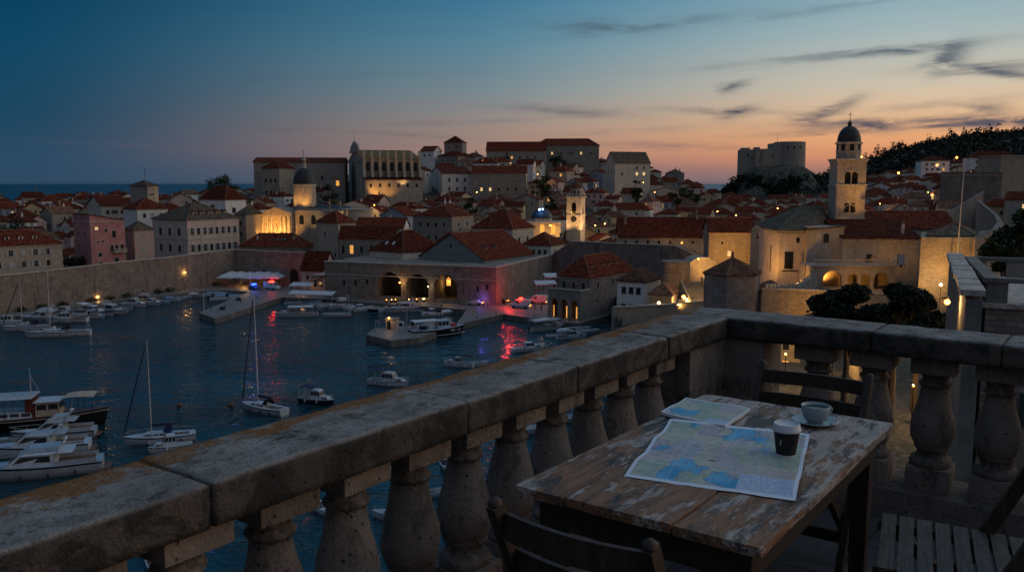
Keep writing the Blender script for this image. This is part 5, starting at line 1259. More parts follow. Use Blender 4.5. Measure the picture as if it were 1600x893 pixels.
b = MB(); octa(b, 4.3, zd0-3, zd1, 0, (dx, dy)); octa(b, 4.5, zd1-.5, zd1+.05, 1, (dx, dy)); octa(b, 4.5, zd0+.4, zd0+.8, 1, (dx, dy)); b.build('drum', [M['stone'], M['trim']], ca)
for i in range(8):
    a = R(45*i-90); rr = 4.3*math.cos(R(22.5))+.03; arch_pane(.75, 3.2, None).build('drum_window', M['ochre'], ca, (dx+rr*math.cos(a), dy+rr*math.sin(a), zd0+1.6), a+math.pi/2)
b = MB(); H_ = zd2-zd1; b.lathe([(4.25*math.cos(t), zd1+H_*math.sin(t)) for t in [k*math.pi/2/8 for k in range(8)]]+[(.9, zd2)], 24, 0, (dx, dy, 0)); b.build('dome', M['lead'], ca)
b = MB(); b.lathe([(1.0, zd2-.3), (1.0, zd2+.4), (.8, zd2+.5), (.75, zd2+2.6), (1.0, zd2+2.7), (.9, zd2+3.0), (.3, zd2+4.1), (.1, zd2+4.4)], 10, 0, (dx, dy, 0)); b.build('lantern', M['stone'], ca)
b = MB(); b.tube((dx, dy, zd2+4.2), (dx, dy, zd2+6.8), .08); b.tube((dx-.6, dy, zd2+5.9), (dx+.6, dy, zd2+5.9), .07); b.build('cross', M['iron'], ca)
for x in (20.5, 25): b = MB(); b.lathe([(.45, 0), (.35, 1.0), (.5, 1.1), (.3, 2.6), (.02, 3.0)], 8, 0); b.build('statue', M['stone'], ca, (x, 3.5, ZZ(326)))
ang_spot(ca, (-4.4, -5, ZZ(374)), 5200, (-3.6, 0, ZZ(350)), 110); ang_spot(ca, (1.2, -5, ZZ(374)), 6500, (1, 0, ZZ(350)), 110); ang_spot(ca, (5.2, -5, ZZ(374)), 4200, (4.6, 0, ZZ(350)), 100)
ang_spot(ca, (-10, -3, ZZ(378)), 1800, (-9, 6, ZZ(345)), 60)
for sx, pw in ((-3.6, 1100), (3.2, 1400)): ang_spot(ca, (dx+sx, dy-6.6, zd0+.9), pw, (dx+sx*.6, dy-3, zd0+4), 100, (1, .50, .14))
ang_spot(ca, (26, 0, ZZ(345)), 1100, (25, 4, ZZ(331)), 90, (1, .6, .25)); ang_spot(ca, (17, -3, ZZ(352)), 700, (15, 2, ZZ(340)), 90, (1, .6, .25))
# --- church on the hill with buttresses, and the long college
t, r = cb('hill_church', 'high church on the hill with tall buttressed flank and golden brown roof', 541, 566, 657, 248, 432, 17, base=16, mat='stone', roof='gx', rh=5.2, rmat='roof_brown', cat='church')
w_, d_, h_ = dims(t); zl = at(0, 277, 430).z-16
M['gold_roof'] = roofmat('golden_brown_tiles', (.16, .11, .055), (.22, .155, .08), (.28, .2, .11), .95, 1.05); r.data.materials[0] = M['gold_roof']
for i in range(8):
    b = MB(); b.add([(-.55, 0, zl), (.55, 0, zl), (.55, -3.4, zl), (-.55, -3.4, zl), (-.55, 0, h_-1.2), (.55, 0, h_-1.2), (.55, -.8, h_-1.2), (-.55, -.8, h_-1.2), (-.55, -1.8, zl+4), (.55, -1.8, zl+4)], [(0, 4, 7, 8, 3), (1, 2, 9, 6, 5), (3, 8, 9, 2), (8, 7, 6, 9), (4, 5, 6, 7)])
    b.build('buttress', M['stone'], t, ((i/7-.5)*(w_-1.4), 0, 0))
b = MB()
for i in range(7):
    b = arch_pane(.9, 3.6, None, 8, -.04); b.build('window', M['glass'], t, (((i+.5)/7-.5)*(w_-1.4), 0, zl+3.2))
b = MB(); b.box((-w_/2+.5, -6, 0), (w_/2-.3, 0, zl-1.2)); b.build('aisle_wall', M['stone'], t)
for i in range(6): put_win(t, ((i+.5)/6-.5)*w_*.94, -6, zl-4, 0, 1.2, 1.8, 'dark')
b = MB(); b.add([(-w_/2+.3, -6.3, zl-1.3), (w_/2, -6.3, zl-1.3), (w_/2, 0, zl+.2), (-w_/2+.3, 0, zl+.2)], [(0, 1, 2, 3)]); b.build('aisle_roof', M['roof'], t)
b = MB(); dg = d_/2
b.add([(-.4, -dg*.72, 0), (-.4, dg*.72, 0), (-.4, dg*.5, 3.4), (-.4, 0, 6.0), (-.4, -dg*.5, 3.4)]+[(.4, -dg*.72, 0), (.4, dg*.72, 0), (.4, dg*.5, 3.4), (.4, 0, 6.0), (.4, -dg*.5, 3.4)], [(0, 4, 3, 2, 1), (5, 6, 7, 8, 9)]+[(i, 5+i, 5+(i+1) % 5, (i+1) % 5)[::-1] for i in range(5)]); b.tube((0, 0, 5.8), (0, 0, 9.4), .1); b.tube((0, -.6, 8.3), (0, .6, 8.3), .08)
b.build('gable_front', M['stone'], t, (-w_/2-.2, d_/2, h_-1)); 
for u_ in (.2, .5, .8): b = arch_pane(.7, 3.0, None, 8); b.build('niche', M['glass'], t, (-w_/2-.06, d_*u_, h_-8), -math.pi/2)
ang_spot(t, (-w_*.36, -11, zl-8.5), 2600, (-w_*.3, -6, zl-5), 100); ang_spot(t, (-w_*.12, -11, zl-9), 1200, (-w_*.08, -6, zl-5), 100); ang_spot(t, (w_*.15, -8.5, zl-4), 900, (w_*.15, 0, h_-6), 110, (1, .6, .25))
cb('college', 'long dark stone college building left of the hill church, under a low red roof', 383, 396, 538, 253, 452, 6, d=20, base=12, mat='stone_grey', roof='gx', rh=2.4, cat='college', over=.5, front=[(.92, 11, 1.6, 2.6, 'lit'), (.6, 8, 1.3, 2, 'dark'), (.75, 8, 1.3, 2, 'dark')], left=[(.5, 5, 1.2, 2, 'dark')])
cb('college_wing', 'projecting stone wing of the college with red hip roof behind the dark dome', 409, 436, 470, 263, 432, -14, d=16, base=12, mat='stone_grey', roof='hip', rh=4, cat='college', front=grid([6, 12], 3, 1.3, 2, 'dark'))
# --- clock tower
P = at(899.5, 370, 332); ct = thing('clock_tower', 'slender pale stone clock tower with small dome and lit belfry arch', 'clock tower', (P.x, 332, 4), R(-22))
Z = lambda y: at(0, y, 329).z-4
hw = 2.85; b = MB(); tower_shaft(b, hw, 0, Z(308), [(2.85, .95, Z(320), Z(334))], [(2.85, .95, Z(320), Z(334))], .8); b.build('shaft', M['trim'], ct)
b = MB()
for y, e in ((336, .2), (308, .4), (348, .1)): b.cbox((0, 0, Z(y)), (2*hw+2*e, 2*hw+2*e, .35))
for i in range(11):
    for sx in (-1, 1): b.cbox((-hw+i*hw*.2, sx*(hw+.1), Z(308)+.65), (.14, .14, .95)); b.cbox((sx*(hw+.1), -hw+i*hw*.2, Z(308)+.65), (.14, .14, .95))
for sx in (-1, 1): b.box((-hw-.2, sx*(hw+.1)-.1, Z(308)+1.1), (hw+.2, sx*(hw+.1)+.1, Z(308)+1.25)); b.box((sx*(hw+.1)-.1, -hw, Z(308)+1.103), (sx*(hw+.1)+.1, hw, Z(308)+1.247))
b.build('cornice', M['trim'], ct)
b = MB(); b.cbox((0, 0, Z(326)), (2.2, 2.2, 5)); b.build('dark_core', M['dark'], ct); b = MB(); b.lathe([(.9, 0), (.7, .5), (.5, 1.2), (.1, 1.5)], 12, 0, (0, -1.9, Z(330))); b.build('bell', M['iron'], ct)  # dark core is an added block, painted shade behind the belfry arch
z0, z1 = Z(308), Z(295); b = MB(); octa(b, 2.1, z0, z1); octa(b, 2.35, z1-.3, z1+.05); b.build('lantern', M['trim'], ct)
for i in range(8):
    a = R(45*i-90); rr = 2.1*math.cos(R(22.5))+.02; arch_pane(.42, 1.6, None).build('lantern_opening', M['dark'], ct, (rr*math.cos(a), rr*math.sin(a), z0+.5), a+math.pi/2)
b = MB(); H_ = Z(283)-z1; b.lathe([(2.15*math.cos(t), z1+H_*math.sin(t)) for t in [k*math.pi/2/7 for k in range(7)]]+[(.25, z1+H_), (.3, z1+H_+.4), (.03, z1+H_+1.5)], 16, 0); b.build('dome', M['roof_brown'], ct)
b = MB(); b.lathe([(1.15, 0), (1.15, .12)], 24, 0); o = b.build('clock_face', M['dark'], ct, (0, -hw-.02, Z(342))); o.rotation_euler = (R(90), 0, 0)
ang_spot(ct, (-5.5, -7, Z(366)), 6500, (0, -2, Z(330)), 70, (1, .55, .20)); ang_spot(ct, (6.5, -6, Z(366)), 7500, (2, 0, Z(335)), 70, (1, .55, .20))
lamp('bell_lamp', 'POINT', (0, -2.3, Z(331.5)), 260, (1, .5, .12), ct, .2)
# --- small domed church with blue light
P = at(841, 345, 346); sb = thing('domed_church', 'small church with blue lit dome and bright blue lamp, left of the clock tower', 'church', (P.x, 342, 3), R(-14))
Z = lambda y: at(0, y, 346).z-3
b = MB(); b.box((-6, 0, 0), (9, 16, Z(349))); b.box((-6.3, -.3, Z(349)), (9.3, 16.3, Z(346)), 1); b.build('wall', [M['trim'], M['trim']], sb)
for x in (-3, 1.5, 6): b = arch_pane(.9, 2.8, None, 8, -.05); b.build('window', M['lit'] if x > 0 else M['glass'], sb, (x, 0, Z(364)))
b = MB(); octa(b, 4.3, Z(347), Z(341), 0, (0, 6)); b.build('drum', M['trim'], sb)
b = MB(); H_ = Z(326)-Z(341); b.lathe([(4.4*math.cos(t), Z(341)+H_*math.sin(t)) for t in [k*math.pi/2/8 for k in range(8)]]+[(.5, Z(326))], 20, 0, (0, 6, 0)); b.build('dome', M['bluelit_lead'], sb)
b = MB(); b.sphere((0, 1.6, Z(327)), .36); b.sphere((1.3, 1.8, Z(326.4)), .28); b.build('blue_lamp', M['bulbblue'], sb); lamp('blue_glow', 'POINT', (.4, .2, Z(325.5)), 160, (.2, .5, 1), sb, .4)
ang_spot(sb, (3, -6, Z(369)), 1300, (2, 0, Z(358)), 100); ang_spot(sb, (9, -5, Z(369)), 1300, (8, 0, Z(356)), 100)
# --- neighbours to the right of the terrace
gw = wall_run('garden_wall', 'narrow wall with broken pale coping slabs running away right of the terrace', [tuple(onz(1510, 457, 30.9).xy), tuple(onz(1497, 426, 30.9).xy), tuple(onz(1484, 398, 30.9).xy)][::-1], [30.6, 30.6, 30.6], .7, M['stone_dark'], 6)
for c_ in list(gw.children):
    if c_.name.startswith('coping'): bpy.data.objects.remove(c_)
A_, B_ = onz(1510, 457, 30.9), onz(1484, 398, 30.9)
for i in range(9):
    p0, p1 = A_.lerp(B_, i/9), A_.lerp(B_, (i+.93)/9); d = (B_-A_).normalized(); nrm_ = Vector((d.y, -d.x, 0)); w_ = .85+.25*random.Random(i*5).random(); b = MB(); c0 = (p0+p1)/2-gw.location
    b.bar(p0+nrm_*.28-gw.location, p1+nrm_*.28-gw.location, w_, .28); o = b.build('coping_slab', M['trim'], gw); o.location = (0, 0, .02*(i % 3))
tH = thing('terrace_house', 'neighbouring stone house with a roof terrace and slotted parapet, right of the balustrade', 'house', (onz(1540, 433, 31).x, 45.6, 6), R(-24))
b = MB(); b.box((0, 0, 0), (16, 15, 23.4)); b.build('wall', M['brickish'], tH)
b = MB(); b.box((-.25, -.25, 23.4), (16.2, 15.2, 23.65)); b.build('cornice', M['trim'], tH)
for i in range(9): MB().box((i*1.9, 0, 23.65), (i*1.9+1.0, .4, 24.75)).build('parapet_block', M['stone_dark'], tH)
for i in range(6): MB().box((0, .6+i*2.4, 23.65), (.4, 2.6+i*2.4, 24.75)).build('parapet_block', M['stone_dark'], tH)
for i in range(7): MB().box((i*2.4, 14.4, 23.65), (i*2.4+1.2, 14.8, 24.75)).build('parapet_block', M['stone_grey'], tH)
b = MB(); b.box((-.15, -.1, 24.75), (16, .5, 25)); b.box((-.15, .5, 24.752), (.55, 14.3, 25.002)); b.box((-.15, 14.3, 24.75), (16, 14.9, 25)); b.build('parapet_coping', M['stone_dark'], tH)
for z_, x_ in ((18, 3), (18, 7), (12, 3), (12, 7)): put_win(tH, x_, 0, z_, 0, 1.0, 1.8, 'shut')
# warm lit houses deep in the street, seen through the balusters
for (p0, p1, y_, Y_, lab, mt) in ((1186, 1252, 520, 128, 'low house lit orange, seen between balusters left of the wooden chair back', 'ochre'), (1262, 1330, 512, 135, 'low pale house seen through the balusters above the coffee cup', 'white'), (1344, 1392, 540, 112, 'narrow ochre house glimpsed between two balusters over the table end', 'ochre')):
    cb('house', lab, p0, p1, p1, y_, Y_, -12, d=8, base=7, mat=mt, roof='hip', rh=2, rmat='roof_brown', front=[(.25, 2, .9, 1.3, 'lit'), (.65, 2, .9, 1.3, 'dark'), (.25, 5, .9, 1.3, 'dark'), (.65, 5, .9, 1.3, 'lit')])
# ---------------------------------------------------------------- the ordinary houses of the old town
rng = random.Random(11)
def occ_px(x0, x1, Y0, Y1):
    Y = (Y0+Y1)/2; c = ((x0+x1)/2-800)/1335*Y; OCC.append((c, Y, (x1-x0)/2/1335*Y, (Y1-Y0)/2, 0))
for r_ in ((388, 548, 322, 346), (823, 874, 338, 362), (884, 915, 326, 338), (1110, 1700, 100, 226), (962, 1120, 100, 284), (500, 868, 230, 289), (1450, 1640, 226, 300), (538, 660, 424, 452), (1096, 1205, 215, 262)): occ_px(*r_)
CLEAR = [(392, 545, 370, 326), (383, 545, 300, 432), (540, 658, 305, 430), (884, 915, 366, 332), (824, 873, 360, 342), (673, 822, 300, 462), (946, 1016, 290, 500), (645, 740, 362, 325), (738, 834, 384, 296), (966, 1180, 371, 284),
         (1290, 1345, 362, 206), (1338, 1494, 357, 207), (760, 936, 246, 552), (694, 727, 236, 560), (1440, 1496, 268, 640), (1516, 1592, 258, 600), (312, 384, 329, 340), (203, 247, 318, 340), (494, 645, 395, 290), (238, 373, 398, 297), (369, 476, 390, 302), (1480, 1600, 300, 318), (1120, 1290, 292, 900)]
def corners(o, m=0.0):
    cx, cy, hw, hd, a = o; c_, s_ = math.cos(a), math.sin(a)
    return [(cx+c_*x-s_*y, cy+s_*x+c_*y) for x, y in ((-hw-m, -hd-m), (hw+m, -hd-m), (hw+m, hd+m), (-hw-m, hd+m))]
def overlap(o1, o2, m=.25):
    if math.hypot(o1[0]-o2[0], o1[1]-o2[1]) > math.hypot(o1[2], o1[3])+math.hypot(o2[2], o2[3])+m: return False
    A_, B_ = corners(o1, m/2), corners(o2, m/2)
    for P_ in (A_, B_):
        for i in range(2):
            ax = (P_[i+1][0]-P_[i][0], P_[i+1][1]-P_[i][1])
            pa = [p[0]*ax[0]+p[1]*ax[1] for p in A_]; pb = [p[0]*ax[0]+p[1]*ax[1] for p in B_]
            if max(pa) < min(pb) or max(pb) < min(pa): return False
    return True
def row_of(z, Y): return 446.5+F*math.tan(math.atan((CAMZ-z)/Y)-PITCH)
cand = []; Y = 244.0; placed = list(OCC)
buckets = {}
def bkey(x, y): return (int(x//40), int(y//40))
def addb(o):
    r_ = math.hypot(o[2], o[3])
    for i in range(int((o[0]-r_)//40), int((o[0]+r_)//40)+1):
        for j in range(int((o[1]-r_)//40), int((o[1]+r_)//40)+1): buckets.setdefault((i, j), []).append(o)
for o in placed: addb(o)
HS = []
step = 0
while Y < 790:
    X = -.66*Y
    while X < .66*Y:
        X += rng.uniform(8.5, 12)*(1 if Y < 480 else 1.15)
        x, y = X+rng.uniform(-2, 2), Y+rng.uniform(-3, 3)
        px = pxof(x, y)
        if y < shore(px)+9 or (y > 640 and px < 1290) or px > 1650 or px < -60: continue
        gz = ground(px, y)
        if gz < 2 or (px < 330 and y > 520): continue
        if px > 1200 and gz > 48 and y > 620: continue
        w_, d_ = rng.uniform(7, 12.5), rng.uniform(7, 10)
        if rng.random() < .18: w_ += 5
        h_ = rng.uniform(7, 11.5)
        blk = noise.noise(Vector((x*.012, y*.012, 4)))
        a = R(48+blk*24) if px < 360 else R(-14+blk*60); a += R(rng.uniform(-6, 6))
        if rng.random() < .3: a += math.pi/2*(1 if a < 0 else -1); w_, d_ = d_, w_
        o = (x, y, w_/2, d_/2, a)
        near = set()
        for i in range(-1, 2):
            for j in range(-1, 2): near.update(buckets.get((bkey(x, y)[0]+i, bkey(x, y)[1]+j), ()))
        if any(overlap(o, q_) for q_ in near): continue
        rk = rng.choice(['hip', 'hip', 'gx', 'gx', 'gy', 'pyr' if w_ < 10 else 'hip']); rh = min(w_, d_)*rng.uniform(.27, .38)
        top = gz+h_+rh; hpx = math.hypot(w_, d_)/2/y*1335
        if any(px+hpx*.8 > c_[0] and px-hpx*.8 < c_[1] and y < c_[3] and row_of(top, y) < c_[2]-1 for c_ in CLEAR): continue
        HS.append(dict(o=o, px=px, y=y, gz=gz, w=w_, d=d_, h=h_, a=a, roof=rk, rh=rh)); addb(o)
    Y += 9.6 if Y < 480 else 12
# how much of each is seen: a coarse depth raster over everything built so far
RWv, RHv = 400, 224; zb_ = [1e9]*(RWv*RHv); ib_ = [-1]*(RWv*RHv)
def splat(o, z0, z1, ident, rh=0):
    cs_ = corners(o); X0 = min(800+c_[0]/max(c_[1], 1)*1335 for c_ in cs_)/4; X1 = max(800+c_[0]/max(c_[1], 1)*1335 for c_ in cs_)/4
    yt, yb = row_of(z1+rh*.75, o[1])/4, row_of(z0, o[1])/4; dpt = o[1]-min(o[2], o[3])
    for j in range(max(0, int(yt)), min(RHv, int(yb)+1)):
        for i in range(max(0, int(X0+.5)), min(RWv, int(X1+.5))):
            k = j*RWv+i
            if dpt < zb_[k]: zb_[k] = dpt; ib_[k] = ident
for o in OCC[:-8]: splat(o, 0, 16, -2)
for i, h in enumerate(HS): splat(h['o'], h['gz'], h['gz']+h['h'], i, h['rh'])
for xx in range(RWv):                       # the city walls in front
    p_ = xx*4
    for (xa, xb, ya, yb) in ((0, 367, 430, 390), (367, 500, 390, 396), (500, 775, 407, 420), (775, 864, 420, 398), (864, 1112, 380, 385), (1112, 1600, 372, 372)):
        if xa <= p_ < xb:
            y0 = ya+(yb-ya)*(p_-xa)/(xb-xa)
            for j in range(int(y0/4)+1, RHv): ib_[j*RWv+xx] = -3
seen = {}
for k in ib_:
    if k >= 0: seen[k] = seen.get(k, 0)+1
order = sorted(seen, key=lambda k: -seen[k])
order = [k for k in order if seen[k] >= 3]
chosen = order[:272]; rest = order[272:]
WALLM = [('cream', 'cream'), ('white', 'white'), ('stone', 'beige stone'), ('stone_grey', 'grey stone'), ('palepink', 'pale pink'), ('cream', 'cream'), ('stone', 'beige stone'), ('white', 'white'), ('bluegrey', 'blue grey'), ('ochre', 'ochre')]
LANDM = [(440, 350, 'cathedral front'), (467, 275, 'cathedral dome'), (600, 270, 'hill church'), (899, 325, 'clock tower'), (841, 335, 'blue lit dome'), (305, 365, 'mottled palace'), (168, 380, 'pink house'), (225, 300, 'tower house'),
         (885, 230, 'highest house'), (710, 282, 'white hill house'), (780, 282, 'bare stone house'), (985, 265, 'dark roofed house'), (1319, 300, 'bell tower'), (1240, 345, 'apse roof'), (1050, 357, 'long monastery roof'), (1468, 258, 'white villa'),
         (785, 350, 'white side wall'), (690, 345, 'grey stone house'), (1210, 245, 'sea fort'), (1420, 345, 'church nave'), (520, 345, 'square house'), (30, 395, 'dormered townhouse'), (430, 270, 'college'), (1140, 360, 'yellow range'), (1524, 290, 'flagpole'), (715, 225, 'lookout house'), (620, 375, 'skylight house'), (1085, 345, 'monastery ridge')]
ORD = ['first', 'second', 'third', 'fourth', 'fifth', 'sixth', 'seventh', 'eighth', 'ninth', 'tenth', 'eleventh', 'twelfth', 'thirteenth', 'fourteenth', 'fifteenth']
CNT = ['', '', 'two', 'three', 'four', 'five', 'six', 'seven', 'eight', 'nine', 'ten', 'eleven', 'twelve', 'thirteen', 'fourteen', 'fifteen']
labels = {}
for k in chosen:
    h = HS[k]; r_ = random.Random(k*13+5); h['mat'], wn = WALLM[r_.randrange(len(WALLM))]
    h['lit'] = r_.random() < .27; h['old'] = r_.random() < .12; py = row_of(h['gz']+h['h'], h['y'])
    L_ = min(LANDM, key=lambda q_: math.hypot((q_[0]-h['px']), (q_[1]-py)*1.5)); dx_, dy_ = h['px']-L_[0], (py-L_[1])*1.5
    rel = ('right of' if dx_ > 0 else 'left of') if abs(dx_) > abs(dy_) else ('below' if dy_ > 0 else 'above')
    rn = {'hip': 'hipped', 'gx': 'gabled', 'gy': 'end gabled', 'pyr': 'pointed'}[h['roof']]
    h['base'] = f"{wn} house, {rn} {'brown' if h['old'] else 'red'} roof{', lit window' if h['lit'] else ''}"; h['rel'] = f"{rel} {L_[2]}"
    labels.setdefault((h['base'], h['rel']), []).append(k)
for (ba, re_), ks in labels.items():
    ks.sort(key=lambda k: HS[k]['px'])
    for i, k in enumerate(ks):
        HS[k]['label'] = f"{ba}, {re_}" if len(ks) == 1 else (f"{ba}, leftmost of {CNT[len(ks)]} {re_}" if i == 0 else f"{ba}, {ORD[i]} of {CNT[len(ks)]} {re_}")
ab_ = MB(); ab_.tube((0, 0, 0), (0, 0, 2.6), .035, .035, 5)
for z_, l_ in ((1.7, .5), (2.1, .42), (2.45, .34)): ab_.tube((-l_, 0, z_), (l_, 0, z_), .025, .025, 4)
AER = ab_.mesh('aerial', M['iron'])
for k in chosen:
    h = HS[k]; r_ = random.Random(k*7+1); x, y, hw, hd, a = h['o']
    fx_, fy_ = x+math.sin(a)*hd, y-math.cos(a)*hd
    vis = seen[k]
    v = (-x, -y); nf = math.sin(a)*v[0]-math.cos(a)*v[1]; nl = -math.cos(a)*v[0]-math.sin(a)*v[1]
    fr = []; sd = []
    if vis > 5:
        n = max(1, int(h['w']/3.6)); rows = [1.9] if vis < 14 else [1.9, 5.0]
        pool = ['dark', 'shut', 'shut', 'closed', 'dark', 'shutw', 'dark']
        fr = [(u_+r_.uniform(-.035, .035), dz+r_.uniform(-.2, .25))+r_.choice([(.95, 1.45), (.95, 1.45), (.8, 1.1), (1.0, 1.7)])+(r_.choice(pool),) for (u_, dz, *_q) in grid(rows, n, 1, 1) if r_.random() < .75]
        sd = [(u_, dz, .9, 1.4, 'dark') for (u_, dz, *_q) in grid(rows[:1], 2, 1, 1) if r_.random() < .7]
    if h['lit']: fr = fr[:-1]+[(r_.uniform(.25, .75), 2.1, 1.2, 1.5, r_.choice(['lit', 'litp']))]
    t, r = body('house', h['label'], 'house', (fx_, fy_, h['gz']-2.5), a, h['w'], h['d'], h['h']+2.5, h['mat'], h['roof'], h['rh'], 'roof_brown' if h['old'] else 'roof',
                front=fr if nf > 0 else None, left=sd if nl > 0 else None, right=sd if nl <= 0 else None, group='old town houses', over=.35)
    for c_ in range(r_.choice([0, 1, 1, 2]) if vis > 4 else 0):
        cx_, cy_ = r_.uniform(-.35, .35)*h['w'], r_.uniform(.25, .75)*h['d']
        chimney(r, cx_, cy_, roof_z(h['roof'], h['w'], h['d'], h['rh'], cx_, cy_, .35), r_.choice([1.0, 1.4, 1.8]), .6, r_.choice(['cream', 'stone_grey', 'white']))
    if vis > 6 and r_.random() < .22:
        cx_ = r_.uniform(-.3, .3)*h['w']; link('aerial', AER, r, (cx_, h['d']*.5, roof_z(h['roof'], h['w'], h['d'], h['rh'], cx_, h['d']*.5, .35)-.1), r_.uniform(0, 3))
    if vis > 9 and r_.random() < .35 and h['roof'] in ('hip', 'gx'):
        dormer(r, r_.uniform(-.25, .25)*h['w'], 1.6, roof_z(h['roof'], h['w'], h['d'], h['rh'], 0, 1.6, .35)-.05, 0, r_.choice(['white', 'cream']), .75, r_.random() < .1)
if rest:
    b = MB()
    for k in rest:
        h = HS[k]; x, y, hw, hd, a = h['o']; fx_, fy_ = x+math.sin(a)*hd, y-math.cos(a)*hd
        b.M = Matrix.Translation((fx_, fy_, h['gz']-2)) @ Matrix.Rotation(a, 4, 'Z'); b.box((-hw, 0, 0), (hw, 2*hd, h['h']+2), 0)
        if h['roof'] in ('gx', 'gy'): h['roof'] = 'hip'
        rm = roof_mesh(h['roof'], h['w'], h['d'], h['rh'], .35, False); o0 = b.M.copy(); b.M = o0 @ Matrix.Translation((0, 0, h['h']+2)); b.add(rm.v, rm.f, 1)
    b.M = Matrix.Identity(4); o = b.build('distant_houses', [M['cream'], M['roof']]); tag(o, 'scattered scraps of far roofs and walls between the old town houses', 'houses', None, 'stuff')
print('HOUSES', len(HS), 'seen', len(order), 'rest', len(rest))
for o in bpy.data.objects:
    if o.get('label') and len(o['label'].split()) > 16: print('LONG', o['label'])
# ---------------------------------------------------------------- trees
def leaf_cloud(b, pts, n, size, rg, mi=0, flat=1.0):
    """leaf sized faces scattered through lumps (centre, radius)"""
    tot = sum(r**2 for c, r in pts)
    for c, r in pts:
        for _ in range(max(4, int(n*r*r/tot))):
            d = Vector((rg.gauss(0, 1), rg.gauss(0, 1), rg.gauss(0, 1))).normalized()*r*(rg.random()**.4)
            d.z *= flat; p = Vector(c)+d
            u = Vector((rg.gauss(0, 1), rg.gauss(0, 1), rg.gauss(0, .6))).normalized(); v = u.cross(Vector((rg.gauss(0, 1), rg.gauss(0, 1), rg.gauss(0, 1)))).normalized()
            s_ = size*rg.uniform(.6, 1.4)
            b.add([tuple(p-u*s_), tuple(p+v*s_*.6), tuple(p+u*s_), tuple(p-v*s_*.6)], [(0, 1, 2, 3)], mi)
def tree_meshes(kind, H, W_, n, size, seed):
    rg = random.Random(seed); tr = MB(); cr = MB()
    if kind == 'cypress':
        tr.tube((0, 0, 0), (0, 0, H*.9), .25, .05, 7)
        lumps = [((rg.uniform(-.1, .1), rg.uniform(-.1, .1), H*(.12+.86*i/13)), W_*.5*(1-(i/13)**1.6)*.95+.12) for i in range(14)]
        leaf_cloud(cr, lumps, n, size, rg, 0, 1.3)
    else:
        th = H*(.32 if kind == 'broad' else .5); lean = Vector((rg.uniform(-.05, .05)*H, rg.uniform(-.05, .05)*H, 0))
        tr.tube((0, 0, -.5), tuple(lean*.5+Vector((0, 0, th))), H*.030, H*.02, 8); lumps = []
        nl = 11 if kind == 'broad' else 15
        for i in range(nl):
            a = i*2.4+rg.uniform(-.4, .4); rr = W_*.5*math.sqrt((i+.5)/nl)*rg.uniform(.75, 1.0)
            zc = th+(H-th)*(rg.uniform(.25, .95)*(1-.45*(rr/(W_*.5))**2) if kind == 'broad' else rg.uniform(.3, .95)*(1-.5*(rr/(W_*.5))**1.5))
            c = (rr*math.cos(a), rr*math.sin(a), zc); lumps.append((c, W_*(.20 if kind == 'broad' else .19)*rg.uniform(.75, 1.25)))
            tr.tube(tuple(lean*.5+Vector((0, 0, th*rg.uniform(.7, 1)))), c, H*.012, H*.004, 5)
        leaf_cloud(cr, lumps, n, size, rg, 0, .75 if kind == 'broad' else .62)
    return tr.mesh('trunk', M['bark']), cr.mesh('crown', M['pine' if kind != 'broad' else 'leaf'])
TM = {}
def tree(label, px, Y, ytop, wpx, kind='broad', n=700, size=.55, name='tree', base=None, group=None, ybase=None):
    z0 = (ground(px, Y) if base is None else base) if ybase is None else at(0, ybase, Y).z
    H = at(0, ytop, Y).z-z0; W_ = wpx/1335*Y
    tm, cm = tree_meshes(kind, H, W_, n, size, px*7+int(Y))
    t = thing(name, label, 'tree', ((px-800)/1335*Y, Y, z0), 0, group)
    link('trunk', tm, t); link('crown', cm, t); return t
tree('round leafy tree standing dark against the sea, left of the college', 350, 430, 266, 44, n=1300, size=.5)
tree('tall dark cypress on the hill in front of the long red roofs', 792, 530, 233, 17, 'cypress', 700, .5, 'cypress')
tree('round dark tree on the hill below the highest house', 870, 530, 236, 26, n=900)
tree('dark tree in the cathedral quarter, behind the dome to its right', 517, 400, 284, 26, n=800)
tree('second dark tree close right of the cathedral dome, lower one', 531, 385, 300, 22, n=600)
tree('dark tree in front of the tall pale house with two bright windows', 994, 470, 278, 18, n=600)
tree('broad dark tree below the right hill shoulder, left of a pair', 1058, 480, 288, 26, n=700)
tree('broad dark tree below the right hill shoulder, right of a pair', 1080, 485, 287, 24, n=700)
tree('dark tree between mid hill houses, above the blue lamp dome', 846, 455, 268, 30, n=800)
tree('dark bush like tree left of the clock tower above red roofs', 862, 400, 300, 20, n=500)
tree('small dark tree left of the pink house, behind the long wall', 122, 270, 397, 44, n=900, size=.45, ybase=425)
tree('dark tree at the left edge of the photo above the dormered townhouse', 22, 330, 343, 50, n=800)
tree('dark tree among roofs above the grey stone house, centre', 735, 385, 308, 22, n=500)
tree('small tree in the garden of the white sided house, left town', 392, 380, 318, 18, n=400)
for lab, px, Y, yt, wp, k in (('dark spreading pine just beyond the balustrade, left of three', 1328, 98, 440, 112, 1), ('tallest dark spreading pine beyond the balustrade, middle of three', 1402, 92, 425, 118, 2), ('dark pine beyond the balustrade, right of three, beside the warm lamp', 1440, 100, 444, 80, 3)):
    tree(lab, px, Y, yt, wp, 'pine', 7500, .27, 'pine_tree', base=9, group='pines beyond the balustrade')
tree('big black tree mass at the right edge of the photo behind the rampart', 1592, 150, 322, 90, 'broad', 3000, .5, base=14)
tree('black tree at the right edge, lower one beside the rampart', 1575, 140, 352, 60, 'broad', 2000, .5, base=14)
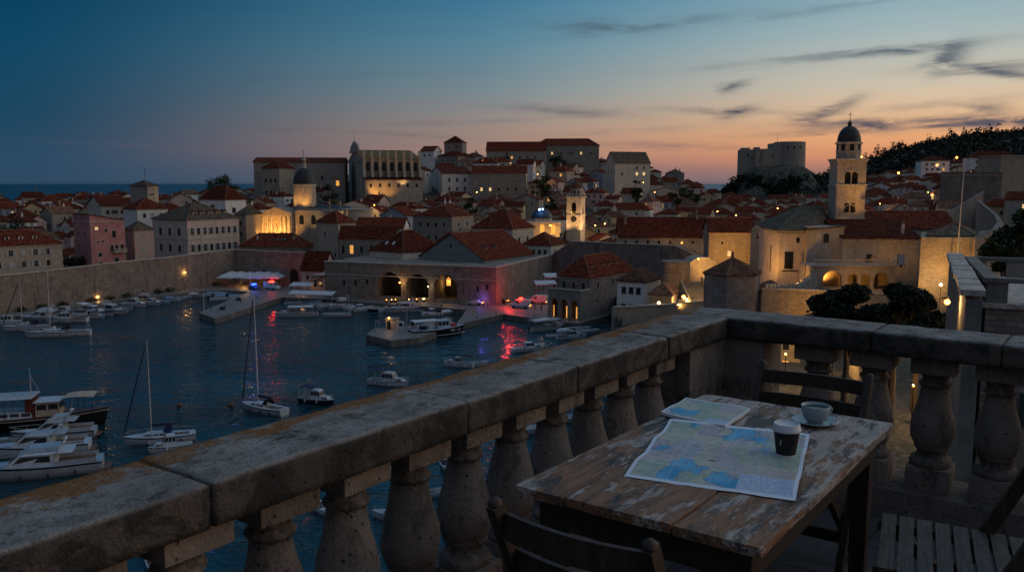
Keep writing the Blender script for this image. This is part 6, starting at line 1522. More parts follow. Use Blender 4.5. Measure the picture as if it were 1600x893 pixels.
# wooded hill and the scrub round the fort rock: one mass nobody could count
rg = random.Random(5); b = MB()
ico = []
for _ in range(2600):
    px = rg.uniform(1235, 1900); Y = rg.choice([rg.uniform(760, 960), rg.uniform(930, 1290), rg.uniform(1120, 1275)])
    gz = ground(px, Y)
    if gz < 10: continue
    if Y < 900 and px < 1300 and rg.random() < .5: continue
    x = (px-800)/1335*Y; z = gz+7*noise.noise(Vector((x*.008, Y*.008, 5)))
    r_ = rg.choice([rg.uniform(2.2, 4.5), rg.uniform(4, 7.5)]); tall = rg.random() < .12
    leaf_cloud(b, [((x, Y, z+r_*(1.5 if tall else .6)), r_*(.6 if tall else 1))], int(8+r_*5), .7+r_*.13, rg, 0, 2.2 if tall else rg.uniform(.6, 1.0))
for _ in range(420):
    a = rg.uniform(math.pi, 2*math.pi); rr = rg.uniform(44, 72); x, y = fx.x+rr*.95*math.cos(a), 905+rr*math.sin(a)
    z = 57-(rr-34)*1.35; r_ = rg.uniform(2.5, 5); leaf_cloud(b, [((x, y, z), r_)], 22, 1.5, rg, 0, .8)
tag(b.build('hillside_wood', M['wood_leaf']), 'dark wooded hillside behind the bell tower at the right', 'wood', None, 'stuff')
# ---------------------------------------------------------------- boats
def hull(b, L, B, H, mi=0, deck=1, open_=False, rake=.09, strip=None, n=12, tr=.84, sheer=.4):
    """hull along x (bow at +x), waterline at z 0; returns half beam and sheer functions"""
    hb = lambda t: B/2*(tr+(1-tr)*math.sin(min(1, t/.4)*math.pi/2) if t < .4 else max(.02, 1-((t-.4)/.6)**2.3))
    zs = lambda t: H*(1+sheer*max(0, t-.25)**1.6)
    rows = []
    for i in range(n+1):
        t = i/n; x = L*(t-.5); w_ = hb(t); z = zs(t); xr = rake*L*t**4
        rows.append([(x-xr*.9, 0, -.35), (x-xr*.6, w_*.72, -.2), (x-xr*.3, w_*.93, z*.45), (x, w_, z)])
    for sg in (1, -1):
        vs = [(p[0], p[1]*sg, p[2]) for r in rows for p in r]; fs = []
        for i in range(n):
            for j in range(3):
                f = (i*4+j, (i+1)*4+j, (i+1)*4+j+1, i*4+j+1); fs.append(f if sg < 0 else f[::-1])
        b.add(vs, fs, mi, True)
        if strip is not None:
            for i in range(n):
                a, c = rows[i], rows[i+1]
                q_ = [(a[2][0]*.3+a[3][0]*.7, (a[2][1]*.3+a[3][1]*.7+.02)*sg, a[2][2]*.3+a[3][2]*.7), (c[2][0]*.3+c[3][0]*.7, (c[2][1]*.3+c[3][1]*.7+.02)*sg, c[2][2]*.3+c[3][2]*.7),
                      (c[3][0], (c[3][1]+.03)*sg, c[3][2]-.03), (a[3][0], (a[3][1]+.03)*sg, a[3][2]-.03)]
                b.add(q_, [(0, 1, 2, 3) if sg < 0 else (3, 2, 1, 0)], strip)
    r0 = rows[0]; b.add([(p[0], p[1], p[2]) for p in r0]+[(p[0], -p[1], p[2]) for p in r0[1:]], [(0, 1, 2, 3, 6, 5, 4)], mi)
    g_ = .10 if open_ else 0
    for i in range(n):
        t0, t1 = i/n, (i+1)/n; x0, x1 = L*(t0-.5), L*(t1-.5)
        if not open_ or t0 > .74:
            b.add([(x0, -hb(t0), zs(t0)-.01), (x1, -hb(t1), zs(t1)-.01), (x1, hb(t1), zs(t1)-.01), (x0, hb(t0), zs(t0)-.01)], [(0, 1, 2, 3)], deck)
        else:
            k0, k1 = max(.02, hb(t0)-g_), max(.02, hb(t1)-g_)
            for sg in (1, -1):
                q_ = [(x0, sg*hb(t0), zs(t0)), (x1, sg*hb(t1), zs(t1)), (x1, sg*k1, zs(t1)), (x0, sg*k0, zs(t0))]; b.add(q_, [(0, 1, 2, 3)], deck)
                q_ = [(x0, sg*k0, zs(t0)), (x1, sg*k1, zs(t1)), (x1, sg*k1*.9, .12), (x0, sg*k0*.9, .12)]; b.add(q_, [(0, 1, 2, 3)], deck)
            b.add([(x0, -k0*.9, .12), (x1, -k1*.9, .12), (x1, k1*.9, .12), (x0, k0*.9, .12)], [(0, 1, 2, 3)], 2 if strip is None else deck)
    return hb, zs
def cabin_mesh(x0, x1, w, z0, z1, slope=.5, back=.15, mi=0):
    b = MB(); i = w*.09
    b.add([(x0, -w, z0), (x1, -w*.86, z0), (x1, w*.86, z0), (x0, w, z0), (x0+back, -w+i, z1), (x1-slope, -w*.82+i, z1), (x1-slope, w*.82-i, z1), (x0+back, w-i, z1)],
          [(0, 3, 2, 1), (4, 5, 6, 7), (0, 1, 5, 4), (1, 2, 6, 5), (2, 3, 7, 6), (3, 0, 4, 7)], mi); return b
def glass_band(x0, x1, w, z0, z1, slope, back, f0=.42, f1=.85, panes=3):
    """windows just proud of a cabin's sides and front"""
    b = MB(); i = w*.09
    def P_(fx, fz, sg):
        xa, xb = x0+back*fz, x1-slope*fz; ya, yb = w-i*fz, w*.86-(w*.04+i)*fz
        return (xa+(xb-xa)*fx, sg*(ya+(yb-ya)*fx+.025), z0+(z1-z0)*fz)
    for sg in (1, -1):
        for k in range(panes):
            a, c = (k+.1)/panes, (k+.9)/panes
            q_ = [P_(a, f0, sg), P_(c, f0, sg), P_(c, f1, sg), P_(a, f1, sg)]; b.add(q_, [(0, 1, 2, 3) if sg < 0 else (3, 2, 1, 0)])
    for k in range(2):
        u0, u1 = -.9+k*.95, -.9+k*.95+.85
        pts = []
        for u_, fz in ((u0, f0), (u1, f0), (u1, f1), (u0, f1)):
            yb = w*.86-(w*.04+i)*fz; pts.append((x1-slope*fz+.03, u_*yb, z0+(z1-z0)*fz))
        b.add(pts, [(0, 1, 2, 3)])
    return b
def outboard(root, x, z, s=1.0):
    b = MB(); b.cbox((x-.18*s, 0, z+.32*s), (.42*s, .3*s, .42*s)); b.cbox((x-.15*s, 0, z-.25*s), (.14*s, .12*s, .8*s)); b.build('outboard_motor', M['paintdark'], root)
def fenders(root, L, B, H, xs):
    for x in xs:
        for sg in (1, -1):
            b = MB(); b.lathe([(.02, 0), (.11, .08), (.11, .5), (.02, .58)], 8); b.build('fender', M['navy'] if H > 1 else M['gel'], root, (x*L, sg*(B/2+.04), H*.15))
def skiff(root, L, B, H, hm='gel', cover=None, motor=True, n_b=2):
    b = MB(); hb, zs = hull(b, L, B, H, 0, 1, cover is None, .08); b.build('hull', [M[hm], M['gel'] if cover is None else M[cover], M['deck']], root)
    if cover:
        b = MB(); b.add([(-L*.46, -B*.4, H), (-L*.46, B*.4, H), (L*.2, B*.47, H*1.12), (L*.2, -B*.47, H*1.12), (-L*.4, 0, H+.45), (L*.18, 0, H+.42), (L*.38, 0, H*1.2)], [(0, 4, 1), (0, 3, 5, 4), (1, 4, 5, 2), (3, 6, 5), (2, 5, 6)]); b.build('cover', M[cover], root)
    else:
        for k in range(n_b): b = MB(); b.cbox((L*(-.22+.28*k), 0, H*.62), (.35, B*.8, .06)); b.build('bench', M['varnish'] if L < 5 else M['gel'], root)
    if motor: outboard(root, -L*.5, H*.8, L/5)
def cruiser(root, L, B, H, hm='gel', canopy='navy', aft=False, fly=False, low=False):
    b = MB(); hb, zs = hull(b, L, B, H, 0, 1, False, .10, 2); b.build('hull', [M[hm], M['gel'], M['hullblue'] if hm == 'gel' else M['gel']], root)
    z0 = H*1.02; hc = 1.15 if not low else .8; x0, x1 = -L*.12, L*.20; w_ = B*.37
    cabin_mesh(x0, x1, w_, z0, z0+hc+.35, .75, .05).build('cabin', M['gel'], root)
    glass_band(x0, x1, w_, z0, z0+hc+.35, .75, .05).build('cabin_windows', M['glass'], root)
    cabin_mesh(L*.13, L*.38, B*.30, z0+.02, z0+.55, .5, .02).build('foredeck_trunk', M['gel'], root); glass_band(L*.13, L*.37, B*.30, z0+.02, z0+.55, .5, .02, .3, .8, 2).build('trunk_windows', M['glass'], root)
    b = MB(); b.box((-L*.46, -B*.36, H*.5), (-L*.12, B*.36, H*1.015)); b.build('cockpit', M['varnish'] if canopy else M['deck'], root)
    b = MB(); pts = [(L*.12, B*.42, H*1.1), (L*.3, B*.36, H*1.18+.5), (L*.44, B*.16, H*1.25+.55), (L*.49, 0, H*1.3+.55)]
    b.path(pts, .03, 5); b.path([(x, -y, z) for x, y, z in pts], .03, 5)
    for x, y, z in pts[1:3]:
        for sg in (1, -1): b.tube((x, sg*y, z), (x, sg*y, z-.55), .025)
    b.build('bow_rail', M['alu'], root)
    if canopy:
        b = MB(); xa, xb, zt = -L*.47, -L*.08, z0+hc+.65; n = 6
        vs = []
        for i in range(n+1):
            x = xa+(xb-xa)*i/n; dz = .28*math.sin(math.pi*i/n)**.6-.25*(1 if i == 0 else 0)
            for y in (-1, -.6, 0, .6, 1): vs.append((x, y*B*.4, zt+dz-.16*y*y))
        b.add(vs, [(i*5+j, (i+1)*5+j, (i+1)*5+j+1, i*5+j+1) for i in range(n) for j in range(4)]); b.build('canopy', M[canopy], root)
        b = MB(); [b.tube((x, sg*B*.39, H), (x, sg*B*.38, zt-.05), .025) for x in (xa+.1, xa+.5*(xb-xa)) for sg in (1, -1)]; b.build('canopy_frame', M['alu'], root)
    if fly:
        b = MB(); b.add([(x0-.6, -w_*.9, z0+hc+.36), (x1-1.2, -w_*.8, z0+hc+.36), (x1-1.2, w_*.8, z0+hc+.36), (x0-.6, w_*.9, z0+hc+.36), (x0-.5, -w_*.95, z0+hc+1.0), (x1-.8, -w_*.75, z0+hc+1.05), (x1-.8, w_*.75, z0+hc+1.05), (x0-.5, w_*.95, z0+hc+1.0)], [(0, 1, 5, 4), (1, 2, 6, 5), (2, 3, 7, 6), (3, 0, 4, 7), (4, 5, 6, 7)]); b.build('flybridge', M['gel'], root)
        b = MB(); b.path([(x0-1, w_, H), (x0-1.3, w_*.95, z0+hc+1.7), (x0-1.3, -w_*.95, z0+hc+1.7), (x0-1, -w_, H)], .07, 6); b.build('radar_arch', M['gel'], root)
    fenders(root, L, B, H, (-.25, .1))
def yacht(root, L, B, H, hm='gel', mast=14, sail='navy', hood='navy', jib=True, strip=True, lean=0):
    b = MB(); hb, zs = hull(b, L, B, H, 0, 1, False, .13, 2, 14, .72, .3); b.build('hull', [M[hm], M['gel'], M['hullblue'] if strip else M['gel']], root)
    cabin_mesh(-L*.10, L*.28, B*.29, H*1.0, H*1.0+.5, 1.2, .05).build('coachroof', M['gel'], root); glass_band(-L*.10, L*.26, B*.29, H*1.0, H*1.0+.5, 1.2, .05, .3, .75, 3).build('coachroof_windows', M['glass'], root)
    b = MB(); b.box((-L*.42, -B*.22, H*.7), (-L*.12, B*.22, H*1.01)); b.build('cockpit', M['varnish'], root)
    mx = L*.10; b = MB(); b.tube((mx, 0, H), (mx-lean, 0, H+mast), .10, .06, 8); b.tube((mx, -B*.3, H+mast*.58), (mx, B*.3, H+mast*.58), .035); b.build('mast', M['alu'], root)
    b = MB(); b.tube((mx-.1, 0, H+1.3), (mx-L*.36, 0, H+1.25), .07); b.build('boom', M['alu'], root)
    b = MB(); n = 8
    for i in range(n):
        xa, xb = mx-.15-(L*.34)*i/n, mx-.15-(L*.34)*(i+1)/n; b.tube((xa, 0, H+1.5-.12*i/n), (xb, 0, H+1.5-.12*(i+1)/n), .24-.012*i, .24-.012*(i+1), 7)
    b.build('sail_cover', M[sail], root)
    if hood:
        b = MB(); vs = []
        for i in range(5):
            a = i/4; x = -L*.06-L*.12*a; z = H+.55+.75*math.sin(a*math.pi*.62)
            for y in (-1, -.7, 0, .7, 1): vs.append((x, y*B*.3, z if abs(y) < 1 else H+.3))
        b.add(vs, [(i*5+j, (i+1)*5+j, (i+1)*5+j+1, i*5+j+1) for i in range(4) for j in range(4)]); b.build('sprayhood', M[hood], root)
    b = MB(); top = (mx-lean, 0, H+mast)
    for p in ((-L*.49, 0, H*1.05), (mx, B*.44, H), (mx, -B*.44, H)): b.tube(top, p, .018, .018, 4)
    b.build('rigging', M['iron'], root)
    if jib: b = MB(); b.tube((L*.47, 0, H*1.3), (mx+.3-lean, 0, H+mast*.93), .13, .07, 7); b.build('furled_jib', M['navy'] if sail == 'navy' else M['black'], root)
    b = MB(); 
    for sg in (1, -1):
        pts = [(L*(-.46+.094*i), sg*hb(.04+.094*i)*.95, zs(.04+.094*i)+.55) for i in range(11)]; b.path(pts, .016, 4); [b.tube(p, (p[0], p[1], p[2]-.56), .016, .016, 4) for p in pts[::2]]
    b.build('guard_rail', M['alu'], root); fenders(root, L, B, H, (-.3, -.08, .15))
def tourboat(root, L, B, H, hm='gel', roof='gel', rf=(-.38, .18)):
    b = MB(); hb, zs = hull(b, L, B, H, 0, 1, True, .10, 2); b.build('hull', [M[hm], M['gel'], M['deck']], root)
    b = MB(); zt = H+1.75; xa, xb = L*rf[0], L*rf[1]; b.add([(xa, -B*.47, zt), (xb, -B*.42, zt), (xb, B*.42, zt), (xa, B*.47, zt), (xa, -B*.4, zt+.18), (xb, -B*.36, zt+.18), (xb, B*.36, zt+.18), (xa, B*.4, zt+.18)], [(0, 3, 2, 1), (4, 5, 6, 7), (0, 1, 5, 4), (1, 2, 6, 5), (2, 3, 7, 6), (3, 0, 4, 7)]); b.build('roof', M[roof], root)
    b = MB()
    for k in range(4):
        for sg in (1, -1): b.tube((xa+.2+(xb-xa-.4)*k/3, sg*B*.40, H*.6), (xa+.2+(xb-xa-.4)*k/3, sg*B*.40, zt), .035)
    b.build('posts', M['alu'], root)
    for k in range(4): b = MB(); b.cbox((xa+.5+(xb-xa-1)*k/3, 0, H*.75), (.4, B*.78, .08)); b.build('bench', M['varnish'], root)
    cabin_mesh(L*.2, L*.36, B*.28, H*1.0, H+.7, .4, .05).build('cuddy', M['gel'], root); outboard(root, -L*.5, H*.8, 1.2)
def motoryacht(root, L, B, H, hm='gel', fly=True, tint='glass', top='gelblue'):  # default pale blue top: blue skylight put into the deck colour
    """sports motor yacht: long raked foredeck, one dark window band, flybridge and radar arch"""
    b = MB(); hb, zs = hull(b, L, B, H, 0, 1, False, .14, 2, 16, .88, .45); b.build('hull', [M[hm], M[top], M['hullblue']], root)
    z0 = H*1.0; w_ = B*.40; x0, x1 = -L*.16, L*.24
    b = MB(); n = 8; vs = []
    for i in range(n+1):                        # blister of the foredeck
        t = i/n; x = L*(.12+.30*t); k = (1-t)**.7; zc = zs(.62+.30*t)
        for y in (-1, -.6, 0, .6, 1): vs.append((x, y*B*.36*max(.12, k), zc-.02+.42*k*(1-.7*y*y)))
    b.add(vs, [(i*5+j, (i+1)*5+j, (i+1)*5+j+1, i*5+j+1) for i in range(n) for j in range(4)], 0, True); b.build('foredeck', M[top], root)
    cabin_mesh(x0, x1, w_, z0, z0+1.45, 1.9, .3).build('cabin', M['gel'], root)
    glass_band(x0, x1, w_, z0, z0+1.45, 1.9, .3, .34, .88, 1).build('cabin_windows', M[tint], root)
    cabin_mesh(x0-L*.12, x1-2.0, w_*.98, z0+1.46, z0+1.62, .5, -.2).build('hard_top', M['gel'], root)
    b = MB(); b.box((-L*.44, -B*.38, H*.55), (x0, B*.38, H*1.012)); b.build('cockpit', M['varnish'], root)
    b = MB()
    for sg in (-1, 1): b.box((-L*.46, sg*B*.40-.06, H*.9), (x0+.3, sg*B*.40+.06, H*1.02+.45))
    b.build('bulwark', M['gel'], root)
    b = MB(); b.box((-L*.56, -B*.36, .25), (-L*.49, B*.36, .38)); b.build('swim_platform', M['varnish'], root)
    if fly:
        cabin_mesh(x0-.2, x1-2.1, w_*.82, z0+1.63, z0+2.25, .9, -.1).build('flybridge', M[top], root)
    b = MB(); xa = x0-L*.05; zt = z0+(2.7 if fly else 2.2)
    b.path([(xa+.6, w_*.95, z0+1.5), (xa-.2, w_*.85, zt), (xa-.2, -w_*.85, zt), (xa+.6, -w_*.95, z0+1.5)], .10, 6); b.build('radar_arch', M['gel'], root)
    b = MB(); b.lathe([(.28, 0), (.3, .1), (.2, .22), (.02, .26)], 12, 0, (xa-.2, 0, zt+.08)); b.build('radar_dome', M['gel'], root); b = MB(); b.tube((xa-.2, .5, zt), (xa-.5, .5, zt+1.9), .025, .01, 5); b.build('antenna', M['gel'], root)
    b = MB(); pts = [(L*(-.05+.55*i/9), hb(.45+.55*i/9*.985)*.93, zs(.45+.55*i/9)+.55) for i in range(10)]
    for sg in (1, -1):
        q_ = [(x, sg*y, z) for x, y, z in pts]; b.path(q_, .022, 4); [b.tube(p, (p[0], p[1], p[2]-.56), .018, .018, 4) for p in q_[::2]]
    b.build('bow_rail', M['alu'], root); fenders(root, L, B, H, (-.3, -.1, .1))
M['rust'] = plain('dull_red_paint', (.15, .03, .02), .6)
def boat(kind, label, px, py, L, head, name=None, group='boats moored in the harbour', **kw):
    if py < 510 and kind != 'sailing_yacht': L *= 1.16 if px < 400 else 1.1
    p = onz(px, py, 0); root = thing(name or kind, label, {'skiff': 'boat', 'cruiser': 'motorboat', 'sailing_yacht': 'sailboat', 'tour_boat': 'boat', 'motor_yacht': 'motorboat', 'fishing_boat': 'boat'}.get(kind, 'boat'), (p.x, p.y, random.Random(px).uniform(-.03, .03)), R(head), group)
    root.rotation_euler[0] = R(random.Random(px*3).uniform(-1.5, 1.5))
    B_ = kw.pop('B', L*(.36 if kind in ('skiff',) else .33)); H_ = kw.pop('H', .25+L*.075)
    {'skiff': skiff, 'cruiser': cruiser, 'sailing_yacht': yacht, 'tour_boat': tourboat, 'motor_yacht': motoryacht}[kind](root, L, B_, H_, **kw); return root
# far left, along the wall
boat('sailing_yacht', 'long white sailing yacht with dark blue stripe, nearest of the boats under the left wall', 90, 525, 14.5, 196, mast=19, sail='black', hood='black', jib=False, H=1.25, B=4.0)
boat('sailing_yacht', 'white sailing yacht behind the long striped one, its mast leftmost in the harbour', 44, 516, 12, 192, mast=11.5, sail='black', jib=True, B=3.6)
boat('cruiser', 'white cabin cruiser at the left edge beside the two masts', 12, 507, 8, 200, canopy=None)
boat('motor_yacht', 'white flybridge motor yacht moored behind the two masts', 66, 501, 11, 185, top='gel')
boat('cruiser', 'white cabin cruiser between the second mast and the wall lamp', 104, 503, 9, 190, canopy='black')
boat('cruiser', 'low white motorboat close in under the wall lamp', 101, 490, 8, 175, canopy=None, low=True)
boat('cruiser', 'white motorboat with pale canopy below the small wall lamp', 142, 491, 9.5, -22, canopy='canvas')
boat('skiff', 'blue skiff tucked behind the motorboat with pale canopy', 152, 496, 6, -30, hm='gelblue')
boat('motor_yacht', 'rounded white cruiser with its bow to open water, right of the wall lamp', 176, 490, 9.5, -24, fly=False, B=3.2, H=1.2, top='gel')
boat('skiff', 'pale blue skiff right of the rounded white cruiser', 197, 484, 5.5, -28, hm='gelblue')
boat('cruiser', 'white cabin boat with three dark windows midway along the left quay', 210, 478.5, 8, -20, canopy=None)
boat('cruiser', 'white cruiser close behind the cabin boat with three windows', 226, 474, 8.5, -25, canopy=None, fly=True)
boat('skiff', 'small white skiff right of the midway cruisers', 245, 472.5, 5.5, -30)
boat('skiff', 'blue covered skiff along the left quay, nearest the midway cruisers', 261, 468.5, 7, -30, cover='bluecover')
boat('skiff', 'white skiff with dark motor between the two covered skiffs', 281, 467.5, 5.5, -28)
boat('skiff', 'grey covered skiff with pointed pale cover by the end of the left quay', 297, 463, 8, -30, cover='canvas')
boat('skiff', 'white skiff just left of the stone pier, against the quay', 321, 460, 6.5, -25, cover='canvas')
boat('skiff', 'bright blue covered skiff at the inner side of the stone pier, left of three', 339, 461.5, 6.5, 20, cover='bluecover')
boat('skiff', 'blue covered skiff at the inner side of the stone pier, middle of three', 357, 465.5, 7.5, 18, cover='bluecover')
boat('skiff', 'blue and white skiff at the inner side of the stone pier, right of three', 381, 465.5, 8, 20, hm='gelblue')
# centre, along the arsenal
boat('tour_boat', 'white excursion boat with long roof, alone in front of the left police van', 463, 494, 11, 186, H=.95, B=3.0)
boat('skiff', 'pale blue skiff behind the roofed excursion boat, leftmost of its row', 462, 476, 6.5, 200, hm='gelblue')
boat('skiff', 'blue skiff with pale cover, second of the row behind the excursion boat', 484, 476.5, 7, 205, cover='bluecover')
boat('skiff', 'white skiff, right end of the row behind the excursion boat', 500, 478.5, 7, 200, hm='gelblue')
boat('skiff', 'white open skiff lying alone right of the roofed excursion boat', 526, 494.5, 7.2, 192)
boat('cruiser', 'small white cruiser with raised bridge in front of the bastion wall', 532, 481, 7.5, 215, canopy=None, fly=True)
boat('skiff', 'narrow skiff right of the small cruiser with raised bridge', 551, 482, 6, 218, hm='gelblue')
boat('skiff', 'white open skiff pointing at the first dark arch', 577, 483, 6.5, 222)
boat('skiff', 'dark blue open skiff beside the white one below the first arch', 592, 485.5, 6.5, 220, hm='hullblue')
boat('skiff', 'white low skiff behind the concrete landing, below the middle arch', 607, 487, 6, 215)
boat('motor_yacht', 'long white motorboat behind the fuel pumps of the landing', 630, 487, 10.5, 205, fly=False, B=3.2, H=1.15, top='gel')
boat('skiff', 'white skiff covered with dark canvas right of the long motorboat', 652, 486, 6.5, 210, cover='black')
boat('cruiser', 'small white cabin boat tied behind the dark fishing boat', 674, 494, 6, 205, canopy=None)
boat('skiff', 'dark covered skiff against the quay under the third arch', 672, 485, 6, 35, cover='black')
boat('skiff', 'pale skiff with raised bow in the dark slip left of the white police car', 704, 489.5, 6, 38, cover='canvas')
# right basin
boat('tour_boat', 'white excursion boat with pale flat roof below the harbour office', 856, 515, 11.5, 35, H=.95, B=3.0, rf=(-.45, .22))
boat('skiff', 'white skiff beyond the flat roofed excursion boat', 903, 516, 7, 12)
boat('skiff', 'pale blue skiff between the excursion boat and the white skiff', 884, 521, 5.5, 25, hm='gelblue')
boat('cruiser', 'white motorboat with pale canopy just above the balustrade, right basin', 893, 529, 7.5, 12, canopy='canvas', low=True)
boat('skiff', 'small blue skiff left of the motorboat with pale canopy', 866, 527, 4.5, 10, hm='gelblue')
boat('cruiser', 'white motorboat with dark windscreen peeping over the coping', 826, 548, 7.5, 20, canopy=None, low=True)
boat('cruiser', 'white motorboat squeezed between the two masts and the wall lamp, nearer one', 128, 497, 8, 188, canopy='navy')
boat('skiff', 'dark covered skiff right beside the motorboat with pale canopy', 164, 492, 6.5, -26, cover='black')
boat('skiff', 'white skiff wedged between the blue skiffs right of the rounded cruiser', 188, 488, 6, -26)
boat('cruiser', 'white motorboat with blue canopy between the midway cruisers and the pier', 236, 476, 7, -24, canopy='navy', low=True)
boat('skiff', 'white skiff with blue interior right of the small white one, left quay', 253, 473.5, 6.5, -28, hm='gelblue')
boat('skiff', 'low white skiff beyond the blue covered one on the left quay', 271, 470, 6, -28)
boat('skiff', 'narrow white skiff left of the pale pointed cover on the left quay', 288, 466, 6, -28, hm='gelblue')
boat('skiff', 'small white skiff right of the pale pointed cover on the left quay', 310, 463.5, 6, -24)
boat('skiff', 'white boat lying along the outer end of the stone pier', 349, 469.5, 7, 18)
boat('cruiser', 'white cabin boat between narrow skiff and first arch', 562, 486, 7, 218, canopy=None, low=True)
boat('skiff', 'small white skiff in front of the middle arch', 619, 481, 6, 214, hm='gelblue')
boat('skiff', 'pale skiff at the quay edge left of the dark slip', 690, 486, 6, 210)
boat('skiff', 'white skiff close to the quay right of the first roofed excursion boat', 513, 481, 6.5, 205)
boat('cruiser', 'small white cabin boat behind the flat roofed excursion boat', 872, 509, 6, 20, canopy=None, low=True)
boat('skiff', 'white skiff at the foot of the grey wall, right end of the basin', 918, 520, 6.5, 15)
# open water
boat('cruiser', 'white cabin cruiser with dark blue stern canopy, right one of the two alike', 608, 601, 8.2, -21, canopy='navy', hm='gel')
boat('cruiser', 'white cabin cruiser with dark blue raised awning, left one of the two alike', 496, 629, 6.8, -24, canopy='navy', hm='hullblue')
boat('cruiser', 'white motorboat with black roof close above the coping, right of the two cruisers', 716, 572, 6.5, 165, canopy='black', low=True)
boat('skiff', 'white tender half hidden by the coping beside the black roofed motorboat', 742, 571, 6, 20)
boat('sailing_yacht', 'white sailing boat with black boom, moored centre left with a tall pale mast', 411, 643, 9.2, 152, mast=18, sail='black', hood='black', B=3.0, H=1.05)
boat('sailing_yacht', 'white sailing boat with navy sail cover, lowest on the left beside the coping', 249, 690, 9.6, 200, mast=13.5, sail='navy', hood='navy', B=3.1, H=1.05)
boat('cruiser', 'small white cabin boat hidden behind the lichen covered coping', 266, 703, 5.8, 210, canopy=None)
boat('motor_yacht', 'large white motor yacht with blue skylight painted on its deck, lowest at the left edge', 58, 742, 15, 201, B=4.4, H=1.5)
boat('motor_yacht', 'white motor yacht second from the bottom at the left edge', 58, 709, 13, 198, fly=False, B=3.9, H=1.35)
boat('motor_yacht', 'white motor yacht with flybridge tucked beside the wooden excursion boat', 84, 685, 11, 197, B=3.5, H=1.2, top='gel')
boat('skiff', 'small pale dinghy between the white cruisers at the left edge', 28, 690, 5, 195)
# seen through the balusters
boat('skiff', 'white open boat with dark floor seen between the left balusters', 512, 800, 6.2, 140, hm='gel')
boat('skiff', 'white boat bow seen through the balusters left of the near chair', 622, 810, 6, 170)
boat('skiff', 'white boat seen through the gap above the near chair back', 704, 733, 6.5, 120)
boat('skiff', 'pale boat glimpsed between balusters beside the table corner', 690, 772, 4.5, 20)
boat('skiff', 'small white dinghy at the bottom of the photo behind the leftmost baluster', 238, 882, 3.6, 120)
boat('cruiser', 'white boat glimpsed between balusters left of the folded map', 852, 672, 7, 30, canopy=None, low=True)
boat('skiff', 'pale boat glimpsed between the far balusters by the table', 902, 656, 6, 20)
# dark fishing boat with its registration letters
p = onz(684, 525, 0); fb = thing('fishing_boat', 'dark hulled fishing boat with white rubbing strake and painted letters at the bow', 'fishing boat', (p.x, p.y, 0), R(24), 'boats moored in the harbour')
L, B_, H_ = 13.5, 4.2, 1.9
b = MB(); hb, zs = hull(b, L, B_, H_, 0, 1, False, .10, None, 14, .8, .5); b.build('hull', [M['hullblack'], M['gelblue']], fb)
for z_, r_ in ((.25, .09), (.98, .08)):
    b = MB()
    for sg in (1, -1): b.path([(L*(-.5+i/14)-.02*(1-z_), sg*(hb(i/14)*(.82+.18*z_)+.02), zs(i/14)*z_) for i in range(15)], r_, 5)
    b.build('rubbing_strake', M['gel'], fb)
cabin_mesh(-L*.02, L*.2, B_*.3, H_, H_+2.0, .3, .1).build('wheelhouse', M['gelblue'], fb); glass_band(-L*.02, L*.2, B_*.3, H_, H_+2.0, .3, .1).build('wheelhouse_windows', M['glass'], fb)
b = MB(); b.box((-L*.46, -B_*.4, H_+2.0), (-L*.0, B_*.4, H_+2.12)); b.build('awning', M['canvas'], fb); b = MB(); [b.tube((x*L, sg*B_*.38, H_), (x*L, sg*B_*.38, H_+2), .04) for x in (-.44, -.24, -.04) for sg in (1, -1)]; b.build('awning_posts', M['alu'], fb)
b = MB(); b.tube((L*.05, 0, H_+1.8), (L*.05, 0, H_+5.2), .07); b.build('mast', M['iron'], fb); b = MB(); b.cbox((L*.30, 0, H_+.6), (1.2, 1.4, .6)); b.build('life_raft', M['red'], fb); b = MB(); b.cbox((-L*.25, .3, H_+.35), (1.8, 1.6, .6)); b.build('tarpaulin', M['navy'], fb)
def letters(root, txt, loc, rot, size, mat, name='lettering'):
    cu = bpy.data.curves.new(name, 'FONT'); cu.body = txt; cu.size = size; cu.align_x = 'CENTER'; cu.extrude = .004; cu.space_character = 1.15
    o = bpy.data.objects.new(name, cu); COL.objects.link(o); me = bpy.data.meshes.new_from_object(o.evaluated_get(bpy.context.evaluated_depsgraph_get())); bpy.data.objects.remove(o); me.materials.clear(); me.materials.append(mat); o = link(name, me, root); o.location = loc; o.rotation_euler = rot; return o
tt = .80; ya = hb(tt)*.96+.10; slope_ = math.atan2(hb(.70)-hb(.90), L*.2)
letters(fb, 'ABC 10', (L*(tt-.5), -ya, zs(tt)*.55), (R(90-14), 0, slope_+.02), .85, M['gel'])
